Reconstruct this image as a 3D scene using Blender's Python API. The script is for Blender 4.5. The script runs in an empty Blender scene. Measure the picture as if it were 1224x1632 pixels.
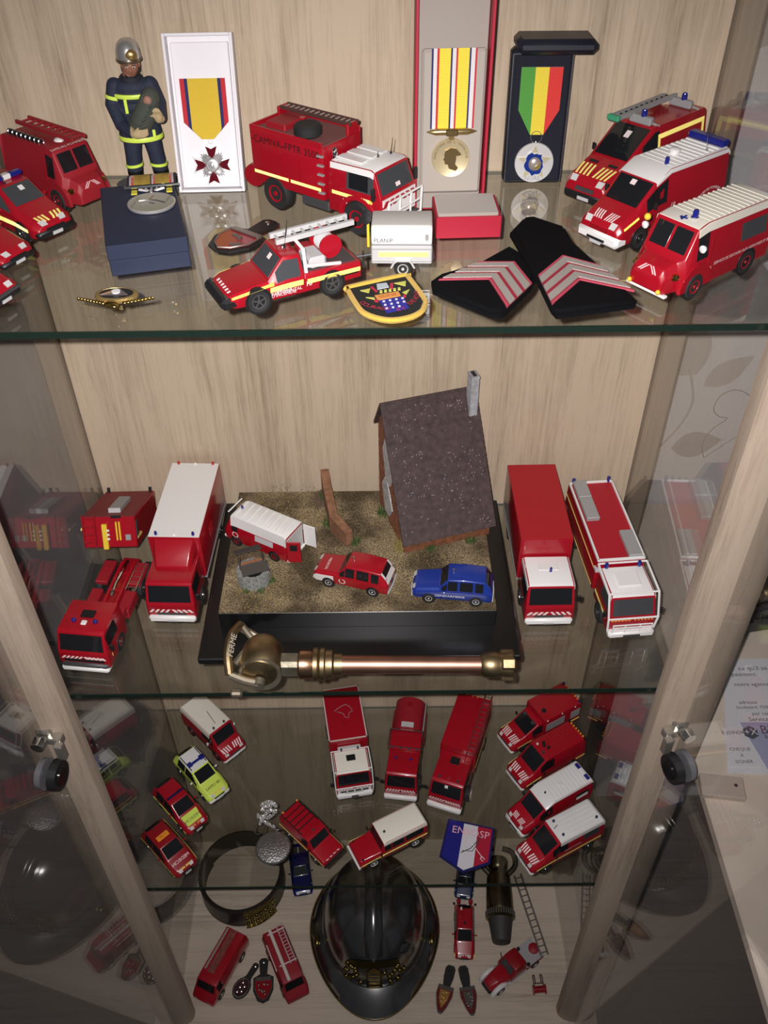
import bpy, bmesh, math, random
from mathutils import Vector, Matrix, noise

sc = bpy.context.scene
COL = sc.collection
random.seed(7)
R = math.radians
# ------------------------------------------------------------------ camera, world, flash, exposure
cam = bpy.data.cameras.new('camera'); camo = bpy.data.objects.new('camera', cam); COL.objects.link(camo)
cam.sensor_fit = 'VERTICAL'; cam.sensor_height = 36.0
cam.lens = 1428.68 / 1632 * 36.0
cam.clip_start = 0.01; cam.clip_end = 50
CAMPOS = Vector((0.0233, -0.85, 1.5955))
_p = R(41.856); _F = Vector((0, math.cos(_p), -math.sin(_p))); _U = Vector((0, math.sin(_p), math.cos(_p)))
_ro = R(-0.675); _X = Vector((1, 0, 0))
_x2 = _X * math.cos(_ro) + _U * math.sin(_ro); _u2 = _U * math.cos(_ro) - _X * math.sin(_ro)
_m = Matrix((_x2, _u2, -_F)).transposed().to_4x4(); _m.translation = CAMPOS
camo.matrix_world = _m
sc.camera = camo
w = bpy.data.worlds.new('world'); sc.world = w; w.use_nodes = True
w.node_tree.nodes['Background'].inputs[0].default_value = (0.75, 0.8, 0.9, 1)
w.node_tree.nodes['Background'].inputs[1].default_value = 0.04
fl = bpy.data.lights.new('phone_flash', 'SPOT'); fl.energy = 28.5; fl.shadow_soft_size = 0.004; fl.color = (1.0, 0.95, 0.945)
fl.spot_size = R(94); fl.spot_blend = 1.0
flo = bpy.data.objects.new('phone_flash', fl); COL.objects.link(flo)
_m2 = _m.copy(); _m2.translation = CAMPOS + Vector((-0.016, 0.0, 0.012)); flo.matrix_world = _m2
sc.view_settings.view_transform = 'Standard'; sc.view_settings.look = 'None'
sc.view_settings.exposure = 0.5; sc.view_settings.gamma = 1.0; sc.view_settings.use_curve_mapping = False
sc.cycles.transparent_max_bounces = 32; sc.cycles.max_bounces = 10; sc.cycles.glossy_bounces = 5
sc.cycles.sample_clamp_indirect = 4.0

Z1, Z2, Z3 = 1.2689, 0.8485, 0.4242
W2 = 0.3259; YF = -0.2899

# ------------------------------------------------------------------ materials
MATS = {}
def mat(name, col, rough=0.45, metal=0.0, spec=0.5, coat=0.0, bump=0.0, bscale=400, var=0.0, vscale=60, sheen=0.0):
    if name in MATS: return MATS[name]
    m = bpy.data.materials.new(name); m.use_nodes = True; nt = m.node_tree; b = nt.nodes['Principled BSDF']
    c = tuple(col) + (1,)
    b.inputs['Base Color'].default_value = c; b.inputs['Roughness'].default_value = rough
    b.inputs['Metallic'].default_value = metal; b.inputs['Specular IOR Level'].default_value = spec
    b.inputs['Coat Weight'].default_value = coat; b.inputs['Coat Roughness'].default_value = 0.08
    if sheen: b.inputs['Sheen Weight'].default_value = sheen
    tc = nt.nodes.new('ShaderNodeTexCoord')
    if var:
        n = nt.nodes.new('ShaderNodeTexNoise'); n.inputs['Scale'].default_value = vscale; n.inputs['Detail'].default_value = 4
        r = nt.nodes.new('ShaderNodeMapRange'); r.inputs[1].default_value = .3; r.inputs[2].default_value = .7
        r.inputs[3].default_value = 1 - var; r.inputs[4].default_value = 1 + var
        mx = nt.nodes.new('ShaderNodeVectorMath'); mx.operation = 'SCALE'; mx.inputs[0].default_value = col
        nt.links.new(tc.outputs['Object'], n.inputs['Vector']); nt.links.new(n.outputs['Fac'], r.inputs[0])
        nt.links.new(r.outputs[0], mx.inputs['Scale']); nt.links.new(mx.outputs[0], b.inputs['Base Color'])
    if bump:
        n = nt.nodes.new('ShaderNodeTexNoise'); n.inputs['Scale'].default_value = bscale; n.inputs['Detail'].default_value = 3
        bp = nt.nodes.new('ShaderNodeBump'); bp.inputs['Strength'].default_value = bump; bp.inputs['Distance'].default_value = .001
        nt.links.new(tc.outputs['Object'], n.inputs['Vector']); nt.links.new(n.outputs['Fac'], bp.inputs['Height'])
        nt.links.new(bp.outputs[0], b.inputs['Normal'])
    MATS[name] = m; return m

def wood(name, light, dark, axis, k=1.0, rough=0.55):
    """printed oak: grain runs along axis"""
    m = bpy.data.materials.new(name); m.use_nodes = True; nt = m.node_tree; b = nt.nodes['Principled BSDF']
    N, Lk = nt.nodes.new, nt.links.new
    tc = N('ShaderNodeTexCoord')
    def noi(across, along, detail, dist=0.0, off=0.0):
        mp = N('ShaderNodeMapping'); s = [across * k] * 3; s[axis] = along * k
        mp.inputs['Scale'].default_value = s; mp.inputs['Location'].default_value = (off, off * 1.3, off * .7)
        n = N('ShaderNodeTexNoise'); n.inputs['Scale'].default_value = 1; n.inputs['Detail'].default_value = detail
        n.inputs['Roughness'].default_value = .6; n.inputs['Distortion'].default_value = dist
        Lk(tc.outputs['Object'], mp.inputs['Vector']); Lk(mp.outputs[0], n.inputs['Vector']); return n
    n0 = noi(640, 30, 4, .3, 2.2); n1 = noi(210, 7, 5, .4); n2 = noi(26, 1.6, 4, 1.2, 3.1); n3 = noi(7, 2.2, 2, .5, 7.7); n4 = noi(60, 170, 4, 0, 1.9)
    # cathedral rings
    n5 = noi(9, 1.3, 2, .3, 5.2)
    mu = N('ShaderNodeMath'); mu.operation = 'MULTIPLY'; mu.inputs[1].default_value = 26; Lk(n5.outputs[0], mu.inputs[0])
    si = N('ShaderNodeMath'); si.operation = 'SINE'; Lk(mu.outputs[0], si.inputs[0])
    def madd(a, f, c):
        x = N('ShaderNodeMath'); x.operation = 'MULTIPLY_ADD'; Lk(a, x.inputs[0]); x.inputs[1].default_value = f
        if isinstance(c, float): x.inputs[2].default_value = c
        else: Lk(c, x.inputs[2])
        return x.outputs[0]
    t = madd(n1.outputs[0], .85, -.62); t = madd(n0.outputs[0], .62, t); t = madd(n2.outputs[0], .75, t); t = madd(n3.outputs[0], .35, t)
    t = madd(si.outputs[0], .09, t); t = madd(n4.outputs[0], .10, t)
    rp = N('ShaderNodeValToRGB'); e = rp.color_ramp.elements
    e[0].position = .25; e[0].color = tuple(dark) + (1,); e[1].position = .8; e[1].color = tuple(light) + (1,)
    mid = rp.color_ramp.elements.new(.52); mid.color = tuple((a * .62 + c * .38) for a, c in zip(light, dark)) + (1,)
    Lk(t, rp.inputs[0]); Lk(rp.outputs[0], b.inputs['Base Color'])
    bp = N('ShaderNodeBump'); bp.inputs['Strength'].default_value = .15; bp.inputs['Distance'].default_value = .0006
    Lk(n0.outputs[0], bp.inputs['Height']); Lk(bp.outputs[0], b.inputs['Normal'])
    b.inputs['Roughness'].default_value = rough; b.inputs['Specular IOR Level'].default_value = .25
    MATS[name] = m; return m

def glass(name, tint, ior=1.5, refl=1.0):
    """thin clear pane: tinted transparency with Fresnel reflection"""
    m = bpy.data.materials.new(name); m.use_nodes = True; nt = m.node_tree; nt.nodes.clear(); N, Lk = nt.nodes.new, nt.links.new
    o = N('ShaderNodeOutputMaterial'); mx = N('ShaderNodeMixShader'); fr = N('ShaderNodeFresnel'); fr.inputs[0].default_value = ior
    t = N('ShaderNodeBsdfTransparent'); t.inputs[0].default_value = tuple(tint) + (1,)
    g = N('ShaderNodeBsdfGlossy'); g.inputs['Roughness'].default_value = 0.0; g.inputs[0].default_value = (refl, refl, refl, 1)
    ge = N('ShaderNodeNewGeometry'); mr = N('ShaderNodeMapRange'); mr.inputs[3].default_value = ior; mr.inputs[4].default_value = 1 / ior
    Lk(ge.outputs['Backfacing'], mr.inputs[0]); Lk(mr.outputs[0], fr.inputs[0])
    Lk(fr.outputs[0], mx.inputs[0]); Lk(t.outputs[0], mx.inputs[1]); Lk(g.outputs[0], mx.inputs[2]); Lk(mx.outputs[0], o.inputs[0])
    MATS[name] = m; return m

RED = mat('red_paint', (.36, .005, .015), .3, coat=.4)
REDM = mat('red_matt_paint', (.30, .009, .018), .55)
REDD = mat('dark_red_paint', (.27, .006, .012), .3, coat=.4)
WHITE = mat('white_paint', (.80, .79, .77), .35, coat=.2)
CREAM = mat('cream_paint', (.80, .76, .66), .45)
BLACK = mat('black_plastic', (.012, .012, .013), .4)
TYRE = mat('tyre_rubber', (.014, .014, .014), .75)
DGREY = mat('dark_grey_plastic', (.05, .05, .052), .5)
GREY = mat('grey_plastic', (.30, .30, .30), .5)
LGREY = mat('light_grey_plastic', (.5, .5, .5), .45)
SILVER = mat('silver_metal', (.72, .72, .72), .25, 1.0)
CHROME = mat('chrome', (.85, .85, .85), .08, 1.0)
GOLD = mat('gold_metal', (.75, .52, .14), .2, 1.0)
BRASS = mat('aged_brass', (.36, .27, .15), .42, 1.0, var=.35, vscale=45, bump=.2, bscale=120)
BRASSD = mat('dull_brass', (.30, .27, .20), .45, .8, var=.3, vscale=60, bump=.3, bscale=150)
COPPER = mat('copper_tube', (.50, .27, .19), .42, 1.0, var=.15, vscale=40)
WIND = mat('window_glass', (.012, .013, .015), .06, spec=.6)
WINDG = mat('grey_window_glass', (.055, .06, .065), .08, spec=.6)
BLUEL = mat('blue_lamp', (.012, .018, .20), .12, spec=.8)
BLUEP = mat('blue_paint', (.012, .035, .26), .3, coat=.4)
NAVYP = mat('navy_paint', (.010, .022, .085), .25, coat=.5)
YEL = mat('reflective_yellow', (1.0, .87, .26), .40, .5); YELF = mat('flat_yellow_marking', (1.0, .88, .24), .4)
RETRO = {'reflective_yellow', 'gold_reflective'}
AMB = mat('amber_lamp', (.85, .30, .03), .2)
ORNG = mat('orange_stripe', (.85, .33, .05), .45)
LIME = mat('lime_paint', (.62, .78, .10), .4)
PINKW = mat('pale_stripe', (.85, .72, .70), .45)
INTER = mat('cab_interior', (.36, .36, .36), .7)
HEADL = mat('headlight_glass', (.62, .62, .60), .12, spec=.8)
YELP = mat('yellow_plastic', (.80, .55, .04), .45)

# ------------------------------------------------------------------ mesh helpers
def frame(d):
    d = Vector(d).normalized(); a = Vector((0, 0, 1)) if abs(d.z) < .9 else Vector((0, 1, 0))
    x = a.cross(d).normalized(); return x, d.cross(x), d
class MB:
    def __init__(s): s.v = []; s.f = []
    def add(s, vs, fs, M=None):
        o = len(s.v); s.v += [(M @ Vector(v)) if M is not None else Vector(v) for v in vs]
        s.f += [[i + o for i in f] for f in fs]; return s
    def box(s, c, d, b=0.0, M=None):
        hx, hy, hz = [q / 2 for q in d]; b = min(b, hx * .9, hy * .9, hz * .9)
        if b <= 0:
            v = [(c[0] + i * hx, c[1] + j * hy, c[2] + k * hz) for k in (-1, 1) for j in (-1, 1) for i in (-1, 1)]
            return s.add(v, [(0, 2, 3, 1), (4, 5, 7, 6), (0, 1, 5, 4), (2, 6, 7, 3), (0, 4, 6, 2), (1, 3, 7, 5)], M)
        v = []; ix = {}
        for i in (-1, 1):
            for j in (-1, 1):
                for k in (-1, 1):
                    for a in range(3):
                        q = [hx - b, hy - b, hz - b]; q[a] += b
                        ix[(i, j, k, a)] = len(v); v.append((c[0] + i * q[0], c[1] + j * q[1], c[2] + k * q[2]))
        f = []
        for g in (-1, 1):
            f.append([ix[(g, j, k, 0)] for j, k in ((-1, -1), (1, -1), (1, 1), (-1, 1))][::g])
            f.append([ix[(i, g, k, 1)] for i, k in ((-1, -1), (-1, 1), (1, 1), (1, -1))][::g])
            f.append([ix[(i, j, g, 2)] for i, j in ((-1, -1), (1, -1), (1, 1), (-1, 1))][::g])
        for i in (-1, 1):
            for j in (-1, 1):
                f.append([ix[(i, j, -1, 0)], ix[(i, j, 1, 0)], ix[(i, j, 1, 1)], ix[(i, j, -1, 1)]][::-i * j])
                f.append([ix[(i, -1, j, 0)], ix[(i, 1, j, 0)], ix[(i, 1, j, 2)], ix[(i, -1, j, 2)]][::i * j])
                f.append([ix[(-1, i, j, 1)], ix[(1, i, j, 1)], ix[(1, i, j, 2)], ix[(-1, i, j, 2)]][::-i * j])
                for k in (-1, 1):
                    f.append([ix[(i, j, k, 0)], ix[(i, j, k, 1)], ix[(i, j, k, 2)]][::i * j * k])
        return s.add(v, f, M)
    def cyl(s, p0, p1, r0, r1=None, n=14, cap=True, M=None):
        r1 = r0 if r1 is None else r1; p0, p1 = Vector(p0), Vector(p1); x, y, d = frame(p1 - p0); v = []
        for p, r in ((p0, r0), (p1, r1)):
            for i in range(n):
                a = 2 * math.pi * i / n; v.append(p + (x * math.cos(a) + y * math.sin(a)) * r)
        f = [(i, (i + 1) % n, n + (i + 1) % n, n + i) for i in range(n)]
        if cap: f += [list(range(n))[::-1], list(range(n, 2 * n))]
        return s.add(v, f, M)
    def lathe(s, prof, p=(0, 0, 0), d=(0, 0, 1), n=24, M=None, sx=1.0, sy=1.0):
        x, y, z = frame(d); p = Vector(p); v = []; f = []; m = len(prof)
        for r, h in prof:
            for i in range(n):
                a = 2 * math.pi * i / n; v.append(p + x * (r * sx * math.cos(a)) + y * (r * sy * math.sin(a)) + z * h)
        for j in range(m - 1):
            for i in range(n):
                f.append((j * n + i, j * n + (i + 1) % n, (j + 1) * n + (i + 1) % n, (j + 1) * n + i))
        if prof[0][0] > 1e-6: f.append(list(range(n))[::-1])
        if prof[-1][0] > 1e-6: f.append(list(range((m - 1) * n, m * n)))
        return s.add(v, f, M)
    def tube(s, pts, r, n=6, closed=False, M=None):
        pts = [Vector(q) for q in pts]; m = len(pts); v = []; f = []; prev = None
        for i, q in enumerate(pts):
            a = pts[(i - 1) % m] if (closed or i) else q; b = pts[(i + 1) % m] if (closed or i < m - 1) else q
            d = (b - a).normalized()
            if prev is None: x, y, _ = frame(d)
            else:
                x = prev - d * prev.dot(d); x = x.normalized() if x.length > 1e-6 else frame(d)[0]; y = d.cross(x)
            prev = x; rr = r[i] if isinstance(r, (list, tuple)) else r
            for k in range(n):
                t = 2 * math.pi * k / n; v.append(q + (x * math.cos(t) + y * math.sin(t)) * rr)
        for i in range(m if closed else m - 1):
            j = (i + 1) % m
            for k in range(n): f.append((i * n + k, i * n + (k + 1) % n, j * n + (k + 1) % n, j * n + k))
        if not closed: f += [list(range(n))[::-1], list(range((m - 1) * n, m * n))]
        return s.add(v, f, M)
    def prism(s, poly, z0, z1, M=None):
        a = sum(poly[i][0] * poly[(i + 1) % len(poly)][1] - poly[(i + 1) % len(poly)][0] * poly[i][1] for i in range(len(poly)))
        if a < 0: poly = poly[::-1]
        n = len(poly); v = [(p[0], p[1], z0) for p in poly] + [(p[0], p[1], z1) for p in poly]
        f = [list(range(n))[::-1], list(range(n, 2 * n))] + [(i, (i + 1) % n, n + (i + 1) % n, n + i) for i in range(n)]
        return s.add(v, f, M)
    def sph(s, c, r, n=14, m=8, M=None):
        r = (r, r, r) if isinstance(r, (int, float)) else r; v = [(c[0], c[1], c[2] - r[2])]; f = []
        for j in range(1, m):
            t = math.pi * j / m
            for i in range(n):
                a = 2 * math.pi * i / n
                v.append((c[0] + r[0] * math.sin(t) * math.cos(a), c[1] + r[1] * math.sin(t) * math.sin(a), c[2] - r[2] * math.cos(t)))
        v.append((c[0], c[1], c[2] + r[2])); L = len(v) - 1
        for i in range(n):
            k = (i + 1) % n; f.append((0, 1 + k, 1 + i)); f.append((L, 1 + (m - 2) * n + i, 1 + (m - 2) * n + k))
            for j in range(m - 2): f.append((1 + j * n + i, 1 + j * n + k, 1 + (j + 1) * n + k, 1 + (j + 1) * n + i))
        return s.add(v, f, M)
    def torus(s, c, Rr, r, d=(0, 0, 1), n=24, k=8, sx=1, sy=1):
        x, y, z = frame(d); c = Vector(c)
        return s.tube([c + x * (Rr * sx * math.cos(2 * math.pi * i / n)) + y * (Rr * sy * math.sin(2 * math.pi * i / n)) for i in range(n)], r, k, True)
    def mesh(s, name, m, smooth=None):
        me = bpy.data.meshes.new(name); me.from_pydata([tuple(q) for q in s.v], [], s.f)
        if m is not None: me.materials.append(m)
        if smooth:
            me.shade_smooth()
            try: me.set_sharp_from_angle(angle=R(smooth))
            except Exception: pass
        me.update(); return me
    def build(s, name, m, parent=None, smooth=35, label=None):
        return link(name, s.mesh(name, m, smooth), parent, label)
def link(name, me, parent=None, label=None):
    o = bpy.data.objects.new(name, me); COL.objects.link(o)
    if parent is not None: o.parent = parent
    if label: o['label'] = label
    return o
def tag(o, label, cat, group=None, kind=None):
    o['label'] = label; o['category'] = cat
    if group: o['group'] = group
    if kind: o['kind'] = kind
    return o
def thing(name, label, cat, loc=(0, 0, 0), h=0.0, group=None, rot=None):
    o = bpy.data.objects.new(name, None); COL.objects.link(o); o.location = loc; o.empty_display_size = .01
    o.rotation_euler = rot if rot else (0, 0, R(h)); return tag(o, label, cat, group)
def struct(o): o['kind'] = 'structure'; return o
TXT = {}
def text2d(st, size=1.0):
    """2-D triangles of a line of text, centred, cap height about 0.7*size"""
    if st not in TXT:
        cu = bpy.data.curves.new('lettering', 'FONT'); cu.body = st; cu.resolution_u = 2; cu.align_x = 'CENTER'; cu.align_y = 'CENTER'
        o = bpy.data.objects.new('lettering', cu); COL.objects.link(o); bpy.context.view_layer.update()
        me = bpy.data.meshes.new_from_object(o.evaluated_get(bpy.context.evaluated_depsgraph_get()))
        TXT[st] = ([(v.co.x, v.co.y) for v in me.vertices], [list(p.vertices) for p in me.polygons])
        bpy.data.objects.remove(o); bpy.data.curves.remove(cu); bpy.data.meshes.remove(me)
    v, f = TXT[st]; return [(x * size, y * size) for x, y in v], f
def text_plane(st, size, o, ex, ey, m, name, parent, off=0.0, sx=1.0):
    """lettering lying in the plane o + ex,ey (Vectors)"""
    v, f = text2d(st, size); ex, ey, o = Vector(ex).normalized(), Vector(ey).normalized(), Vector(o); n = ex.cross(ey)
    return MB().add([o + ex * (x * sx) + ey * y + n * off for x, y in v], f).build(name, m, parent, None)
# ================================================================== the cabinet and the room
OAK = wood('oak_panel_vertical', (.56, .45, .325), (.25, .185, .12), 2)
OAKH = wood('oak_board_horizontal', (.62, .52, .42), (.30, .24, .18), 0)
OAKP = wood('oak_post', (.44, .35, .27), (.20, .15, .11), 2, 1.0)
OAKD = wood('oak_back_post', (.36, .29, .22), (.22, .17, .125), 2, 1.0)
GLS = glass('shelf_glass', (.86, .867, .85))
GLP = glass('pane_glass', (.965, .967, .965))
GEDGE = mat('green_glass_edge', (.010, .020, .015), .12, spec=.7)

struct(MB().box((0, .009, .70), (2 * W2 + .0, .018, 1.80)).build('wall_back', OAK))
struct(MB().box((0, -.157, -.012), (2 * W2 + .07, .35, .024)).build('floor', OAKH))
for sx, nm in ((-1, 'trim_1'), (1, 'trim_2')):
    struct(MB().box((sx * (W2 + .0125), .001, .70), (.020, .034, 1.80), .002).build(nm, OAKD))
for sx, nm in ((-1, 'trim_3'), (1, 'trim_4')):          # rounded front stiles
    pr = []
    for k in range(9):
        a = math.pi * k / 8; pr.append((sx * .3275 + .0305 * math.cos(a), -.304 - .016 * math.sin(a)))
    pr += [(sx * .3275 - .0305, -.296), (sx * .3275 + .0305, -.296)]
    struct(MB().prism(pr, -.158, 1.60).build(nm, OAKP, smooth=30))
def pane(name, c, d, m, h=0, edge=None):
    o = MB().box((0, 0, 0), d, .0004).build(name, m, None, None); o.location = c; o.rotation_euler = (0, 0, R(h)); return o
for sx, nm, lb in ((-1, 'wall_left', 'l'), (1, 'wall_right', 'r')):
    struct(pane(nm, (sx * W2, -.148, .80), (.004, .283, 1.594), GLP))
for z, lb in ((Z1, 'topmost clear glass shelf holding the medal cases'), (Z2, 'middle clear glass shelf under the house diorama'), (Z3, 'lowest clear glass shelf holding the four parked vans')):
    t = thing('glass_shelf', lb, 'shelf', (0, 0, z), 0, 'clear glass shelves of the cabinet')
    MB().box((0, (YF - .002) / 2, -.0025), (2 * W2 - .006, -YF - .004, .005), .0005).build('pane', GLS, t, None)
    MB().box((0, YF - .0006, -.0025), (2 * W2 - .006, .0010, .0051)).build('front_edge', GEDGE, t, None, 'dark green polished front edge')
    MB().box((0, -.0014, -.003), (2 * W2 - .006, .0008, .0030)).build('rear_edge', mat('pale_glass_edge', (.16, .17, .15), .3), t, None)
    for px in (-W2 + .04, W2 - .04):
        p = MB().cyl((px, -.0005, -.0085), (px, -.018, -.0085), .0025, n=10); p.build('shelf_pin', SILVER, t)
# open glass doors with cup hinges
for sx, ph, lb in ((-1, 9, 'left glass cabinet door swung open toward the viewer'), (1, 17, 'right glass cabinet door swung open toward the viewer')):
    t = thing('glass_door', lb, 'door', (sx * .318, -.334, 0), 0)
    t.rotation_euler = (0, 0, sx * R(ph))
    MB().box((0, -.15, .79), (.004, .30, 1.56), .0005).build('pane', GLP, t, None)
    hz = .795
    MB().cyl((sx * -.004, -.012, hz - .004), (sx * -.0125, -.012, hz - .004), .0165, .0155, 28).build('hinge_cup', BLACK, t, 30)
    MB().cyl((sx * .0025, -.012, hz - .004), (sx * .009, -.012, hz - .004), .0165, .016, 28).build('hinge_plate', mat('grey_disc', (.25, .25, .27), .35), t, 30)
    MB().cyl((sx * -.012, -.012, hz - .004), (sx * -.0145, -.012, hz - .004), .0105, .0095, 24).build('hinge_cap', mat('gloss_black', (.008, .008, .009), .12), t, 30)
    hb = MB(); hb.box((sx * -.010, .004, hz + .016), (.009, .008, .022), .001)
    hb.box((0, .012, hz + .024), (.022, .010, .010), .001).box((sx * .008, .016, hz + .026), (.016, .014, .020), .002)
    hb.build('hinge_arm', mat('hinge_metal', (.52, .49, .43), .35, .85), t)
    MB().cyl((sx * .010, .006, hz + .026), (sx * .010, -.003, hz + .026), .0075, .0065, 16).build('hinge_screw', CHROME, t)

# the room beyond
WALLP = mat('grey_wallpaper', (.80, .79, .79), .8, bump=.5, bscale=500)
o = struct(MB().box((1.25, .155, 1.1), (1.9, .02, 2.4)).build('wall_far_right', WALLP))
def leaf2(c, L, Wd, ang, n=10):
    p = []
    for k in range(n + 1):
        t = k / n; p.append((t - .5, math.sin(math.pi * t ** .8) * .5))
    for k in range(n - 1, 0, -1):
        t = k / n; p.append((t - .5, -math.sin(math.pi * t ** .8) * .5))
    ca, sa = math.cos(R(ang)), math.sin(R(ang))
    return [(c[0] + x * L * ca - y * Wd * sa, c[1] + x * L * sa + y * Wd * ca) for x, y in p]
LEAFA = mat('beige_leaf_print', (.58, .54, .51), .85); LEAFB = mat('grey_leaf_print', (.48, .46, .44), .85); INK = mat('leaf_line_print', (.06, .06, .06), .8)
def wallpoly(polys, m, nm, par):
    b = MB(); Mx = Matrix(((1, 0, 0, 0), (0, 0, -1, .1455), (0, 1, 0, 0), (0, 0, 0, 1)))
    for p in polys: b.prism(p, 0, .0006, Mx)
    return b.build(nm, m, par, None)
wallpoly([leaf2((.478, .945), .072, .036, 40), leaf2((.405, .985), .11, .075, 125)], LEAFA, 'leaf_print', o)
wallpoly([leaf2((.462, .825), .07, .045, 12)], LEAFB, 'leaf_print', o)
wallpoly([leaf2((.42, 1.40), .16, .10, 60)], LEAFB, 'leaf_print', o)
ln = [(.478, .800), (.470, .825), (.478, .85), (.494, .868), (.482, .872), (.472, .885), (.476, .905), (.492, .915), (.512, .908), (.524, .89), (.526, .868), (.534, .862)]
def sm(pts, k=6):
    out = []
    for i in range(len(pts) - 1):
        p0, p1, p2, p3 = pts[max(i - 1, 0)], pts[i], pts[i + 1], pts[min(i + 2, len(pts) - 1)]
        for j in range(k):
            t = j / k
            out.append(tuple(.5 * ((2 * b) + (-a + c) * t + (2 * a - 5 * b + 4 * c - d) * t * t + (-a + 3 * b - 3 * c + d) * t ** 3) for a, b, c, d in zip(p0, p1, p2, p3)))
    out.append(tuple(pts[-1])); return out
MB().tube([(x, .1455, z) for x, z in sm(ln)], .0008, 5).build('line_print', INK, o)
MB().tube([(x, .1455, z) for x, z in sm([(.534, .862), (.524, .845), (.505, .828), (.478, .800)])], .0008, 5).build('line_print', INK, o)
MB().tube([(x, .1455, z) for x, z in sm([(.425, .95), (.440, .90), (.432, .86), (.41, .82)])], .0022, 5).build('stem_print', LEAFA, o)
GW = mat('grey_plaster', (.31, .285, .28), .9, var=.18, vscale=9)
struct(MB().box((-1.25, .155, 1.1), (1.9, .02, 2.4)).build('wall_far_left', GW))
struct(MB().box((-.375, .13, 1.1), (.016, .03, 2.4)).build('trim_5', mat('pale_batten', (.55, .53, .50), .6)))
struct(MB().box((0, -.6, -.17), (4.4, 1.8, .02)).build('floor_room', wood('laminate_floor', (.30, .25, .22), (.19, .155, .135), 0, .5)))
# desk on the right
t = thing('desk', 'pale beige desk standing beside the cabinet under the papers', 'desk', (.90, -.36, -.16))
DESK = mat('beige_laminate', (.80, .68, .57), .4, var=.06, vscale=20)
MB().box((0, 0, .872), (1.07, 1.0, .016), .002).build('desk_top', DESK, t)
for x, y in ((-.505, -.46), (.505, -.46), (-.505, .46), (.505, .46)):
    MB().box((x, y, .432), (.04, .04, .864), .003).build('leg', DGREY, t)
DZ = .7201
def flat(poly, z, th, m, name, parent=None): return MB().prism(poly, z, z + th, None).build(name, m, parent, None)
PAP = mat('white_paper', (.80, .79, .83), .8)
t = thing('paper_sheet', 'printed white letter lying on the beige desk', 'paper', (.445, -.235, DZ), 0)
flat([(-.047, -.075), (.12, -.085), (.14, .085), (-.008, .082)], 0, .0006, PAP, 'sheet', t)
INKP = mat('printed_ink', (.07, .07, .09), .8)
for k, (s_, x, y, z) in enumerate((("ce qu'il se fera retenir une", .055, .068, .009), ('paiement.', .012, .059, .008), ('notre agence, notre administration', .052, .044, .008), ('adresse', .004, .018, .007), ('boulevard, 75000 Paris', .016, .011, .006), ('par carte de la somme et au bon', .05, .002, .007), ('Service Commercial', .03, -.006, .008))):
    text_plane(s_, z, (x, y, .0007), (1, 0, 0), (0, 1, 0), INKP, 'printed_line', t, .0001)
t = thing('bank_cheque', 'bluish bank slip with hexagon logo lying on the white letter', 'paper', (.455, -.275, DZ + .0008), 0)
flat([(-.012, -.032), (.10, -.036), (.105, .028), (-.024, .030)], 0, .0005, mat('blue_paper', (.42, .43, .62), .8), 'slip', t)
MB().prism([(-.016 + .009 * math.cos(k * math.pi / 3 + .5), .016 + .009 * math.sin(k * math.pi / 3 + .5)) for k in range(6)], .0005, .0009).build('logo', mat('logo_grey', (.10, .10, .13), .7), t, None)
text_plane('+X', .012, (-.016, .016, .0010), (1, 0, 0), (0, 1, 0), PAP, 'logo_mark', t, .0002)
text_plane('BRED', .016, (.015, .019, .0006), (1, 0, 0), (0, 1, 0), INKP, 'printed_line', t, .0001)
text_plane('BANQUE', .007, (.012, .010, .0006), (1, 0, 0), (0, 1, 0), INKP, 'printed_line', t, .0001)
for k in range(4):
    MB().box((.03, -.003 - k * .007, .0006), (.06 - .008 * (k % 2), .0022, .0002)).build('printed_line', INKP, t, None)
t = thing('cheque_stub', 'small white stub reading CHEQUE on the letter edge', 'paper', (.428, -.277, DZ + .0008), 0)
flat([(-.026, -.026), (.010, -.027), (.004, .024), (-.019, .024)], 0, .0005, PAP, 'slip', t)
for s_, y in (('A JOINDRE', .018), ('CHEQUE', -.004), ('A', -.012), ('SIGNER', -.020)):
    text_plane(s_, .006, (-.008, y, .0006), (1, 0, 0), (0, 1, 0), INKP, 'printed_line', t, .0001)
t = thing('card_box', 'flat beige card box lying on the desk below the letter', 'box', (.385, -.330, DZ), -8)
MB().box((0, 0, .004), (.046, .026, .008), .001).build('body', mat('beige_card', (.60, .50, .42), .6), t)
MB().cyl((.014, .002, .0078), (.014, .002, .0084), .002, n=10).build('button', DGREY, t)
t = thing('desk_organiser', 'black metal organiser box with pale lettering at the desk edge', 'organiser', (.478, -.075, DZ), 10)
MB().box((.02, 0, .012), (.075, .075, .024), .003).build('body', DGREY, t)
for k in range(3): MB().tube([(-.017, -.036 + k * .012, .026), (.055, -.036 + k * .012, .026)], .0016, 6).build('wire', BLACK, t)
text_plane('ENDR', .012, (.018, .012, .0245), (1, 0, 0), (0, 1, 0), LGREY, 'lettering', t, .0001)
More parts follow.
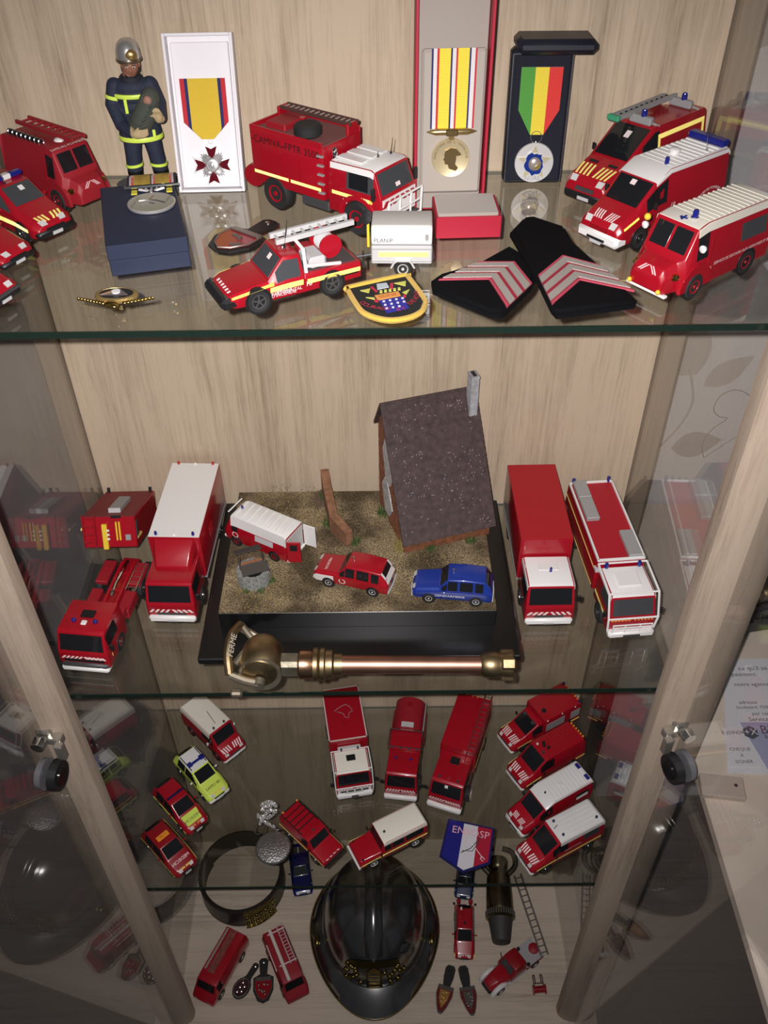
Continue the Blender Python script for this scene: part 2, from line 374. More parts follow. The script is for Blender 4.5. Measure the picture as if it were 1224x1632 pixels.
# ================================================================== vehicle kit
class Loft:
    """body skin from stations (x, zb, zw, zr, hb, hw, hr): bottom/waist/roof heights and half widths, in metres"""
    def __init__(s, st, L=1, W=1, H=1, x0=0, z0=0):
        s.st = [(x0 + a[0] * L, z0 + a[1] * H, z0 + a[2] * H, z0 + a[3] * H, a[4] * W / 2, a[5] * W / 2, a[6] * W / 2) for a in st]
        s.n = len(st)
    def ring(s, i):
        x, zb, zw, zr, hb, hw, hr = s.st[i]
        return [Vector((x, hb, zb)), Vector((x, hw, zw)), Vector((x, hr, zr)), Vector((x, -hr, zr)), Vector((x, -hw, zw)), Vector((x, -hb, zb))]
    def P(s, u, v):
        i = min(max(int(math.floor(u)), 0), s.n - 2); j = min(max(int(math.floor(v)), 0), 4); a, b = u - i, v - j
        r0, r1 = s.ring(i), s.ring(i + 1)
        return r0[j].lerp(r0[j + 1], b).lerp(r1[j].lerp(r1[j + 1], b), a)
    def N(s, u, v):
        e = .02; i = math.floor(u); j = math.floor(v)
        du = s.P(u + e, v) - s.P(u - e, v); dv = s.P(u, v + e) - s.P(u, v - e); n = dv.cross(du)
        return n.normalized() if n.length > 1e-12 else Vector((0, 0, 1))
    def U(s, x):
        for i in range(s.n - 1):
            if s.st[i][0] <= x <= s.st[i + 1][0] and s.st[i + 1][0] > s.st[i][0]: return i + (x - s.st[i][0]) / (s.st[i + 1][0] - s.st[i][0])
        return 0 if x < s.st[0][0] else s.n - 1
    def body(s, name, m, parent, bev=.0012, seg=2):
        me = bpy.data.meshes.new(name); bm = bmesh.new(); rings = [[bm.verts.new(p) for p in s.ring(i)] for i in range(s.n)]
        for i in range(s.n - 1):
            for j in range(6):
                k = (j + 1) % 6; bm.faces.new((rings[i][j], rings[i][k], rings[i + 1][k], rings[i + 1][j]))
        bm.faces.new(rings[0][::-1]); bm.faces.new(rings[-1])
        bmesh.ops.remove_doubles(bm, verts=bm.verts, dist=1e-6); bmesh.ops.recalc_face_normals(bm, faces=bm.faces)
        if bev:
            ed = [e for e in bm.edges if len(e.link_faces) == 2 and e.calc_face_angle(0) > R(14)]
            bmesh.ops.bevel(bm, geom=ed, offset=bev, segments=seg, affect='EDGES', profile=.6, clamp_overlap=True)
        bm.to_mesh(me); bm.free(); me.materials.append(m); me.shade_smooth()
        try: me.set_sharp_from_angle(angle=R(50))
        except Exception: pass
        return link(name, me, parent)
    def plate(s, us, vs, m, name, parent, off=.0003):
        """plate hugging the skin over the grid us x vs"""
        if m.name in RETRO: return s.retro(us, vs, m, name, parent)
        b = MB(); nu, nv = len(us), len(vs); top = []
        def nn(a, lst, i): return a
        for i, u in enumerate(us):
            for j, v in enumerate(vs):
                uu = u + (.03 if i == 0 else -.03 if i == nu - 1 else 0); vv = v + (.03 if j == 0 else -.03 if j == nv - 1 else 0)
                top.append((s.P(u, v), s.N(uu, vv)))
        b.v = [p + n * off for p, n in top] + [p - n * .0006 for p, n in top]
        K = nu * nv
        for i in range(nu - 1):
            for j in range(nv - 1):
                a, c, d, e = i * nv + j, i * nv + j + 1, (i + 1) * nv + j + 1, (i + 1) * nv + j; b.f.append((a, c, d, e))
        rim = [j for j in range(nv)] + [i * nv + nv - 1 for i in range(1, nu)] + [(nu - 1) * nv + j for j in range(nv - 2, -1, -1)] + [i * nv for i in range(nu - 2, 0, -1)]
        for k in range(len(rim)):
            a, c = rim[k], rim[(k + 1) % len(rim)]; b.f.append((c, a, a + K, c + K))
        return b.build(name, m, parent, 30)
    def retro(s, us, vs, m, name, parent, e=.0011):
        """retroreflective tape: a strip embossed with tiny cube corners"""
        b = MB(); dep = e / math.sqrt(6) * 1.0
        for i in range(len(us) - 1):
            for j in range(len(vs) - 1):
                u0, u1, v0, v1 = us[i], us[i + 1], vs[j], vs[j + 1]
                lu = (s.P(u1, (v0 + v1) / 2) - s.P(u0, (v0 + v1) / 2)).length; lv = (s.P((u0 + u1) / 2, v1) - s.P((u0 + u1) / 2, v0)).length
                n = s.N(u0 + (u1 - u0) * .5, v0 + (v1 - v0) * .5)
                if lu < lv: nr, nc = max(1, round(lu / (e * .866))), max(1, round(lv / e)); f = lambda a, c: s.P(u0 + (u1 - u0) * a, v0 + (v1 - v0) * c)
                else: nr, nc = max(1, round(lv / (e * .866))), max(1, round(lu / e)); f = lambda a, c: s.P(u0 + (u1 - u0) * c, v0 + (v1 - v0) * a)
                cl = lambda x: min(max(x, 0), 1)
                for r in range(nr):
                    for c in range(-1, nc + 1):
                        for tri in (((r, c), (r, c + 1), (r + 1, c + .5)), ((r + 1, c + .5), (r, c + 1), (r + 1, c + 1.5))):
                            sh = [(q[0], q[1] + (.5 if r % 2 else 0)) for q in tri]
                            if max(q[1] for q in sh) <= 0 or min(q[1] for q in sh) >= nc: continue
                            p = [f(cl(q[0] / nr), cl(q[1] / nc)) + n * (.0004 + dep) for q in sh]
                            ap = (p[0] + p[1] + p[2]) / 3 - n * dep
                            if (p[1] - p[0]).cross(p[2] - p[0]).dot(n) < 0: p = [p[0], p[2], p[1]]
                            b.add(p + [ap], [(0, 1, 3), (1, 2, 3), (2, 0, 3)])
        return b.build(name, m, parent, None)
    def quads(s, qs, m, name, parent, off=.0004, nn=2):
        """several skewed decals in one painted marking"""
        b = MB()
        for q in qs:
            vs = []; (u0, v0), (u1, v1), (u2, v2), (u3, v3) = q
            for i in range(nn + 1):
                for j in range(nn + 1):
                    a, c = i / nn, j / nn
                    u = (u0 * (1 - a) + u1 * a) * (1 - c) + (u3 * (1 - a) + u2 * a) * c; v = (v0 * (1 - a) + v1 * a) * (1 - c) + (v3 * (1 - a) + v2 * a) * c
                    vs.append(s.P(u, v) + s.N(u, v) * off)
            b.add(vs, [(i * (nn + 1) + j, i * (nn + 1) + j + 1, (i + 1) * (nn + 1) + j + 1, (i + 1) * (nn + 1) + j) for i in range(nn) for j in range(nn)])
        return b.build(name, m, parent, None)
    def text(s, st, size, u, v, ex, ey, m, name, parent, off=.0006, bend=0.0):
        """lettering centred at (u,v), tangent directions ex, ey"""
        p = s.P(u, v); n = s.N(u, v); ex = Vector(ex); ex = (ex - n * ex.dot(n)).normalized(); ey = Vector(ey); ey = (ey - n * ey.dot(n)); ey = (ey - ex * ey.dot(ex)).normalized()
        vv, f = text2d(st, size)
        return MB().add([p + ex * x + ey * (y - bend * x * x) + n * off for x, y in vv], f).build(name, m, parent, None)

def px(root, name, m, x, polys, th=.0008, smooth=None):
    """plates facing forward at x; polygons in (y, z)"""
    b = MB(); M_ = Matrix(((0, 0, 1, x), (1, 0, 0, 0), (0, 1, 0, 0), (0, 0, 0, 1)))
    for p in polys: b.prism(p, -.0008, th, M_)
    return b.build(name, m, root, smooth)
def py(root, name, m, y, polys, th=.0006):
    """plates on a side at y; polygons in (x, z); th signed outward"""
    s = 1 if y > 0 else -1; b = MB(); M_ = Matrix(((1, 0, 0, 0), (0, 0, s, y), (0, 1, 0, 0), (0, 0, 0, 1)))
    for p in polys: b.prism(p, -.0006, th, M_)
    return b.build(name, m, root, None)
def pz(root, name, m, z, polys, th=.0005):
    b = MB()
    for p in polys: b.prism(p, z - .0006, z + th)
    return b.build(name, m, root, None)
def rect(a, b, c, d): return [(a, c), (b, c), (b, d), (a, d)]
WM = {}
def wheel(root, x, y, r, w, hub=SILVER, hr=.6, spokes=0, tyre=TYRE):
    s = 1 if y > 0 else -1; key = (round(r, 5), round(w, 5), s, hub.name, hr, spokes, tyre.name)
    if key not in WM:
        b = MB().lathe([(r * hr * .8, w / 2 * .85), (r * hr, w / 2 * .92), (r * .88, w / 2), (r, w / 2 * .6), (r, -w / 2 * .6), (r * .88, -w / 2), (r * .3, -w / 2)], d=(0, s, 0), n=22)
        h = MB().lathe([(r * hr, w / 2 * .8), (r * hr * .98, w / 2 * .97), (r * hr * .82, w / 2 * .92), (r * hr * .7, w / 2 * .55), (r * hr * .32, w / 2 * .7), (r * hr * .25, w / 2 * 1.02), (0.00001, w / 2 * 1.04)], d=(0, s, 0), n=18)
        for k in range(spokes):
            a = 2 * math.pi * k / spokes; h.box((0, w / 2 * .8 * s, r * hr * .55), (r * hr * .22, w * .16, r * hr * .75), 0, Matrix.Rotation(a, 4, 'Y'))
        WM[key] = (b.mesh('wheel', tyre, 40), h.mesh('hub', hub, 35))
    t, h = WM[key]; o = link('wheel', t, root); o.location = (x, y, r); k = link('hub', h, o); return o
def axle(root, x, W, r, w=.007, hub=SILVER, hr=.6, spokes=0, arch=True, archm=None, out=.0006):
    for s in (1, -1):
        if arch:
            MB().cyl((x, s * (W / 2 - .004), r * 1.02), (x, s * (W / 2 + .0003), r * 1.02), r * 1.12, r * 1.12, 20).build('wheel_arch', archm or BLACK, root, 30)
        wheel(root, x, s * (W / 2 + out - w / 2), r, w, hub, hr, spokes)
def beacon(root, p, r=.0018, h=.004, m=None, base=None):
    o = MB().lathe([(r, 0), (r, h * .7), (r * .75, h), (0.00001, h * 1.03)], p, n=10).build('beacon', m or BLUEL, root, 40)
    return o
def mirrors(root, x, W, z, d=(.002, .003, .006), m=None, out=.003):
    for s in (1, -1):
        b = MB().box((x, s * (W / 2 + out), z), d, .0006); b.tube([(x - .001, s * (W / 2 - .0005), z - d[2] * .4), (x, s * (W / 2 + out), z)], .0005, 5); b.build('mirror', m or BLACK, root)
def antenna(root, p, h=.012, lean=(0, 0), m=None):
    MB().tube([p, (p[0] + lean[0], p[1] + lean[1], p[2] + h)], [.0005, .0002], 5).cyl((p[0], p[1], p[2] - .0005), (p[0], p[1], p[2] + .0012), .001, n=8).build('antenna', m or BLACK, root)
def chev(lo, u0, u1, n, m, root, va=2.06, vb=2.94, lean=.05, name='chevron_stripe', gap=.5):
    """slanted stripes meeting at the middle; u0 front, u1 rear on the bonnet"""
    qs = []; mid = (va + vb) / 2; st = (mid - va) / n
    for k in range(n):
        a = va + k * st; b = a + st * gap
        qs.append([(u0, a), (u0, b), (u1, b + lean), (u1, a + lean)])
        qs.append([(u0, va + vb - a), (u0, va + vb - b), (u1, va + vb - b - lean), (u1, va + vb - a - lean)])
    return lo.quads(qs, m, name, root)
def fchev(root, x, hw, z0, z1, n, m, lean=.0, gap=.5, name='chevron_stripe', flip=1):
    pol = []; st = hw / n
    for k in range(n):
        a = st * (k + .15); b = a + st * gap; l = st * .6 * flip
        for s in (1, -1): pol.append([(s * a, z1), (s * b, z1), (s * (b + l), z0), (s * (a + l), z0)])
    return px(root, name, m, x, pol, .0004)
def ladder(root, name, p0, p1, wid, rail, n, m, rm=None, side=(0, 1, 0), h=None, rungr=None):
    """rails as the part, every rung a sub-part"""
    p0, p1 = Vector(p0), Vector(p1); d = (p1 - p0); L = d.length; dn = d.normalized(); sd = Vector(side).normalized(); up = dn.cross(sd)
    M_ = Matrix((dn, sd, up)).transposed().to_4x4(); M_.translation = (p0 + p1) / 2; b = MB()
    for s in (1, -1): b.box((0, s * wid / 2, 0), (L, rail, h or rail * 1.4), 0, M_)
    o = b.build(name, m, root)
    me = MB().cyl(sd * (-wid / 2), sd * (wid / 2), rungr or rail * .4, n=6).mesh('rung', rm or m, 40)
    for k in range(n):
        r = link('rung', me, o); r.location = p0.lerp(p1, (k + .5) / n)
    return o
def plate_no(root, x, z, m=None, w=.010, h=.0024): px(root, 'number_plate', m or LGREY, x, [rect(-w / 2, w / 2, z - h / 2, z + h / 2)], .0004)

VAN = [(-.5, .12, .50, .93, .95, 1, .86), (-.47, .12, .5, .98, .95, 1, .86), (.14, .12, .50, 1.0, .95, 1, .84), (.32, .12, .46, .585, .95, 1, .80), (.46, .12, .36, .45, .93, .97, .74), (.5, .14, .26, .34, .84, .86, .70)]
CAR = [(-.5, .16, .40, .55, .90, .95, .72), (-.46, .14, .52, .72, .95, 1, .70), (-.34, .14, .56, .97, .95, 1, .70), (-.12, .14, .56, 1.0, .95, 1, .72), (.04, .14, .55, .97, .95, 1, .72), (.24, .14, .52, .64, .95, 1, .78), (.44, .14, .38, .48, .94, .97, .68), (.5, .16, .30, .38, .78, .82, .6)]
def van(root, L, W, H, m, st=VAN, bumper=WHITE, chm=PINKW, nch=4, hubm=SILVER, rear_win=None, wr=.155, side_stripe=None, wind=WIND, lights=True, archm=None, xf=.31, xr=-.30, mirror=BLACK, sw=True):
    lo = Loft(st, L, W, H); lo.body('body', m, root, .0014)
    lo.plate([2.1, 2.5, 2.93], [2.06, 2.5, 2.94], wind, 'windscreen', root)
    if sw:
        for a, b in ((1.2, 1.85), (3.8, 3.15)): lo.plate([lo.U(.02 * L), 2.0, 2.45], [a, b] if a < b else [b, a], wind, 'side_window', root)
    if rear_win:
        for a, b in ((1.25, 1.8), (3.2, 3.75)): lo.plate([lo.U(rear_win[0] * L), lo.U(rear_win[1] * L)], [a, b], rear_win[2], 'rear_side_window', root)
    x5 = st[-1][0] * L
    b = MB().box((x5 - .006, 0, H * .17), (.014, W * .93, H * .15), .0022); b.build('bumper', bumper, root, 40)
    px(root, 'grille', DGREY, x5 + .0004, [rect(-W * .2, W * .2, H * .255, H * .315)], .0006)
    if lights:
        for s in (1, -1): lo.plate([4.25, 4.95], [2.02, 2.2] if s > 0 else [2.8, 2.98], HEADL, 'headlight', root, .0005)
    if chm: chev(lo, 4.1, 3.45, nch, chm, root, lean=-.04)
    r = wr * H
    axle(root, xf * L, W, r, W * .16, hubm, archm=archm); axle(root, xr * L, W, r, W * .16, hubm, archm=archm)
    mirrors(root, .2 * L, W, .62 * H, m=mirror)
    if side_stripe:
        u0, u1, va, vb, sm_ = side_stripe
        lo.plate([lo.U(u0 * L), lo.U((u0 + u1) / 2 * L), lo.U(u1 * L)], [va, vb], sm_, 'reflective_stripe', root, .0005)
        lo.plate([lo.U(u0 * L), lo.U((u0 + u1) / 2 * L), lo.U(u1 * L)], [5 - vb, 5 - va], sm_, 'reflective_stripe', root, .0005)
    plate_no(root, x5 + .001, H * .15, w=W * .25, h=H * .05)
    return lo
def roof_skin(lo, m, root, u0, u1, drop=.3, name='roof'):
    us = [u0] + [k for k in range(math.ceil(u0 + .001), math.floor(u1 - .001) + 1)] + [u1]
    return lo.plate(us, [2 - drop, 1.97, 2.06, 2.5, 2.94, 3.03, 3 + drop], m, name, root, .0005)
def car(root, L, W, H, m, st=CAR, hubm=SILVER, wind=WIND, bumper=None, xf=.30, xr=-.30, wr=.21, mirror=None, rail=False, spokes=0, sidewin=((-.33, -.14), (-.12, .06))):
    lo = Loft(st, L, W, H); lo.body('body', m, root, .0013)
    n = len(st)
    lo.plate([4.08, 4.5, 4.92], [2.05, 2.5, 2.95], wind, 'windscreen', root)
    lo.plate([1.1, 1.9], [2.08, 2.5, 2.92], wind, 'rear_window', root)
    for a, b in sidewin:
        for v in ([1.12, 1.86], [3.14, 3.88]): lo.plate([lo.U(a * L), lo.U(b * L)], v, wind, 'side_window', root)
    for v in ([1.15, 1.75], [3.25, 3.85]): lo.plate([4.1, 4.75], v, wind, 'quarter_window', root)
    for s in (1, -1): lo.plate([6.2, 6.9], [2.02, 2.25] if s > 0 else [2.75, 2.98], HEADL, 'headlight', root, .0005)
    x5 = st[-1][0] * L
    px(root, 'grille', BLACK, x5 + .0002, [rect(-W * .22, W * .22, H * .22, H * .33)], .0006)
    if bumper: MB().box((x5 - .004, 0, H * .22), (.011, W * .90, H * .17), .002).build('bumper', bumper, root, 40)
    plate_no(root, x5 + .0017, H * .2, w=W * .24, h=H * .07)
    axle(root, xf * L, W * .97, wr * H, W * .15, hubm, spokes=spokes); axle(root, xr * L, W * .97, wr * H, W * .15, hubm, spokes=spokes)
    mirrors(root, .10 * L, W, .60 * H, (.0025, .0035, .0026), mirror or m, .0022)
    if rail:
        for s in (1, -1): MB().tube([lo.P(2.1, 2 if s > 0 else 3) + Vector((0, -s * .001, .0012)), lo.P(3, 2 if s > 0 else 3) + Vector((0, -s * .001, .0014)), lo.P(3.9, 2 if s > 0 else 3) + Vector((0, -s * .001, .0012))], .0007, 5).build('roof_rail', BLACK, root)
    return lo
def cab(root, x0, x1, W, z0, H, m, roofm=None, wind=WIND, slope=.16, zs=.50, side=True, name='cab'):
    """tilt cab between x0 and x1, base z0, height H above z0"""
    L = x1 - x0
    st = [(0, 0, .48, .97, 1, 1, .93), (1 - slope * 1.4, 0, .48, 1.0, 1, 1, .93), (1 - slope, 0, .48, .965, 1, 1, .93), (1 - .02, 0, zs - .05, zs, 1, 1, .96), (1, .0, .2, zs - .08, .97, .98, .96)]
    lo = Loft(st, L, W, H, x0, z0); lo.body(name, m, root, .0014)
    lo.plate([2.1, 2.5, 2.97], [2.05, 2.5, 2.95], wind, 'windscreen', root)
    if side:
        for v in ([1.1, 1.8], [3.2, 3.9]): lo.plate([lo.U(x0 + L * .35), 1.0, 1.98], v, wind, 'side_window', root)
    if roofm: roof_skin(lo, roofm, root, .05, 1.98, .25, 'cab_roof')
    return lo
# ================================================================== top shelf vehicles
def place(name, label, x, y, z, h, cat='toy vehicle', group=None): return thing(name, label, cat, (x, y, z + .0002), h, group)
G1 = 'model fire vehicles on the top shelf'; G2 = 'model fire vehicles on the middle shelf'; G3 = 'model fire vehicles on the lowest shelf'; G4 = 'toy vehicles on the cabinet floor'
HYST = [(-.5, .13, .45, .90, 1, 1, .92), (-.48, .13, .45, .94, 1, 1, .78), (.18, .13, .45, .97, 1, 1, .80), (.28, .13, .45, .93, 1, 1, .84), (.36, .14, .42, .58, .98, 1, .86), (.385, .14, .38, .53, .80, .80, .64), (.475, .14, .36, .47, .68, .70, .54), (.5, .16, .28, .38, .62, .64, .48)]
def hy_van(root, L, W, H, m, roofm=None):
    lo = Loft(HYST, L, W, H); lo.body('body', m, root, .0012)
    for a, b in ((2.08, 2.47), (2.53, 2.92)): lo.plate([3.12, 3.5, 3.9], [a, b], WIND, 'windscreen', root)
    for v in ([1.15, 1.8], [3.2, 3.85]): lo.plate([lo.U(.17 * L), lo.U(.275 * L)], v, WIND, 'side_window', root)
    for k in range(2):
        for s in (1, -1): lo.quads([[(6.95, 2.5 + s * (.24 + .10 * k)), (6.95, 2.5 + s * (.30 + .10 * k)), (6.05, 2.5 + s * (.05 + .10 * k)), (6.05, 2.5 + s * (.0 + .10 * k))]], mat('badge_pale', (.75, .55, .55), .5), 'nose_chevron', root)
    for s in (1, -1):
        MB().lathe([(.0026, 0), (.0026, .003), (.0018, .0042), (0.00001, .0044)], (.40 * L, s * W * .40, H * .36), (1, 0, .15), 12).build('headlight', mat('old_brass_lamp', (.55, .40, .15), .25, 1.0), root)
        f = MB(); pr = [(.245 * L + .018 * math.cos(a), .14 * H + .019 * math.sin(a)) for a in [math.pi * k / 10 for k in range(11)]]
        f.prism(pr, 0, .003, Matrix(((1, 0, 0, 0), (0, 0, 1, W / 2 - .0022 if s > 0 else -W / 2 - .0008), (0, 1, 0, 0), (0, 0, 0, 1)))); f.build('front_fender', m, root)
        py(root, 'door_seam', REDD, s * (W / 2 + .0002), [rect(.155 * L, .162 * L, .16 * H, .8 * H)], .0005)
    axle(root, .26 * L, W, .0098, .006, RED, .55, 0, True, out=.0018); axle(root, -.27 * L, W, .0098, .006, RED, .55, 0, True)
    return lo
# -- red H van with wooden ladder, far left
t = place('ladder_van', 'matt red corrugated antique van carrying a ladder beside the figurine', -.2633, -.052, Z1, -38, group=G1)
L, W, H = .096, .043, .054
lo = hy_van(t, L, W, H, REDM)
ladder(t, 'roof_ladder', (-.46 * L, .006, H * 1.06), (.36 * L, .006, H * 1.06), .013, .0022, 9, mat('ladder_red', (.30, .014, .02), .6))
MB().tube([(-.40 * L, -.013, H * .99), (.06 * L, -.013, H * .99)], .0026, 10).build('suction_hose', BLACK, t)
for k in range(8): MB().torus((-.38 * L + k * .0062, -.013, H * .99), .0026, .0004, (1, 0, 0), 10, 5).build('hose_ring', SILVER, t)
MB().sph((.14 * L, .0, H * .97), (.005, .004, .0025), 10, 6).build('roof_lamp', WHITE, t)
lo.text('SAPEURS POMPIERS', .0042, 2.85, 2.5, (0, 1, 0), (-1, 0, .4), PINKW, 'lettering', t)
lo.text('SAPEURS POMPIERS', .0028, lo.U(.22 * L), 4.33, (1, 0, 0), (0, 0, 1), PINKW, 'lettering', t, bend=14); lo.text('CSP D ALBI', .0032, lo.U(.22 * L), 4.5, (1, 0, 0), (0, 0, 1), PINKW, 'lettering', t)
# -- red MPV with blue light bar
t = place('command_car', 'red people carrier with blue light bar and yellow chevrons', -.2830, -.112, Z1, -37, group=G1)
L, W, H = .097, .040, .039
lo = car(t, L, W, H, RED, bumper=BLACK, spokes=5, wind=WINDG)
chev(lo, 6.5, 5.8, 3, YELF, t, 2.1, 2.9, -.05, gap=.55)
for v in ([.45, .72], [4.28, 4.55]): lo.plate([lo.U(-.3 * L), lo.U(.1 * L), lo.U(.40 * L)], v, YEL, 'reflective_stripe', t, .0006)
b = MB().box((-.06 * L, 0, H * 1.04), (.006, .030, .004), .001); b.build('light_bar', BLUEL, t)
MB().box((-.06 * L, 0, H * 1.04), (.0064, .008, .0043), .0008).build('light_bar_centre', WHITE, t)
lo.plate([4.2, 4.4], [2.35, 2.5], WHITE, 'windscreen_sticker', t, .0006)
antenna(t, (.01 * L, -.006, H * .98), .014, (-.004, 0))
# -- two plain red cars at the left edge
for x, y, h, lb, st_ in ((-.302, -.170, -28, 'plain red hatchback with black bumper between the people carrier and the saloon', CAR), (-.295, -.236, -24, 'plain red saloon nearest the front at the left shelf end', CAR)):
    t = place('red_car', lb, x, y, Z1, h, group=G1)
    lo = car(t, .094, .038, .034, RED, bumper=BLACK, wind=WINDG)
    if y > -.2: lo.plate([4.2, 4.42], [2.3, 2.45], WHITE, 'windscreen_sticker', t, .0006)
    else: px(t, 'grille_bar', DGREY, .047 + .0015, [rect(-.015, .015, .0105, .0125)])
# -- forest fire truck CAMIVA
t = place('forest_fire_truck', 'red forest fire truck lettered CAMIVA with white cab roof and spare wheel', -.0145, -.0945, Z1, -37.5, group=G1)
L, W, H = .142, .051, .067
xb0, xb1 = -.5 * L, .06 * L
MB().box((-.02 * L, 0, .0165), (L * .9, W * .5, .007), .001).build('chassis', DGREY, t)
bd = Loft([(0, 0, .5, 1, 1, 1, 1), (1, 0, .5, 1, 1, 1, 1)], xb1 - xb0, W, .043, xb0, .021); bd.body('tank_body', RED, t, .0008)
for s in (1, -1):
    MB().box(((xb0 + xb1) / 2, s * (W / 2 - .0008), .0655), (xb1 - xb0, .0016, .005), .0004).build('top_rail', RED, t)
MB().box((xb0 + .0008, 0, .0655), (.0016, W - .004, .005)).build('top_rail', RED, t)
pz(t, 'deck', mat('dusty_deck', (.20, .07, .065), .8), .0642, [rect(xb0 + .002, xb1 - .001, -W / 2 + .002, W / 2 - .002)])
for st_, xx in (('-CAMIVA-', .25), ('-FPTR 3500-', .73)):
    bd.text(st_, .0084, xx, 3.30, (1, 0, 0), (0, 0, 1), BLACK, 'lettering', t); bd.text(st_, .0084, 1 - xx, 1.70, (-1, 0, 0), (0, 0, 1), BLACK, 'lettering', t)
for v in ([.10, .22], [4.52, 4.64]):
    for a, b in ((.03, .52), (.55, .97)): bd.plate([a, b], v, YEL, 'reflective_stripe', t, .0005)
for a in (.14, .42, .68):
    py(t, 'locker_seam', REDD, -W / 2 - .0002, [rect(xb0 + a * .08, xb0 + a * .08 + .0006, .024, .050)], .0004)
ladder(t, 'roof_ladder', (xb0 + .004, .015, .0735), (xb1 + .002, .015, .0735), .010, .0018, 14, mat('ladder_brown', (.07, .03, .025), .6), mat('ladder_rung_tan', (.30, .24, .2), .6))
for xx in (xb0 + .003, xb1 - .001): MB().box((xx, .015, .069), (.003, .014, .010), .0006).build('ladder_bracket', RED, t)
sw = MB().lathe([(.004, -.005), (.0095, -.005), (.0118, -.003), (.0118, .003), (.0095, .005), (.006, .0045)], (xb0 + .052, -.010, .0695), n=24).build('spare_wheel', TYRE, t)
MB().lathe([(.0065, .0), (.0062, .0042), (.003, .003), (0.00001, .0035)], (xb0 + .052, -.010, .0695), n=18).build('spare_rim', RED, t)
MB().box((xb0 + .020, 0, .067), (.022, .030, .006), .001).build('deck_locker', REDM, t)
MB().cyl((xb0 + .036, .002, .0645), (xb0 + .036, .002, .073), .0025).build('roof_turret', RED, t)
MB().lathe([(.0095, -.003), (.0095, .003)], (xb0 - .002, -W / 2 + .004, .024), (.3, -1, 0), 20).build('hose_reel', REDD, t)
for k in range(5): MB().box((xb1 - .0015, -W / 2 - .001, .028 + k * .0075), (.006, .0022, .0014)).build('step', GREY, t)
cb = cab(t, .085 * L, .47 * L, W * .93, .015, .041, RED, WHITE, WINDG, .15, .52)
roof_pan = MB()
for k in (-1, 0, 1): roof_pan.box((.21 * L, k * .013, .0572), (.026, .009, .0012), .0005)
roof_pan.build('roof_panel', WHITE, t)
cb.plate([.5, .95], [3.2, 3.85], WIND, 'rear_door_window', t, .0004)
for v in ([.75, .9], [4.1, 4.25]): cb.plate([.1, 1.9], v, YEL, 'door_stripe', t, .0005)
cb.text('POMPIERS', .0040, 1.5, 4.6, (1, 0, 0), (0, 0, 1), WHITE, 'lettering', t, bend=18); cb.text('FPTR', .0030, 1.5, 4.75, (1, 0, 0), (0, 0, 1), WHITE, 'lettering', t)
cb.text('18', .0055, .4, 4.45, (1, 0, 0), (0, 0, 1), WHITE, 'lettering', t)
px(t, 'front_panel', WHITE, .47 * L - .0005, [rect(-W * .43, W * .43, .016, .034)], .0012)
fchev(t, .47 * L + .0010, W * .40, .0275, .0325, 3, RED, gap=.6)
for k, yy in enumerate((-.0225, -.0075, .0075, .0225)): MB().tube([(.47 * L + .006, yy, .013), (.47 * L + .007, yy, .034)], .0009, 6).build('guard_bar', WHITE, t)
MB().tube([(.47 * L + .006, -.0225, .013), (.47 * L + .007, -.0225, .034), (.47 * L + .007, .0225, .034), (.47 * L + .006, .0225, .013)], .0010, 6, True).build('guard_frame', WHITE, t)
MB().tube([(.47 * L + .0065, -.0225, .024), (.47 * L + .0065, .0225, .024)], .0009, 6).build('guard_bar', WHITE, t)
MB().box((.47 * L + .001, 0, .0115), (.006, W * .9, .006), .001).build('bumper', DGREY, t)
cb.plate([2.7, 2.86], [2.4, 2.52], PINKW, 'windscreen_sticker', t, .0006)
mirrors(t, .44 * L, W * .93, .040, (.0022, .004, .010), BLACK, .005)
antenna(t, (.33 * L, .016, .0565), .013, (.002, 0)); antenna(t, (.30 * L, .004, .0565), .004)
MB().lathe([(.0024, 0), (.0024, .004), (.0018, .0055), (.0022, .007), (0.00001, .0085)], (.105 * L, -.017, .056), n=12).build('exhaust_cap', CHROME, t)
for xx in (.30 * L, -.33 * L):
    for s in (1, -1): wheel(t, xx, s * (W / 2 - .0045), .0145, .011, RED, .52)
for s in (1, -1): MB().tube([(.30 * L + .018 * math.cos(a), s * (W / 2 - .003), .0145 + .017 * math.sin(a)) for a in [math.pi * k / 8 for k in range(9)]], .003, 6).build('mudguard', RED, t)
for s in (1, -1): MB().box((-.02 * L, s * (W / 2 - .006), .016), (.030, .010, .008), .001).build('side_locker', DGREY, t)
# -- red pickup with reel and ladder
t = place('pickup_truck', 'red fire pickup with grey ladder, hose reel and bright yellow side stripe', -.0478, -.2345, Z1, -153, group=G1)
L, W, H = .104, .043, .036
PK = [(-.5, .24, .50, .58, .95, 1, .95), (-.07, .20, .50, .58, .95, 1, .95), (-.065, .20, .50, .58, .95, 1, .9), (-.055, .20, .52, .98, .95, 1, .74), (.07, .20, .52, 1.0, .95, 1, .74), (.20, .20, .50, .60, .95, 1, .84), (.43, .20, .42, .50, .95, 1, .82), (.5, .22, .36, .42, .86, .88, .74)]
lo = Loft(PK, L, W, H); lo.body('body', RED, t, .0012)
lo.plate([4.1, 4.5, 4.92], [2.05, 2.5, 2.95], WINDG, 'windscreen', t)
for v in ([1.12, 1.86], [3.14, 3.88]): lo.plate([3.15, 4.0, 4.55], v, WINDG, 'side_window', t)
pz(t, 'load_bed', DGREY, H * .585, [rect(-.48 * L, -.09 * L, -W * .40, W * .40)], .0004)
MB().box((.485 * L, 0, H * .30), (.014, W * .94, H * .24), .0025).build('bumper', BLACK, t)
px(t, 'grille', mat('blue_grey_grille', (.06, .07, .12), .4), .5 * L + .0024, [rect(-W * .24, W * .24, H * .30, H * .40)])
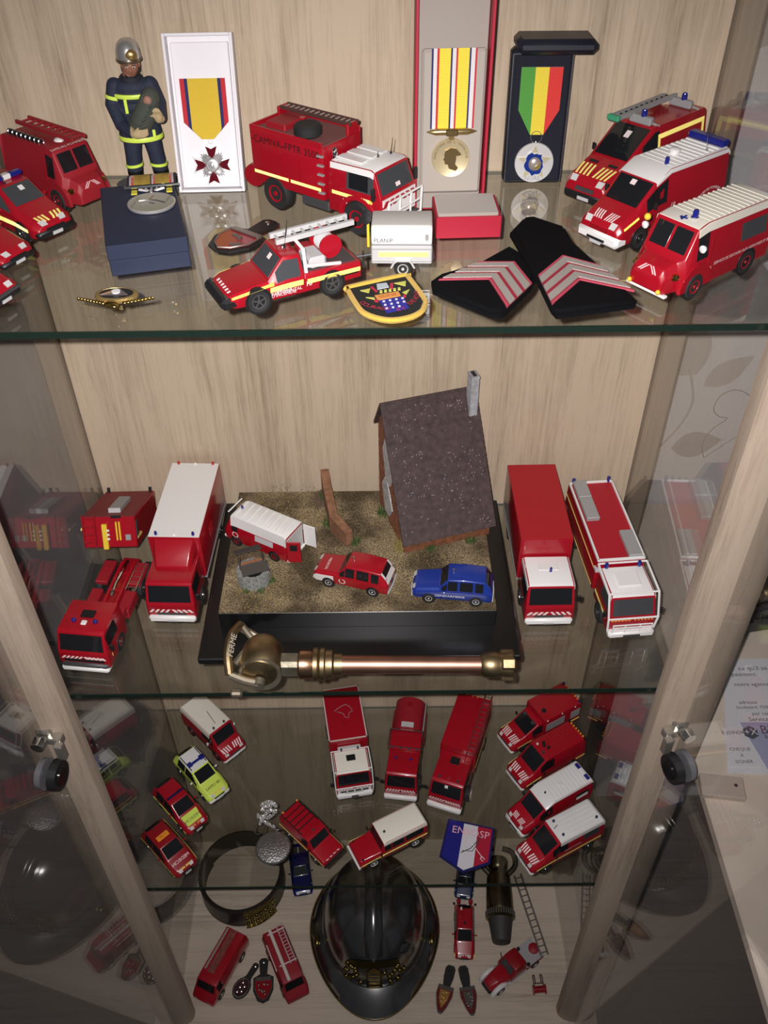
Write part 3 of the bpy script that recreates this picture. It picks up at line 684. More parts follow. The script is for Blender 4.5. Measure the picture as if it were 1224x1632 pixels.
for s in (1, -1): px(t, 'headlight', DGREY, .5 * L + .0006, [rect(s * W * .28, s * W * .42, H * .36, H * .44)])
qs = [[(6.7, 2.12 + k * .13), (6.7, 2.19 + k * .13), (6.35, 2.19 + k * .13), (6.35, 2.12 + k * .13)] for k in range(6)]
lo.quads(qs, PINKW, 'bonnet_stripe', t)
for v in ([1.0, 1.42], [3.58, 4.0]):
    lo.plate([4.75, 5.0, 6.0, 6.6], v, YEL, 'reflective_stripe', t, .0006)
for v in ([.62, .98], [4.02, 4.38]):
    lo.plate([.02, .98], v, YEL, 'reflective_stripe', t, .0006); lo.plate([3.05, 4, 5.0], v, YEL, 'reflective_stripe', t, .0006)
for s_, v in (('SERVICE', .56), ('DEPARTEMENTAL', .42), ("D'INCENDIE", .28)): lo.text(s_, .0036, lo.U(.10 * L), v, (-1, 0, 0), (0, 0, 1), WHITE, 'lettering', t)
lo.text('18', .0055, lo.U(-.09 * L), .60, (-1, 0, 0), (0, 0, 1), WHITE, 'lettering', t)
lo.plate([4.2, 4.42], [2.4, 2.52], PINKW, 'windscreen_sticker', t, .0006)
for s in (1, -1): MB().tube([(-.09 * L, s * W * .42, H * .58), (-.09 * L, s * W * .36, H * 1.05), (-.09 * L, 0, H * 1.08)], .0014, 6).build('roll_bar', WHITE, t)
MB().tube([(-.09 * L, W * .42, H * .72), (-.36 * L, W * .40, H * .60)], .0013, 6).build('side_brace', WHITE, t)
ladder(t, 'roof_ladder', (.06 * L, -.004, H * 1.14), (-.54 * L, -.004, H * 1.20), .012, .0026, 9, LGREY)
MB().lathe([(.0045, -.008), (.0045, .008)], (-.33 * L, -.002, H * .86), (0, 1, 0), 18).build('reel_drum', LGREY, t)
for k in range(8): MB().torus((-.33 * L, -.0075 + k * .0019, H * .86), .0062, .0010, (0, 1, 0), 18, 6).build('hose_turn', LGREY, t)
for s in (1, -1): MB().lathe([(.0090, -.0007), (.0090, .0007)], (-.33 * L, -.002 + s * .009, H * .86), (0, 1, 0), 20).build('reel_flange', RED, t)
MB().box((-.20 * L, .004, H * .66), (.014, .022, .010), .002).build('pump_unit', LGREY, t)
MB().box((-.20 * L, -.012, H * .66), (.012, .010, .008), .001).build('tool_box', REDM, t)
MB().sph((.0, 0, H * 1.0), (.0022, .0022, .002), 8, 5).build('roof_lamp', CHROME, t); antenna(t, (.005 * L, .003, H), .020, (-.004, 0))
lo.plate([.05, .35], [.45, .62], BLACK, 'tail_vent', t, .0005)
axle(t, .29 * L, W, .0092, .007, DGREY, .62, 5, True, None); axle(t, -.27 * L, W, .0092, .007, DGREY, .62, 5)
# -- lighting trailer
t = place('equipment_trailer', 'small white and silver box trailer with yellow stripe behind the pickup', .0395, -.1985, Z1, 178, group=G1)
SHEET = mat('galvanised_sheet', (.62, .62, .62), .4, .3)
L, W, H = .046, .030, .043
MB().box((0, 0, .0175), (L, W, .0145), .0008).build('body', SHEET, t)
lid = Loft([(-.5, .60, .75, .93, 1, 1, .98), (.5, .60, .75, .93, 1, 1, .98)], L, W, H); lid.body('cover', WHITE, t, .002)
lid.body('cover_roof', mat('cover_grey', (.50, .48, .45), .7), t, .002).scale = (.985, .90, 1.02)
py(t, 'reflective_stripe', YELF, W / 2 + .0002, [rect(-L * .44, L * .38, .0165, .0200)])
for z in (.0125, .0222): py(t, 'sheet_seam', GREY, W / 2 + .0001, [rect(-L * .49, L * .49, z, z + .0005)])
lid.text('PLANIP', .0045, .8, .55, (-1, 0, 0), (0, 0, 1), DGREY, 'lettering', t)
py(t, 'badge', GREY, W / 2 + .0002, [[(-L * .44, .034), (-L * .38, .034), (-L * .38, .0305), (-L * .41, .029), (-L * .44, .0305)]])
for s in (1, -1):
    wheel(t, -.001, s * (W / 2 - .001), .0068, .0055, LGREY, .62)
    py(t, 'mudguard', SHEET, s * (W / 2 + .001), [[(-.0105, .008), (-.0068, .0145), (.0052, .0145), (.0088, .008), (.0075, .008), (.0045, .0132), (-.0062, .0132), (-.0092, .008)]], .0018)
MB().tube([(L * .5, 0, .011), (L * .5 + .012, 0, .009)], .0012, 6).build('drawbar', DGREY, t); MB().cyl((L * .5 + .007, 0, 0), (L * .5 + .007, 0, .014), .0010, n=8).build('jockey_post', SILVER, t)
MB().box((L * .5 + .0025, .006, .030), (.0020, .0030, .020), .0005).build('mast', YELP, t)
for yy in (-.002, .006): MB().lathe([(.0035, 0), (.004, .003), (0.00001, .0035)], (L * .5 + .003, yy, .042), (.3, .8, .3), 12).build('work_lamp', BLACK, t)
# -- three vans at the right
FORD = [(-.5, .12, .50, .93, .95, 1, .84), (-.47, .12, .5, .98, .95, 1, .84), (.06, .12, .50, 1.0, .95, 1, .82), (.30, .12, .46, .60, .95, 1, .80), (.46, .12, .36, .46, .93, .97, .76), (.5, .14, .26, .36, .86, .88, .72)]
t = place('rescue_van', 'tall red van with bright yellow outline and grey roof ladder', .2530, -.041, Z1, -137, group=G1)
L, W, H = .147, .047, .058
lo = van(t, L, W, H, RED, FORD, bumper=BLACK, chm=YELF, nch=4, wind=WIND)
ua, ub, uc = lo.U(-.47 * L), lo.U(.035 * L), lo.U(-.2 * L)
lo.plate([1.02, uc, ub], [1.62, 1.76], YEL, 'reflective_stripe', t, .0005); lo.plate([ub - .045, ub], [.95, 1.70], YEL, 'reflective_stripe', t, .0005); lo.plate([1.02, 1.07], [.7, 1.70], YEL, 'reflective_stripe', t, .0005)
lo.plate([1.02, uc, ub], [.62, .74], YEL, 'reflective_stripe', t, .0005)
lo.plate([2.95, 3.4, 3.9], [1.02, 1.22], YEL, 'reflective_stripe', t, .0006)
lo.text('18', .007, ub - .12, 1.05, (-1, 0, 0), (0, 0, 1), WHITE, 'lettering', t)
ladder(t, 'roof_ladder', (-.46 * L, -.008, H * 1.12), (.22 * L, -.008, H * 1.12), .007, .0026, 13, GREY, BLACK)
MB().box((.225 * L, -.008, H * 1.12), (.005, .012, .005), .001).build('ladder_foot', mat('green_plastic', (.05, .30, .16), .5), t)
for xx, yy in ((-.36, 0), (.06, 0)):
    MB().box((xx * L, .004, H * 1.05), (.006, .022, .007), .0012).build('roof_bracket', GREY, t)
    MB().tube([(xx * L, .012, H * 1.04), (xx * L - .006, .019, H * .985)], .0010, 5).build('bracket_strut', GREY, t)
    beacon(t, (xx * L, .006, H * 1.10), .0026, .006)
lo.plate([2.25, 2.42], [2.42, 2.55], PINKW, 'windscreen_sticker', t, .0006)
for v in ([2.12, 2.35], [2.65, 2.88]): lo.plate([3.22, 3.34], v, BLACK, 'bonnet_vent', t, .0005)
JMP = [(-.5, .12, .50, .93, .95, 1, .86), (-.48, .12, .5, .985, .95, 1, .86), (.08, .12, .50, 1.0, .95, 1, .84), (.20, .12, .50, .86, .95, 1, .84), (.34, .12, .46, .56, .95, 1, .80), (.47, .12, .34, .43, .93, .97, .74), (.5, .14, .26, .34, .84, .86, .70)]
def jumper(t, L, W, H, ribs=True, chm=PINKW, bump=WHITE, roofm=WHITE):
    lo = Loft(JMP, L, W, H); lo.body('body', RED, t, .0013)
    lo.plate([3.05, 3.5, 3.95], [2.06, 2.5, 2.94], WIND, 'windscreen', t)
    for v in ([1.12, 1.8], [3.2, 3.88]): lo.plate([lo.U(.10 * L), 3.0, 3.5], v, WIND, 'side_window', t)
    if roofm: roof_skin(lo, roofm, t, .06, 2.98, .12)
    if ribs:
        for k in range(11):
            x = -.45 * L + k * .05 * L
            MB().box((x, 0, H * 1.004), (.0022, W * .74, .0013), .0004).build('roof_rib', roofm or RED, t)
    x5 = .5 * L
    MB().box((x5 - .005, 0, H * .18), (.014, W * .95, H * .18), .0026).build('bumper', bump, t, 40)
    px(t, 'grille', REDD, x5 + .0003, [rect(-W * .2, W * .2, H * .27, H * .325)]); px(t, 'air_intake', BLACK, x5 + .0022, [rect(-W * .2, W * .2, H * .145, H * .175)])
    plate_no(t, x5 + .0024, H * .115, w=W * .25, h=H * .045)
    for s in (1, -1): lo.plate([5.1, 5.95], [2.02, 2.2] if s > 0 else [2.8, 2.98], HEADL, 'headlight', t, .0005)
    chev(lo, 5.2, 4.6, 4, chm, t, 2.22, 2.78, -.05)
    axle(t, .31 * L, W, .155 * H, W * .16, SILVER); axle(t, -.30 * L, W, .155 * H, W * .16, SILVER)
    mirrors(t, .24 * L, W, .60 * H, m=BLACK)
    return lo
t = place('ambulance_van', 'red van with ribbed white roof and white bumper between its neighbours', .2490, -.128, Z1, -142, group=G1)
L, W, H = .132, .044, .056
lo = jumper(t, L, W, H)
MB().box((-.455 * L, 0, H * 1.05), (.009, W * .80, .0055), .001).build('light_bar', BLUEL, t)
beacon(t, (.05 * L, .010, H * 1.0), .0018, .006); MB().lathe([(.004, 0), (.0045, .004), (.003, .005)], (-.12 * L, 0, H * 1.005), n=14).build('roof_vent', WHITE, t)
antenna(t, (-.32 * L, .012, H * 1.005), .013, (.003, 0), SILVER)
lo.plate([4.05, 4.5, 4.95], [1.02, 1.25], YEL, 'reflective_stripe', t, .0006)
lo.text('SAPEURS POMPIERS', .0034, lo.U(-.33 * L), 1.0, (-1, 0, 0), (0, 0, 1), WHITE, 'lettering', t, bend=20); lo.text('18', .006, lo.U(.04 * L), .95, (-1, 0, 0), (0, 0, 1), WHITE, 'lettering', t)
lo.plate([3.12, 3.3], [2.45, 2.58], PINKW, 'windscreen_sticker', t, .0006)
t = place('antique_van', 'red antique van with cream ribbed roof and blue cross', .2625, -.2170, Z1, -143, group=G1)
L, W, H = .118, .044, .056
lo = hy_van(t, L, W, H, RED)
roof_skin(lo, CREAM, t, .05, 2.98, .22)
for k in range(13):
    MB().box((-.42 * L + k * .0485 * L, 0, H * (.945 + .026 * k / 13) + .0004), (.0012, W * .74, .0009)).build('roof_rib', CREAM, t)
beacon(t, (.20 * L, .006, H * .97), .0022, .006); MB().cyl((.20 * L, .006, H * .965), (.20 * L, .006, H * .985), .003, n=10).build('beacon_base', CHROME, t)
cr = [(-.0012, -.004), (.0012, -.004), (.0012, -.0012), (.004, -.0012), (.004, .0012), (.0012, .0012), (.0012, .004), (-.0012, .004), (-.0012, .0012), (-.004, .0012), (-.004, -.0012), (-.0012, -.0012)]
p_ = lo.P(2.55, 2.5); n_ = lo.N(2.55, 2.5); e1 = Vector((0, 1, 0)); e2 = n_.cross(e1)
MB().add([p_ + e1 * a * .8 + e2 * b * .8 + n_ * .0009 for a, b in cr], [(0, 1, 10, 11), (11, 10, 9), (1, 2, 5, 10), (2, 3, 4, 5), (10, 5, 8, 11), (5, 6, 7, 8), (8, 9, 11)]).build('blue_cross', BLUEP, t, None)
for v in ([1.15, 1.62], [3.38, 3.85]): lo.plate([lo.U(-.42 * L), lo.U(-.16 * L)], v, WINDG, 'rear_window', t)
for s in (1, -1):
    MB().box((.47 * L, s * W * .20, H * .125), (.004, W * .42, .0022), .0006).build('bumper', WHITE, t)
    MB().lathe([(.0024, 0), (.0028, .0018), (0.00001, .003)], (.29 * L, s * (W / 2 + .004), H * .74), (1, 0, 0), 10).build('mirror', WHITE, t)
    MB().sph((.505 * L, s * W * .30, H * .19), .0019, 8, 6).build('fog_lamp', YELP, t)
MB().sph((.37 * L, -W * .44, H * .93), .0026, 10, 6).build('spot_lamp', YELP, t)
lo.text('SAPEURS POMPIERS', .0030, lo.U(.225 * L), .80, (-1, 0, 0), (0, 0, 1), WHITE, 'lettering', t, bend=14); lo.text('CSP D ALBI', .0034, lo.U(.225 * L), .62, (-1, 0, 0), (0, 0, 1), WHITE, 'lettering', t)
lo.text('SERVICE DE SECOURS AUX ASPHYXIES ET BLESSES', .0034, lo.U(-.22 * L), .82, (-1, 0, 0), (0, 0, 1), PINKW, 'lettering', t)
# ================================================================== middle shelf vehicles
def box_truck(root, L, W, H, cabm, cabroof, boxm, roofm, xbox, bumper=WHITE, wcab=.93, deflector=None, chm=PINKW):
    MB().box((0, 0, .0125), (L * .96, W * .5, .007), .001).build('chassis', BLACK, root)
    xb = xbox * L; bx_ = Loft([(-.5 * L / (xb + .5 * L) * 0, 0, .5, 1, 1, 1, 1), (1, 0, .5, 1, 1, 1, 1)], xb + .5 * L, W, H - .017, -.5 * L, .017)
    bx_.body('cargo_box', boxm, root, .0007)
    if roofm: pz(root, 'box_roof', roofm, H, [rect(-.5 * L + .0005, xb - .0005, -W / 2 + .0005, W / 2 - .0005)], .0008)
    for s in (1, -1): MB().box(((xb - .5 * L) / 2, s * (W / 2 - .001), .0165), (xb + .5 * L, .003, .004), .0006).build('side_skirt', GREY, root)
    hc = H * .60
    cb_ = cab(root, xb + .001, .5 * L - .002, W * wcab, .008, hc, cabm, cabroof)
    zb = .008 + hc * .50
    MB().box((.5 * L - .005, 0, .0085), (.013, W * wcab * .97, .0085), .002).build('bumper', bumper, root, 40)
    px(root, 'grille', DGREY, .5 * L - .0022, [rect(-W * .28, W * .28, .0135, .0165)])
    if chm: fchev(root, .5 * L - .0018, W * .40, .0175, .0215, 4, chm, gap=.5)
    plate_no(root, .5 * L + .0016, .0075, w=.011)
    r = .0105
    for xx in (.31 * L, -.26 * L):
        for s in (1, -1): wheel(root, xx, s * (W * .5 - .0045), r, .008, SILVER, .55)
    mirrors(root, .46 * L, W * wcab, .008 + hc * .62, (.002, .0045, .009), BLACK, .004)
    return cb_, bx_
t = place('box_truck', 'red box truck with a white box roof and red wind deflector', -.2050, -.1040, Z2, -92.4, group=G2)
L, W, H = .186, .057, .0765
cb, bx = box_truck(t, L, W, H, RED, None, RED, WHITE, .19)
dfl = Loft([(0, 0, .5, 1, 1, 1, .90), (.55, 0, .3, .62, .9, .9, .8), (1, 0, .08, .16, .78, .78, .7)], .024, W * .84, H * .30, .19 * L + .001, .008 + H * .585); dfl.body('wind_deflector', RED, t, .003)
for yy in (-.020, .021):
    beacon(t, (.17 * L, yy, H), .0017, .005); beacon(t, (-.49 * L, yy, H), .0015, .0045, mat('red_lamp', (.45, .03, .02), .2))
for xx in (.17, -.49): MB().sph((xx * L, 0, H + .0012), (.0022, .0022, .0016), 8, 5).build('marker_lamp', WHITE, t)
for k in range(4): py(t, 'side_vent', REDD, W / 2 + .0002, [[(-.10 * L + k * .004, .040), (-.10 * L + k * .004 + .0012, .040), (-.10 * L + k * .004 + .0012, .054), (-.10 * L + k * .004, .054)]])
t = place('box_truck', 'plain red box truck with white cab roof right of the diorama', .1995, -.1140, Z2, -89.6, group=G2)
L, W, H = .186, .057, .0765
cb, bx = box_truck(t, L, W, H, RED, WHITE, RED, mat('red_roof_sheet', (.40, .008, .016), .5), .19)
beacon(t, (.33 * L, .002, .008 + H * .6), .0015, .0055)
MB().box((.29 * L, 0, .008 + H * .6), (.012, .022, .0012), .0005).build('roof_panel', WHITE, t)
# tanker with white cage
t = place('tanker_truck', 'red tanker truck with white roll cage, grey lockers and yellow side strips', .2765, -.1330, Z2, -85.5, group=G2)
L, W, H = .196, .054, .060
MB().box((0, 0, .014), (L * .94, W * .5, .008), .001).build('chassis', BLACK, t)
xb = .17 * L
bd = Loft([(0, 0, .5, 1, 1, 1, .97), (1, 0, .5, 1, 1, 1, .97)], xb + .5 * L, W, H - .018, -.5 * L, .018); bd.body('tank_body', RED, t, .001)
pz(t, 'roof_deck', mat('red_deck', (.40, .008, .02), .5), H, [rect(-.5 * L + .002, xb - .002, -W / 2 + .003, W / 2 - .003)], .0004)
for s in (1, -1): MB().box(((xb - .5 * L) / 2, s * (W / 2 - .0018), H + .0012), (xb + .5 * L, .0022, .0034), .0004).build('roof_rail', WHITE, t)
for xx in (-.5 * L + .001, xb - .001): MB().box((xx, 0, H + .0012), (.0022, W - .002, .0034), .0004).build('roof_rail', WHITE, t)
ALU = mat('chequer_alu', (.42, .42, .42), .45, .3, bump=.4, bscale=900)
MB().box((-.42 * L, -W * .27, H + .0032), (.030, .0155, .0055), .0006).build('roof_locker', ALU, t)
MB().box((-.42 * L + .034, -W * .27, H + .0032), (.036, .0150, .0055), .0006).build('roof_locker', ALU, t)
MB().box((.06 * L, W * .29, H + .0032), (.040, .0145, .0055), .0006).build('roof_locker', ALU, t)
for v in ([.20, .27], [4.73, 4.80], [1.35, 1.42], [3.58, 3.65]): bd.plate([.02, .5, .98], v, YEL, 'reflective_stripe', t, .0005)
for yy in (-.021, .021): MB().cyl((-.5 * L + .001, yy, H + .001), (-.5 * L + .001, yy, H + .008), .0019, n=10).build('beacon', BLUEL, t)
bd.text('SAPEURS', .003, .07, 4.3, (1, 0, 0), (0, 0, 1), PINKW, 'lettering', t)
cb = cab(t, .185 * L, .465 * L, W * .93, .012, .044, RED, WHITE, WINDG, .17, .50)
for v in ([.55, .72], [4.28, 4.45]): cb.plate([.1, 1.9], v, YEL, 'reflective_stripe', t, .0006)
MB().box((.30 * L, 0, .0575), (.020, .024, .0016), .0006).build('roof_panel', WHITE, t)
for yy in (-.018, .018): beacon(t, (.20 * L, yy, .057), .0024, .006)
xf_ = .465 * L
for s in (1, -1):
    MB().tube([(.19 * L, s * .0265, .061), (xf_ - .010, s * .0265, .060), (xf_ + .002, s * .0265, .034), (xf_ + .001, s * .025, .016)], .0012, 6).build('roll_cage_hoop', WHITE, t)
for (xx, zz) in ((.19 * L, .061), (xf_ - .010, .060), (xf_ + .0025, .0345)): MB().tube([(xx, -.0265, zz), (xx, .0265, zz)], .0011, 6).build('roll_cage_bar', WHITE, t)
MB().box((xf_ + .002, 0, .0125), (.010, W * .92, .008), .002).build('bumper', WHITE, t, 40)
fchev(t, xf_ + .0005, W * .40, .0285, .0325, 6, ORNG, gap=.5)
for zz in (.019, .023, .027): MB().tube([(xf_ + .005, -.021, zz), (xf_ + .005, .021, zz)], .0008, 6).build('grille_guard_bar', WHITE, t)
for yy in (-.021, -.008, .008, .021): MB().tube([(xf_ + .005, yy, .014), (xf_ + .005, yy, .027)], .0008, 6).build('grille_guard_bar', WHITE, t)
px(t, 'number_plate', DGREY, xf_ + .0073, [rect(-.009, .009, .0108, .0135)])
for xx in (.32 * L, -.28 * L):
    for s in (1, -1): wheel(t, xx, s * (W * .5 - .004), .0125, .009, DGREY, .5)
mirrors(t, xf_ - .003, W * .93, .038, (.0022, .004, .009), BLACK, .005)
MB().box((.172 * L, -W * .47, H * .83), (.008, .006, .004), .0005).build('side_lamp', LGREY, t)
# hook-lift truck and its container
t = place('hook_lift_truck', 'red hook-lift truck with bare frame and black windscreen at shelf front', -.2785, -.1830, Z2, -97, group=G2)
L, W, H = .158, .053, .052
MB().box((-.12 * L, 0, .0135), (L * .70, W * .36, .007), .001).build('chassis', REDD, t)
cb = cab(t, .16 * L, .49 * L, W, .008, .044, RED)
for s in (1, -1): MB().box((-.13 * L, s * W * .13, .0190), (L * .56, .004, .004), .0006).build('frame_rail', RED, t)
for k in range(4): MB().box((-.30 * L + k * .026, 0, .0185), (.004, W * .26, .003), .0004).build('cross_member', RED, t)
for s in (1, -1):
    MB().box((-.02 * L, s * W * .36, .017), (.030, W * .24, .013), .0012).build('side_locker', REDM, t); MB().box((-.28 * L, s * W * .36, .021), (.034, W * .26, .006), .001).build('rear_mudguard', REDM, t)
MB().box((.10 * L, 0, .023), (.014, W * .9, .012), .001).build('rear_deck', REDM, t)
MB().tube([(-.40 * L, 0, .022), (-.15 * L, 0, .026), (-.05 * L, 0, .023)], .002, 8).build('lift_ram', CHROME, t)
ladder(t, 'deck_ladder', (-.36 * L, W * .37, .0262), (-.10 * L, W * .37, .0262), .011, .001, 5, SILVER)
pz(t, 'roof_hatch', BLACK, .0515, [rect(.25 * L, .31 * L, -.007, .007)], .0012)
for yy in (-.0115, .0115): MB().sph((.345 * L, yy, .0528), (.0026, .0026, .0028), 10, 6).build('beacon', BLUEL, t)
MB().box((.36 * L, 0, .0528), (.006, .006, .0025), .001).build('roof_horn', WHITE, t)
MB().box((.47 * L, 0, .0085), (.012, W * .94, .010), .002).build('bumper', DGREY, t, 40); MB().box((.48 * L, 0, .0065), (.012, W * .96, .006), .0018).build('bumper_lip', WHITE, t, 40)
px(t, 'grille', BLACK, .49 * L, [rect(-W * .40, W * .40, .0155, .0185)]); fchev(t, .49 * L + .0004, W * .42, .0198, .0225, 5, PINKW, gap=.55)
for v in ([.40, .62], [4.38, 4.6]): cb.plate([1.5, 1.7], v, YEL, 'reflective_stripe', t, .0006)
mirrors(t, .46 * L, W, .036, (.0022, .0045, .009), BLACK, .005)
for xx in (.28 * L, -.22 * L, -.38 * L):
    for s in (1, -1): wheel(t, xx, s * (W * .5 - .0035), .0112, .008, CHROME, .5)
t = thing('tilted_container', 'red hook-lift container tipped back with ladder, grey roof unit and yellow arm', 'toy container', (-.2880, -.0250, Z2 + .0008), 0, G2, rot=(R(-24), 0, R(1)))
Lc, Wc, Hc = .102, .060, .036
MB().box((0, -Lc / 2, Hc / 2), (Wc, Lc, Hc), .0008).build('body', RED, t)
pz(t, 'roof', mat('dull_red_roof', (.20, .02, .022), .6), Hc, [rect(-Wc * .48, Wc * .48, -Lc * .99, -.001)], .0005)
MB().box((.004, -Lc * .62, Hc + .003), (.014, .046, .006), .0008).build('roof_unit', GREY, t); MB().box((.004, -Lc * .62 - .0232, Hc + .003), (.0135, .0008, .0056)).build('roof_unit_end', LGREY, t)
for s in (-1, 1): MB().cyl((s * Wc * .42, -.003, Hc), (s * Wc * .42, -.003, Hc + .006), .0019, n=10).build('beacon', BLACK, t)
ladder(t, 'end_ladder', (-Wc * .36, -Lc - .0012, .002), (-Wc * .36, -Lc - .0012, Hc + .003), .013, .0018, 4, REDD, side=(1, 0, 0))
MB().box((-.004, -Lc - .003, .014), (.006, .004, .030), .0008).build('lift_arm', YELP, t); fz = MB()
for k in range(3): fz.box((.0002, -Lc - .0052, .012 + k * .005), (.003, .0006, .0022))
fz.build('arm_stripe', WHITE, t, None)
for dx in (.009, .0125): MB().box((dx, -Lc - .0015, .020), (.0018, .002, .022), .0004).build('crowbar', YELP, t)
MB().box((.0095, -Lc - .0015, Hc + .001), (.011, .003, .003), .0006).build('lamp_head', BLACK, t)
MB().box((.021, -Lc - .0008, .012), (.006, .0016, .007), .0004).build('control_box', GREY, t)
MB().box((Wc / 2 + .0004, -Lc + .005, Hc * .55), (.0012, .006, .022), .0004).build('corner_strip', DGREY, t)
MB().box((-Wc / 2 - .0006, -Lc + .010, Hc * .62), (.0010, .022, .0026)).build('reflective_stripe', YELF, t, None); MB().box((Wc / 2 + .0008, -Lc + .012, Hc * .30), (.0010, .018, .0026)).build('reflective_stripe', YELF, t, None)

# ================================================================== lowest shelf vehicles
t = place('ambulance_van', 'red van with plain cream roof at the rear left of the shelf', -.2390, -.0560, Z3, -45, group=G3)
L, W, H = .102, .044, .049
lo = van(t, L, W, H, RED, [(-.5, .12, .5, .96, .95, 1, .9), (-.48, .12, .5, .99, .95, 1, .9), (.22, .12, .5, 1.0, .95, 1, .88), (.34, .12, .46, .62, .95, 1, .84), (.47, .12, .36, .46, .93, .97, .78), (.5, .14, .26, .36, .86, .88, .74)], mirror=WHITE, hubm=REDD)
roof_skin(lo, CREAM, t, .04, 1.98, .38)
for x, y in ((.17, -.008), (.18, .010)): beacon(t, (x * L, y, H), .0018, .0035, DGREY)
MB().tube([(.12 * L, -.001, H + .001), (-.1 * L, .001, H + .008)], .0004, 5).build('antenna', BLACK, t)
for v in ([1.0, 1.35], [3.65, 4.0]): pass
t = place('doctor_car', 'white and lime doctor car lettered SAMU with blue light bar', -.2491, -.1266, Z3, -47, group=G3)
L, W, H = .092, .0385, .036
lo = car(t, L, W, H, LIME, hubm=SILVER, bumper=WHITE, mirror=WHITE)
roof_skin(lo, WHITE, t, 2.02, 3.98, .06); chev(lo, 6.45, 6.05, 4, ORNG, t, 2.2, 2.8, -.03)
lo.text('SAMU 80', .0062, 5.55, 2.5, (0, 1, 0), (-1, 0, 0), BLACK, 'lettering', t)
MB().box((-.08 * L, 0, H * 1.04), (.004, .022, .002), .0005).build('light_bar', BLUEL, t)
for s in (1, -1): MB().box((-.08 * L, s * .010, H * 1.07), (.008, .007, .0035), .0008).build('blue_lamp', BLUEL, t); MB().box((-.15 * L, s * .0125, H * 1.01), (.030, .0012, .0012)).build('roof_rail', BLACK, t)
t = place('doctor_car', 'bright red doctor car with lime bonnet lettered MEDECIN', -.2716, -.1772, Z3, -46, group=G3)
lo = car(t, .089, .038, .036, RED, hubm=SILVER)
lo.plate([5.08, 5.5, 5.95], [2.06, 2.5, 2.94], LIME, 'bonnet_panel', t, .0004); chev(lo, 6.55, 6.05, 4, ORNG, t, 2.15, 2.85, -.04)
lo.text('MEDECIN', .0058, 5.6, 2.5, (0, -1, 0), (-1, 0, 0), DGREY, 'lettering', t, .0008)
for v in ([.35, .6], [4.4, 4.65]): lo.plate([1.2, 4, 6.0], v, LIME, 'side_band', t, .0005)
MB().box((-.06 * .089, 0, .036 * 1.03), (.0035, .027, .002), .0006).build('light_bar', mat('dark_blue_lamp', (.012, .010, .07), .2), t)
t = place('doctor_car', 'dark red doctor car lettered MEDECIN with gold reflective outline', -.2763, -.2411, Z3, -45, group=G3)
L, W, H = .084, .037, .0345
lo = car(t, L, W, H, REDD, hubm=SILVER)
lo.text('MEDECIN', .0064, 5.5, 2.5, (0, -1, 0), (-1, 0, 0), PINKW, 'lettering', t, .0008)
GOLDR = mat('gold_reflective', (1.0, .68, .14), .40, .5); GOLDF = mat('gold_marking', (.95, .60, .10), .35)
chev(lo, 6.5, 6.08, 4, GOLDF, t, 2.08, 2.92, -.03, gap=.8)
for v in ([.80, .95], [4.05, 4.20]): lo.plate([.3, 1, 2, 3.5, 5, 6.3], v, GOLDR, 'reflective_stripe', t, .0006)
MB().box((-.10 * L, 0, H * 1.02), (.008, .018, .0018), .0005).build('roof_panel', AMB, t)
text_plane('VL 1', .0052, (-.10 * L, 0, H * 1.02 + .0011), (0, 1, 0), (-1, 0, 0), REDD, 'lettering', t)
beacon(t, (-.3 * L, -.004, H * .97), .001, .004, DGREY)
# white cab box truck
t = place('box_truck', 'red box truck with white caged cab and white roof outline', -.0348, -.0890, Z3, -80.8, group=G3)
L, W, H = .150, .056, .0665
MB().box((0, 0, .012), (L * .96, W * .5, .007), .001).build('chassis', BLACK, t)
xb = .12 * L
bx = Loft([(0, 0, .5, 1, 1, 1, 1), (1, 0, .5, 1, 1, 1, 1)], xb + .5 * L, W, H - .016, -.5 * L, .016); bx.body('cargo_box', RED, t, .0007)
TAPE = mat('pale_edge_tape', (.62, .52, .48), .6)
for s in (1, -1): MB().box(((xb - .5 * L) / 2, s * (W / 2 - .0008), H), (xb + .5 * L, .0018, .0010)).build('roof_edging', TAPE, t, None)
for xx in (-.5 * L + .0009, xb - .0009): MB().box((xx, 0, H), (.0018, W, .0010)).build('roof_edging', TAPE, t, None)
hd = [(-.014, .004), (-.004, .010), (.004, .013), (.010, .008), (.013, .000), (.007, -.003), (.006, -.011), (.001, -.010), (-.001, -.003), (-.008, .001)]
MB().tube([(-.20 * L - b, a, H + .0004) for a, b in hd], .0004, 5, True).build('roof_emblem', GREY, t)
MB().cyl((-.06 * L, -.003, H), (-.06 * L, -.003, H + .003), .002, n=10).build('roof_cap', REDD, t)
cb = cab(t, xb + .008, .475 * L, W * .92, .010, .044, RED, CREAM)
px(t, 'front_panel', WHITE, .475 * L - .0005, [rect(-W * .43, W * .43, .012, .0225)], .001); fchev(t, .475 * L + .0002, W * .42, .0242, .0285, 5, PINKW, gap=.6)
for k in range(4): px(t, 'grille_slot', DGREY, .475 * L + .0006, [rect(-.020 + k * .0105, -.0115 + k * .0105, .0175, .021)])
MB().box((xb + .004, 0, .048), (.006, W * .60, .012), .001).build('bulkhead', LGREY, t)
MB().box((.27 * L, 0, .0545), (.010, .013, .0012), .0012).build('roof_hatch', BLACK, t)
xf_ = .475 * L
for s in (1, -1): MB().tube([(xb + .010, s * .027, .056), (xf_ - .009, s * .027, .0555), (xf_ + .003, s * .027, .032), (xf_ + .002, s * .026, .012)], .0009, 6).build('roll_cage_hoop', WHITE, t)
for xx, zz in ((xb + .010, .056), (xf_ - .009, .0555), (xf_ + .003, .032)): MB().tube([(xx, -.027, zz), (xx, .027, zz)], .0009, 6).build('roll_cage_bar', WHITE, t)
for yy in (-.012, .012): beacon(t, (xb + .010, yy, .0565), .0016, .004, DGREY)
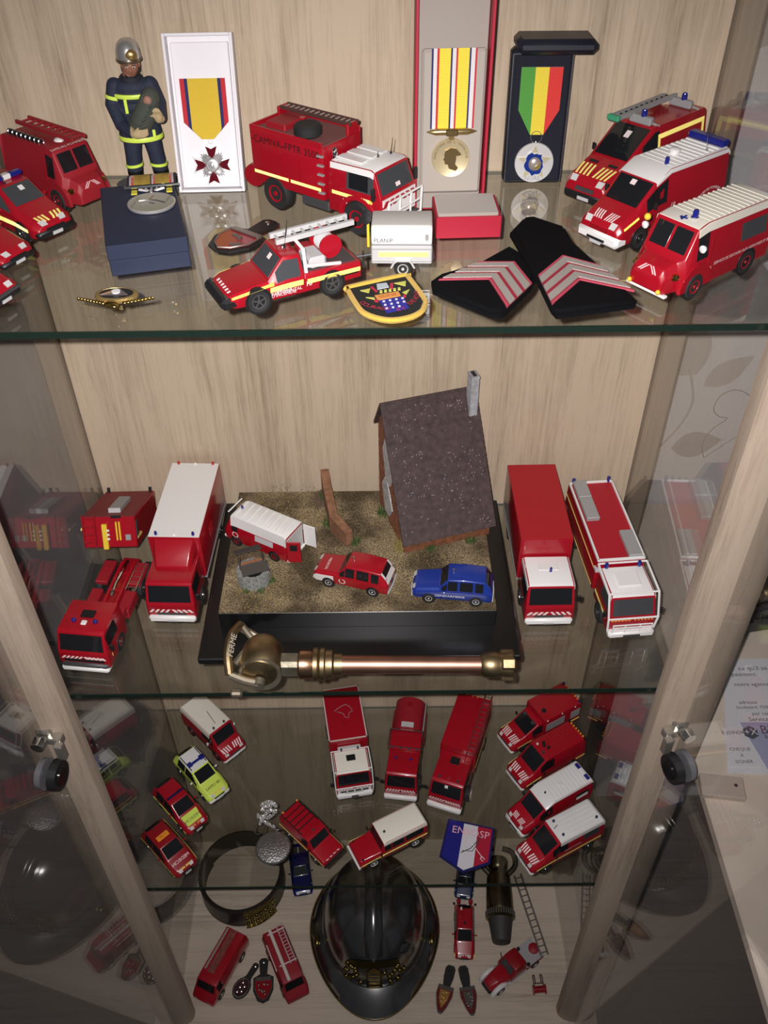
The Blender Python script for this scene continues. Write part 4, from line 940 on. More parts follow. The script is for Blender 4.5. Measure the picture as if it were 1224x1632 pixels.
MB().box((.47 * L, 0, .010), (.011, W * .92, .008), .0018).build('bumper', WHITE, t, 40); px(t, 'winch', DGREY, .475 * L + .005, [rect(-.005, .005, .0085, .0125)], .002)
for xx in (.30 * L, -.25 * L):
    for s in (1, -1): wheel(t, xx, s * (W * .5 - .004), .0115, .009, DGREY, .5)
mirrors(t, .45 * L, W * .92, .034, (.002, .004, .008), BLACK, .006)
# red tanker
t = place('tanker_truck', 'small red tanker truck with rounded tank and chrome roof rails', .0514, -.0985, Z3, -98, group=G3)
L, W, H = .138, .0505, .062
MB().box((0, 0, .012), (L * .96, W * .5, .007), .001).build('chassis', BLACK, t)
tk = MB(); pr = [(W * .44 * math.cos(a), .043 + .019 * math.sin(a)) for a in [2 * math.pi * k / 24 for k in range(24)]]
tk.prism(pr, -.5 * L, -.10 * L, Matrix(((0, 0, 1, 0), (1, 0, 0, 0), (0, 1, 0, 0), (0, 0, 0, 1)))).build('tank', REDM, t, 40)
for s in (1, -1): MB().box((-.30 * L, s * W * .40, .022), (L * .38, W * .2, .013), .001).build('side_locker', REDD, t)
MB().box((-.30 * L, W * .46, .044), (L * .36, .002, .022), .0006).build('grey_panel', GREY, t)
pz(t, 'tank_hatch', LGREY, .0618, [rect(-.17 * L, -.11 * L, -.009, .009)], .0012)
MB().cyl((-.40 * L, 0, .060), (-.40 * L, 0, .0635), .004).build('tank_lid', REDD, t)
cc = Loft([(0, 0, .5, 1, 1, 1, .96), (1, 0, .5, 1, 1, 1, .96)], .22 * L, W * .92, .042, -.09 * L, .012); cc.body('crew_body', RED, t, .0012)
for xx, zz in ((-.09 * L, .056), (.125 * L, .056)): MB().tube([(xx, -.024, .050), (xx, -.024, zz + .002), (xx, .024, zz + .002), (xx, .024, .050)], .0008, 6).build('roof_rail', CHROME, t)
for s in (1, -1): MB().tube([(-.09 * L, s * .024, .058), (.125 * L, s * .024, .058)], .0008, 6).build('roof_rail', CHROME, t)
for yy in (-.018, -.006, .006, .018): MB().sph((.13 * L, yy, .056), .0018, 8, 5).build('marker_lamp', DGREY, t)
cb = cab(t, .135 * L, .48 * L, W * .92, .008, .045, RED)
for yy in (-.0105, .0105): MB().sph((.24 * L, yy, .0545), (.002, .002, .0028), 8, 6).build('beacon', BLUEL, t)
MB().box((.47 * L, 0, .0085), (.012, W * .94, .008), .0018).build('bumper', WHITE, t, 40); fchev(t, .48 * L + .0004, W * .40, .0205, .0255, 5, PINKW, gap=.5)
for xx in (.30 * L, -.28 * L):
    for s in (1, -1): wheel(t, xx, s * (W * .5 - .004), .0108, .008, SILVER, .5)
mirrors(t, .45 * L, W * .92, .036, (.002, .004, .008), BLACK, .005)
# red truck with side ladder
t = place('pump_truck', 'red pump truck with black roof hatch and dark ladder along its side', .1302, -.1080, Z3, -110, group=G3)
L, W, H = .160, .0535, .066
MB().box((0, 0, .012), (L * .96, W * .5, .007), .001).build('chassis', BLACK, t)
bd = Loft([(0, 0, .5, 1, 1, 1, .96), (1, 0, .5, 1, 1, 1, .96)], .60 * L, W, H - .016, -.5 * L, .016); bd.body('pump_body', RED, t, .001)
for v in ([.35, .42], [4.58, 4.65]): bd.plate([.03, .97], v, YEL, 'reflective_stripe', t, .0005)
for k in range(2): bd.plate([.06 + k * .47, .48 + k * .47], [.5, 1.7], mat('shutter_red', (.20, .01, .015), .5), 'roller_shutter', t, .0004)
ladder(t, 'side_ladder', (-.52 * L, W * .36, H + .006), (.16 * L, W * .36, H + .0035), .010, .0016, 12, mat('ladder_dark_red', (.16, .02, .02), .5), SILVER)
for xx in (-.45, .05): MB().box((xx * L, W * .36, H + .001), (.003, .010, .004)).build('ladder_bracket', REDD, t)
for k in range(3): MB().sph((-.49 * L, -.012 + k * .008, H + .001), .0014, 8, 5).build('amber_lamp', AMB, t)
cb = cab(t, .10 * L + .0005, .48 * L, W * .92, .008, .046, RED)
pz(t, 'roof_hatch', BLACK, .0535, [rect(.15 * L, .22 * L, -.006, .007)], .0012)
for yy in (-.013, .013): beacon(t, (.38 * L, yy, .052), .002, .0045, DGREY)
MB().box((.37 * L, 0, .0535), (.004, .005, .003), .0008).build('roof_horn', REDM, t); cb.plate([2.15, 2.35], [2.46, 2.56], WHITE, 'windscreen_sticker', t, .0006)
MB().box((.475 * L, 0, .0085), (.012, W * .94, .008), .0018).build('bumper', WHITE, t, 40); fchev(t, .48 * L + .0004, W * .42, .0200, .0235, 6, PINKW, gap=.45)
for xx in (.30 * L, -.25 * L):
    for s in (1, -1): wheel(t, xx, s * (W * .5 - .003), .0112, .008, CHROME, .55)
mirrors(t, .46 * L, W * .92, .038, (.002, .004, .008), BLACK, .006)
# off-roaders
t = place('off_road_pickup', 'small red off-roader with black roof rack bars and gold side line', -.0822, -.2264, Z3, -44, group=G3)
L, W, H = .089, .037, .039
OFF = [(-.5, .2, .52, .90, .97, 1, .93), (-.48, .2, .52, .95, .97, 1, .93), (-.02, .2, .52, .95, .97, 1, .92), (.06, .2, .52, .98, .97, 1, .86), (.14, .2, .52, .96, .97, 1, .86), (.24, .2, .50, .60, .97, 1, .90), (.47, .2, .46, .52, .97, 1, .90), (.5, .22, .38, .46, .94, .96, .88)]
lo = Loft(OFF, L, W, H); lo.body('body', RED, t, .0009)
lo.plate([4.1, 4.5, 4.92], [2.06, 2.5, 2.94], WIND, 'windscreen', t)
for v in ([1.15, 1.8], [3.2, 3.85]): lo.plate([lo.U(-.0 * L), lo.U(.13 * L)], v, WIND, 'side_window', t)
for k in range(5): MB().box((-.47 * L + k * .0085, 0, H * .99), (.0010, W * .84, .0014)).build('rack_bar', BLACK, t, None)
for s in (1, -1): MB().box((-.24 * L, s * W * .42, H * .99), (.042, .0012, .0016)).build('rack_rail', BLACK, t, None)
for yy in (-.012, .014): MB().sph((-.47 * L, yy, H * 1.04), .0018, 8, 5).build('rear_lamp', AMB, t)
beacon(t, (.07 * L, .0, H * .97), .0018, .003, DGREY)
for k in range(4): lo.quads([[(6.6, 2.12 + k * .2), (6.6, 2.22 + k * .2), (6.25, 2.29 + k * .2), (6.25, 2.19 + k * .2)]], PINKW, 'bonnet_stripe', t)
for v in ([.70, .90], [4.1, 4.3]): lo.plate([.1, 1, 2, 4, 6, 6.9], v, YEL, 'reflective_stripe', t, .0006)
MB().box((.49 * L, 0, H * .27), (.006, W * .96, H * .12), .001).build('bumper', BLACK, t); mirrors(t, .2 * L, W, .62 * H)
axle(t, .30 * L, W, .0082, .006, SILVER, .6); axle(t, -.30 * L, W, .0082, .006, SILVER, .6)
t = place('off_road_wagon', 'red off-roader with long cream roof and white wheels', .0231, -.2333, Z3, -152.7, group=G3)
L, W, H = .103, .038, .044
OFW = [(-.5, .2, .52, .96, .97, 1, .92), (-.48, .2, .52, 1.0, .97, 1, .92), (.10, .2, .52, 1.0, .97, 1, .92), (.14, .2, .52, .98, .97, 1, .90), (.18, .2, .50, .60, .97, 1, .92), (.47, .2, .46, .54, .97, 1, .80), (.5, .22, .38, .48, .94, .96, .78)]
lo = Loft(OFW, L, W, H); lo.body('body', RED, t, .0009)
lo.plate([3.1, 3.5, 3.92], [2.06, 2.5, 2.94], WIND, 'windscreen', t); roof_skin(lo, CREAM, t, .05, 2.98, .25)
for v in ([1.18, 1.72], [3.28, 3.82]):
    for a, b in ((-.44, -.18), (-.15, .02), (.04, .13)): lo.plate([lo.U(a * L), lo.U(b * L)], v, WIND, 'side_window', t)
for v in ([.68, .92], [4.08, 4.32]): lo.plate([.1, 1, 2, 4, 5, 5.9], v, YEL, 'reflective_stripe', t, .0006)
MB().box((.505 * L, 0, H * .26), (.003, W * 1.0, H * .10), .0006).build('bumper', WHITE, t); beacon(t, (.06 * L, .002, H), .0018, .003, DGREY)
for yy in (-.015, .015): MB().cyl((.44 * L, yy, H * .53), (.44 * L, yy, H * .57), .0016, n=8).build('wing_lamp', BLACK, t)
mirrors(t, .2 * L, W, .62 * H)
axle(t, .30 * L, W, .0092, .006, WHITE, .6, out=.0012); axle(t, -.32 * L, W, .0092, .006, WHITE, .6, out=.0012)
# four vans
vans = ((.2533, -.0496, -150.8, .122, .045, .0546, 'red van with raised red box body, rearmost of the four vans'), (.2561, -.1127, -150.1, .1125, .043, .0539, 'all-red ribbed-roof van with amber rear lights, second of the four vans'),
        (.2515, -.1824, -150.3, .119, .0425, .0542, 'red van with ribbed white roof and two blue rear lamps, third of four'), (.2570, -.2395, -152.9, .1165, .0425, .0544, 'red van with smooth white roof and long yellow stripe, frontmost of four'))
for k, (x, y, h, L, W, H, lb) in enumerate(vans):
    t = place('fire_van', lb, x, y, Z3, h, group=G3)
    if k == 0:
        st_ = [(-.5, .12, .4, .66, .95, 1, .86), (-.48, .12, .4, .68, .95, 1, .86), (.12, .12, .42, .84, .95, 1, .84), (.30, .12, .40, .56, .95, 1, .80), (.46, .12, .34, .44, .93, .97, .74), (.5, .14, .26, .34, .84, .86, .70)]
        lo = van(t, L, W * .92, H, RED, st_, side_stripe=(.22, .43, .85, 1.0, YEL))
        bd = Loft([(0, 0, .5, 1, 1, 1, .97), (1, 0, .5, 1, 1, 1, .95)], .56 * L, W * 1.04, H * .76, -.5 * L, H * .25); bd.body('box_body', RED, t, .0012)
        for v in ([.75, 1.5], [3.5, 4.25]):
            for a, b in ((.03, .28), (.45, .95)): bd.plate([a, b], v, GREY, 'side_shutter', t, .0004)
        for v in ([.35, .48], [4.52, 4.65]): bd.plate([.02, .25], v, YEL, 'reflective_stripe', t, .0005)
        MB().cyl((-.02 * L, .006, H), (-.02 * L, .006, H + .003), .0035).build('roof_fan', BLACK, t)
        for j in range(6): MB().sph((-.49 * L, -.014 + j * .0055, H + .001), .0015, 8, 5).build('amber_lamp', AMB, t)
        for yy in (-.019, .020): beacon(t, (-.485 * L, yy, H), .0022, .004, NAVYP)
        for yy in (-.010, .010): MB().box((.16 * L, yy, H * .84), (.005, .006, .003), .0006).build('roof_lamp', DGREY, t)
        for a in (.02, -.2, -.4): MB().sph((a * L, W * .5, H * .98), .0013, 6, 5).build('marker_lamp', WHITE, t)
    elif k == 1:
        lo = van(t, L, W, H, RED, side_stripe=(.22, .45, .72, .92, YEL)); lo.plate([.1, 1.2], [.5, .66], YEL, 'reflective_stripe', t, .0005)
        for j in range(11): MB().box((-.44 * L + j * .046 * L, 0, H * .995 + .0002), (.0018, W * .74, .0011), .0003).build('roof_rib', RED, t)
        for j in range(6): MB().sph((-.48 * L, -.013 + j * .0052, H * .99), .0017, 8, 5).build('amber_lamp', AMB, t)
        for yy in (-.018, .018): MB().cyl((-.48 * L, yy, H * .96), (-.48 * L, yy, H * 1.05), .002, n=10).build('beacon', BLACK, t)
        for x2, y2 in ((.02, .004), (.05, -.002), (.03, -.006)): MB().cyl((x2 * L, y2, H), (x2 * L, y2, H + .004), .0022, n=10).build('roof_horn', BLACK, t)
        beacon(t, (.12 * L, .006, H), .002, .004, DGREY); MB().sph((.10 * L, -.010, H), .002, 8, 5).build('roof_lamp', WHITE, t)
    elif k == 2:
        lo = jumper(t, L, W, H); MB().lathe([(.0034, 0), (.003, .002), (0.00001, .0025)], (-.12 * L, 0, H), n=12).build('roof_vent', WHITE, t)
        for yy in (-.010, .010): MB().box((-.45 * L, yy, H * 1.01), (.005, .009, .0025), .0006).build('blue_lamp', BLUEL, t)
        beacon(t, (.10 * L, .0, H), .0014, .0025, BLACK)
        for v in ([1.1, 1.5], [3.5, 3.9]): lo.plate([lo.U(-.43 * L), lo.U(-.24 * L)], v, BLACK, 'rear_window', t); lo.plate([lo.U(-.42 * L), lo.U(-.25 * L)], [v[0] + .02, v[0] + .2], WHITE, 'window_frost', t, .0006)
    else:
        lo = van(t, L, W, H, RED, rear_win=(-.42, -.20, WINDG), side_stripe=(-.46, .44, .62, .78, YEL))
        roof_skin(lo, WHITE, t, .06, 1.98, .28)
        for j in range(5): MB().box((-.22 * L, -.012 + j * .006, H * .995 + .0004), (.050, .0012, .0010), .0003).build('roof_rib', WHITE, t)
        for x2, y2 in ((.05, -.012), (.05, .010), (-.42, .010)): beacon(t, (x2 * L, y2, H), .0019, .0035, NAVYP)
        MB().tube([(.10 * L, -.003, H), (.06 * L, -.003, H + .006)], .0005, 5).build('antenna', BLACK, t)
        lo.text('SAPEURS POMPIERS', .0032, lo.U(-.05 * L), 1.18, (-1, 0, 0), (0, 0, 1), PINKW, 'lettering', t)

# ================================================================== vehicles on the cabinet floor
t = place('race_car', 'dark blue toy car with a white figure one on its boot', -.1379, -.0601, 0, -80, group=G4)
L, W, H = .096, .037, .028
COU = [(-.5, .16, .42, .54, .92, .96, .80), (-.42, .14, .50, .66, .95, 1, .84), (-.26, .14, .54, .68, .95, 1, .80), (-.14, .14, .56, .98, .95, 1, .66), (.02, .14, .55, 1.0, .95, 1, .66), (.18, .14, .52, .66, .95, 1, .80), (.45, .14, .40, .48, .94, .97, .74), (.5, .16, .30, .38, .82, .86, .66)]
lo = car(t, L, W, H, mat('deep_blue_paint', (.008, .012, .14), .25, coat=.5), COU, wind=WINDG, wr=.25, sidewin=((-.13, 0.0),)); lo.text('1', .016, 1.5, 2.5, (0, 1, 0), (-1, 0, 0), WHITE, 'lettering', t)
chev(lo, 6.75, 6.3, 4, PINKW, t, 2.1, 2.9, .05)
t = place('small_car', 'small glossy navy toy car half hidden below the tricolour badge', .1625, -.0850, 0, -100, group=G4)
lo = car(t, .066, .034, .028, NAVYP, COU, wind=WIND, wr=.24, sidewin=((-.13, 0.0),))
t = place('beacon_car', 'small red toy car with two rear lamps near the brass nozzle', .1540, -.1775, 0, -94, group=G4)
lo = car(t, .090, .0355, .034, RED, wind=WIND); chev(lo, 6.55, 6.1, 5, PINKW, t, 2.1, 2.9, -.03)
for s in (1, -1):
    MB().lathe([(.0032, -.003), (.0038, 0), (.0032, .004)], (-.045, s * .0105, .030), (1, 0, 0), 12).build('rear_lamp', REDM, t); MB().sph((-.040, s * .0185, .030), .0024, 8, 6).build('side_lamp', BLACK, t)
    lo.plate([5.9, 6.5], [1.02, 1.3] if s > 0 else [3.7, 3.98], YEL, 'reflective_stripe', t, .0005)
MB().cyl((-.005, 0, .033), (-.005, 0, .0365), .002, n=10).build('roof_cap', BLACK, t); MB().box((-.030, -.006, .034), (.005, .003, .002)).build('roof_tag', PINKW, t)
def old_engine(t, L, W, H, m):
    st_ = [(-.5, .14, .5, .80, .95, 1, .86), (-.48, .14, .5, .95, .95, 1, .82), (.22, .14, .5, 1.0, .95, 1, .80), (.33, .14, .5, .96, .95, 1, .80), (.40, .14, .46, .62, .95, 1, .84), (.48, .14, .36, .46, .9, .92, .78), (.5, .16, .3, .4, .84, .86, .72)]
    lo = Loft(st_, L, W, H); lo.body('body', m, t, .0014); lo.plate([3.08, 3.5, 3.92], [2.06, 2.5, 2.94], WIND, 'windscreen', t)
    for v in ([1.15, 1.8], [3.2, 3.85]): lo.plate([lo.U(.22 * L), lo.U(.33 * L)], v, WIND, 'side_window', t)
    axle(t, .30 * L, W, .0085, .006, SILVER, .55); axle(t, -.28 * L, W, .0085, .006, SILVER, .55); return lo
t = place('old_fire_engine', 'old all-red toy fire engine with one grey roof strip by the belt', -.2608, -.2344, 0, -115, group=G4)
L, W, H = .113, .044, .047
lo = old_engine(t, L, W, H, RED)
MB().box((-.14 * L, -.013, H * 1.01), (L * .64, .004, .002), .0005).build('roof_strip', mat('tan_strip', (.32, .24, .21), .6), t); pz(t, 'roof_deck', mat('worn_red', (.22, .05, .04), .7, var=.3, vscale=200), H * .985, [rect(-.46 * L, .20 * L, -.008, .004)], .0012)
MB().box((.46 * L, 0, H * .34), (.012, W * .5, H * .16), .003).build('nose', RED, t); MB().sph((.12 * L, -.004, H), .002, 8, 5).build('roof_lamp', CHROME, t)
MB().tube([(.36 * L, -.018, H * .70), (.36 * L, .018, H * .70)], .0011, 6).build('screen_bar', LGREY, t)
t = place('old_fire_engine', 'old red toy fire engine with white beam and pale ladder on top', -.1514, -.2321, 0, -64, group=G4)
L, W, H = .113, .043, .046
lo = old_engine(t, L, W, H, REDM)
MB().box((-.08 * L, -.006, H * 1.05), (L * .82, .0055, .003), .0008).build('roof_beam', mat('ivory_plastic', (.66, .60, .55), .5), t)
ladder(t, 'roof_ladder', (-.50 * L, .011, H * 1.06), (.12 * L, .011, H * 1.06), .009, .0016, 12, mat('pale_ladder', (.50, .42, .42), .5))
for xx in (-.42, .08): MB().box((xx * L, .003, H * 1.0), (.0016, W * .7, .002)).build('roof_bar', PINKW, t)
MB().tube([(-.3 * L, -.019, H * .96), (.12 * L, -.019, H * .96)], .0009, 5).build('side_rail', PINKW, t)
# white-fendered ladder truck
t = place('turntable_truck', 'red vintage truck with white front wings and grey treadplate deck', .2270, -.2400, 0, -146, group=G4)
L, W, H = .118, .038, .042
MB().box((0, 0, .010), (L * .92, W * .55, .006), .001).build('chassis', BLACK, t)
bn = Loft([(0, 0, .5, 1, .8, .86, .62), (.6, 0, .5, .95, .7, .74, .5), (1, 0, .42, .7, .5, .54, .34)], .040, W, .020, .10 * L, .010); bn.body('bonnet', RED, t, .0022)
cbb = Loft([(0, 0, .5, .93, .92, .96, .80), (.35, 0, .5, 1, .92, .96, .80), (.72, 0, .48, .96, .92, .96, .80), (1, 0, .42, .5, .92, .96, .84)], .034, W, .034, -.17 * L, .010); cbb.body('cab', REDD, t, .0022)
cbb.plate([2.12, 2.9], [2.1, 2.48], WINDG, 'windscreen', t); cbb.plate([2.12, 2.9], [2.52, 2.9], WINDG, 'windscreen', t)
for s in (1, -1):
    MB().tube([(.30 * L + .015 * math.cos(a), s * W * .40, .009 + .013 * math.sin(a)) for a in [math.pi * (k / 8 * 1.1 - .1) for k in range(9)]], .0042, 8).build('front_wing', WHITE, t)
    MB().box((-.02 * L, s * W * .42, .0105), (.040, .006, .002), .0006).build('running_board', LGREY, t)
pz(t, 'treadplate_deck', mat('treadplate', (.45, .43, .44), .5, .2, bump=.6, bscale=700), .0205, [rect(-.5 * L, -.18 * L, -W * .47, W * .47)], .0010)
MB().box((-.34 * L, 0, .0155), (L * .32, W * .94, .009), .001).build('rear_body', REDM, t)
for xx, yy in ((-.24, -.014), (-.22, .015)): MB().cyl((xx * L, yy, .021), (xx * L, yy, .0255), .003, n=12).build('deck_reel', BLACK, t)
MB().box((.405 * L, 0, .008), (.003, W * .98, .004), .001).build('bumper', WHITE, t)
MB().lathe([(.009, 0), (.009, .004), (.006, .006)], (-.43 * L, 0, .021), n=18).build('turntable', REDM, t)
MB().tube([(.04 * L, -W * .5, .026), (.03 * L, -W * .62, .034)], .0008, 5).build('mirror', BLACK, t)
for xx in (.30 * L, -.34 * L): axle(t, xx, W * .98, .0088, .006, WHITE, .55, 0, False)
lp0, lp1 = Vector((-.40 * L, .002, .030)), Vector((-.30 * L, -.002, .030))
# ladder swung out sideways over the deck
ladder(t, 'turntable_ladder', (-.46 * L, .022, .034), (-.86 * L, -.105, .052), .0125, .0022, 13, mat('ladder_steel', (.30, .29, .28), .35, .8), None, side=(.95, -.30, 0))
# ================================================================== medals, figurine and badges on the top shelf
def ribbon(root, stripes, wtop, wbot, htop, hbot, ztap, z0, y, name='ribbon', weave=True):
    """stripes: (fraction0, fraction1, material); hangs from htop down to hbot, narrows below ztap"""
    for k, (a, b, m) in enumerate(stripes):
        def X(f, z):
            w_ = wtop if z >= ztap else wbot + (wtop - wbot) * (z - hbot) / (ztap - hbot)
            return max(-w_ / 2, min(w_ / 2, (f - .5) * wtop))
        zs = [htop, ztap] + [ztap + (hbot - ztap) * i / 5 for i in range(1, 6)]
        pl = [(X(a, z), z) for z in zs] + [(X(b, z), z) for z in zs[::-1]]
        out = []
        for p in pl:
            if not out or (abs(out[-1][0] - p[0]) > 1e-6 or abs(out[-1][1] - p[1]) > 1e-6): out.append(p)
        if len(out) > 3:
            MB().prism(out, 0, .0011, Matrix(((1, 0, 0, 0), (0, 0, -1, y), (0, 1, 0, 0), (0, 0, 0, 1)))).build(name, m, root, None)
def cloth(name, col):
    m = mat(name, col, .75, sheen=.3)
    nt = m.node_tree; b = nt.nodes['Principled BSDF']; tc = nt.nodes.new('ShaderNodeTexCoord'); wv = nt.nodes.new('ShaderNodeTexWave')
    wv.bands_direction = 'Z'; wv.inputs['Scale'].default_value = 260; bp = nt.nodes.new('ShaderNodeBump'); bp.inputs['Strength'].default_value = .5; bp.inputs['Distance'].default_value = .0006
    nt.links.new(tc.outputs['Object'], wv.inputs[0]); nt.links.new(wv.outputs[1], bp.inputs['Height']); nt.links.new(bp.outputs[0], b.inputs['Normal']); return m
RY = cloth('ribbon_yellow', (.72, .50, .035)); RR = cloth('ribbon_red', (.55, .02, .03)); RB = cloth('ribbon_blue', (.012, .018, .12)); RWt = cloth('ribbon_white', (.72, .70, .70)); RG = cloth('ribbon_green', (.08, .33, .045)); RYB = cloth('ribbon_bright_yellow', (.85, .68, .05)); RRB = cloth('ribbon_bright_red', (.72, .035, .03))
FY = lambda y: Matrix(((1, 0, 0, 0), (0, 0, -1, y), (0, 1, 0, 0), (0, 0, 0, 1)))
# white tray box
tilt = (R(-13.5), 0, R(1.5))
LILAC = mat('white_card', (.80, .78, .80), .6)
t = thing('medal_tray', 'open white card tray leaning on the oak panel behind a cross medal', 'box', (-.1295, -.0470, Z1 + .0005), 0, rot=tilt)
wb, hb_, db = .0595, .128, .016
MB().box((0, db - .001, hb_ / 2), (wb, .002, hb_)).build('tray_back', LILAC, t, None)
for s in (1, -1): MB().box((s * (wb / 2 - .0012), db / 2, hb_ / 2), (.0024, db, hb_), .0004).build('tray_side', LILAC, t, None)
for z in (.0012, hb_ - .0012): MB().box((0, db / 2, z), (wb - .005, db, .0024), .0004).build('tray_end', LILAC, t, None)
MB().box((0, db - .005, hb_ / 2 - .002), (wb - .010, .006, hb_ - .010), .0008).build('pad', mat('white_foam', (.85, .83, .86), .8), t)
t = thing('cross_medal', 'medal with red enamel cross on yellow ribbon edged blue and red', 'medal', (-.1295, -.0470, Z1 + .0005), 0, rot=tilt)
yy = db - .0085
ribbon(t, [(0, .10, RR), (.10, .17, RB), (.17, .83, RY), (.83, .90, RB), (.90, 1, RR)], .0395, .011, .0930, .0440, .0580, 0, yy)
cx, cz = .002, .0225
sb = MB()
for q in range(4):
    for k in range(7):
        a = R(45 + 90 * q + (k - 3) * 9); L_ = .0135 - abs(k - 3) * .0012
        sb.tube([(cx + .004 * math.cos(a), yy - .0012, cz + .004 * math.sin(a)), (cx + L_ * .7 * math.cos(a), yy - .0022, cz + L_ * .7 * math.sin(a)), (cx + L_ * math.cos(a + .05), yy - .0012, cz + L_ * math.sin(a + .05))], [.0012, .0011, .0003], 6)
SILB = mat('bright_silver', (.78, .77, .76), .3, .75)
sb.build('laurel', SILB, t)
for q in range(4):
    a = R(90 * q); c_, s_ = math.cos(a), math.sin(a); R2 = lambda x, z: (cx + x * c_ - z * s_, cz + x * s_ + z * c_)
    MB().prism([R2(.002, -.0020), R2(.0185, -.0075), R2(.0150, 0), R2(.0185, .0075), R2(.002, .0020)], 0, .0020, FY(yy)).build('cross_arm', SILB, t, None)
    MB().prism([R2(.0055, -.0020), R2(.0160, -.0052), R2(.0135, 0), R2(.0160, .0052), R2(.0055, .0020)], .0018, .0024, FY(yy)).build('enamel', mat('dark_red_enamel', (.11, .006, .012), .1, coat=.5), t, None)
MB().lathe([(.0062, 0), (.0062, .0030), (.0050, .0036), (.0046, .0030), (0.00001, .0040)], (cx, yy, cz), (0, -1, 0), 22).build('centre_disc', SILB, t)
MB().sph((cx - .0003, yy - .0038, cz), (.0020, .0008, .0030), 10, 6).build('relief_head', SILB, t)
MB().torus((cx - .0003, yy - .0012, cz + .0195), .0018, .0006, (0, 1, 0), 14, 6).build('ring', SILB, t)
# navy case lying flat, silver medal on it
NAVY = mat('navy_card', (.014, .022, .055), .6)
t = thing('navy_case', 'closed navy card case lying flat in front of the figurine', 'box', (-.1705, -.1445, Z1), 14.8)
MB().box((0, 0, .0065), (.0612, .1165, .0125), .0006).build('base', NAVY, t); MB().box((0, 0, .0190), (.0618, .1170, .0120), .0006).build('lid', NAVY, t)
t = thing('silver_medal', 'round silver medal with yellow ribbon lying on the navy case', 'medal', (-.1655, -.1250, Z1 + .0252), 10)
DY = mat('ribbon_gold', (.42, .28, .05), .8, var=.25, vscale=120); DW = mat('ribbon_pale', (.55, .50, .50), .8); DK = mat('ribbon_dark', (.03, .02, .03), .8)
xs = [(-.0205, -.0185, DK), (-.0185, -.0170, DW), (-.0170, -.0150, RR), (-.0150, -.0010, DY), (-.001, .0, DK), (.0, .0015, DW), (.0015, .0030, RR), (.0030, .0150, DY), (.0150, .0168, RR), (.0168, .0185, DW), (.0185, .0205, DK)]
for a, b, m in xs:
    g = MB(); prof = [(.052, .0005), (.050, .0035), (.040, .0055), (.030, .0040), (.0235, .0030)]
    g.add([(x, y, z) for y, z in prof for x in (a, b)], [(2 * i, 2 * i + 1, 2 * i + 3, 2 * i + 2) for i in range(len(prof) - 1)]).build('ribbon', m, t, 40)
for s in (1, -1): MB().box((s * .0145, .0175, .0012), (.005, .008, .0012), .0003).build('ribbon_end', mat('ribbon_lemon', (.70, .62, .05), .8), t)
MB().cyl((-.0225, .0230, .0036), (.0225, .0230, .0036), .0015, n=10).build('clasp_bar', CHROME, t)
g = MB()
for k in range(7): g.tube([(math.sin((k - 3) * .5) * .004, .0165, .002), (math.sin((k - 3) * .5) * .0105, .0195 - abs(k - 3) * .0004, .003)], [.0007, .0012], 6)
g.build('laurel_bail', SILB, t); MB().torus((0, .0125, .0022), .0022, .0006, (1, 0, .3), 12, 6).build('ring', SILB, t)
MB().lathe([(0.00001, 0), (.0190, 0), (.0195, .0008), (.0195, .0022), (.0188, .0027), (.0175, .0024), (0.00001, .0024)], (0, -.0085, .0004), n=48).build('disc', mat('worn_silver', (.62, .60, .57), .34, .55), t)
g = MB(); g.tube([(-.010, -.005, .0029), (-.003, -.004, .0031), (.004, -.007, .0031), (.011, -.012, .0029)], .0007, 6).tube([(-.008, -.012, .0029), (-.002, -.010, .003), (.003, -.013, .0029)], .0006, 6).tube([(-.002, -.004, .003), (.002, .003, .003)], .0006, 6)
g.build('relief_figure', SILVER, t)
text_plane('HONNEUR', .0035, (.0135, -.006, .0031), (.3, 1, 0), (-1, .3, 0), SILVER, 'lettering', t); text_plane('DEVOUEMENT', .0033, (-.0135, -.008, .0031), (-.3, -1, 0), (1, -.3, 0), SILVER, 'lettering', t)
# winged brooch
t = thing('winged_brooch', 'gold winged brooch with a black and grey triangle disc at the front edge', 'brooch', (-.1740, -.2460, Z1 + .0008), 0)
MB().lathe([(.0155, 0), (.0165, .002), (.0160, .0034), (.0135, .0040), (.0130, .0034), (0.00001, .0034)], (0, .003, 0), n=30, sy=.62, sx=1.0).build('disc', mat('antique_gold', (.50, .36, .14), .35, .7, bump=.4, bscale=900), t)
MB().prism([(.0126 * math.cos(2 * math.pi * k / 28), .003 + .0076 * math.sin(2 * math.pi * k / 28)) for k in range(28)], .0034, .0040).build('black_enamel', BLACK, t, None)
MB().prism([(-.0112, -.0005), (.0095, -.0005), (.0008, .0100)], .0040, .0045).build('triangle', mat('grey_enamel', (.12, .10, .10), .2), t, None)
MB().prism([(-.0112, -.0005), (-.001, .0035), (-.0004, .0088)], .0045, .0048).build('triangle_facet', mat('tan_enamel', (.35, .20, .10), .3), t, None)
MB().lathe([(.0016, 0), (.0032, 0), (.0032, .0010), (.0016, .0010)], (.0, .0032, .0046), n=20).build('white_ring', WHITE, t); MB().cyl((0, .0032, .0046), (0, .0032, .0051), .0015).build('ring_centre', DGREY, t)
for s in (1, -1):
    g = MB()
    for k in range(9):
        f = k / 8; g.sph((s * (.008 + .0195 * f), -.0075 + .0065 * f, .0016), (.0022 - .0008 * f, .0021 - .0011 * f, .0014), 8, 6)
    g.build('wing', GOLD, t, 60)
MB().sph((-.001, -.0105, .0022), (.0055, .0042, .0024), 12, 8).build('eagle_head', GOLD, t, 60); MB().sph((.0015, -.0135, .002), (.0032, .0028, .002), 10, 6).build('eagle_beak', GOLD, t, 60)
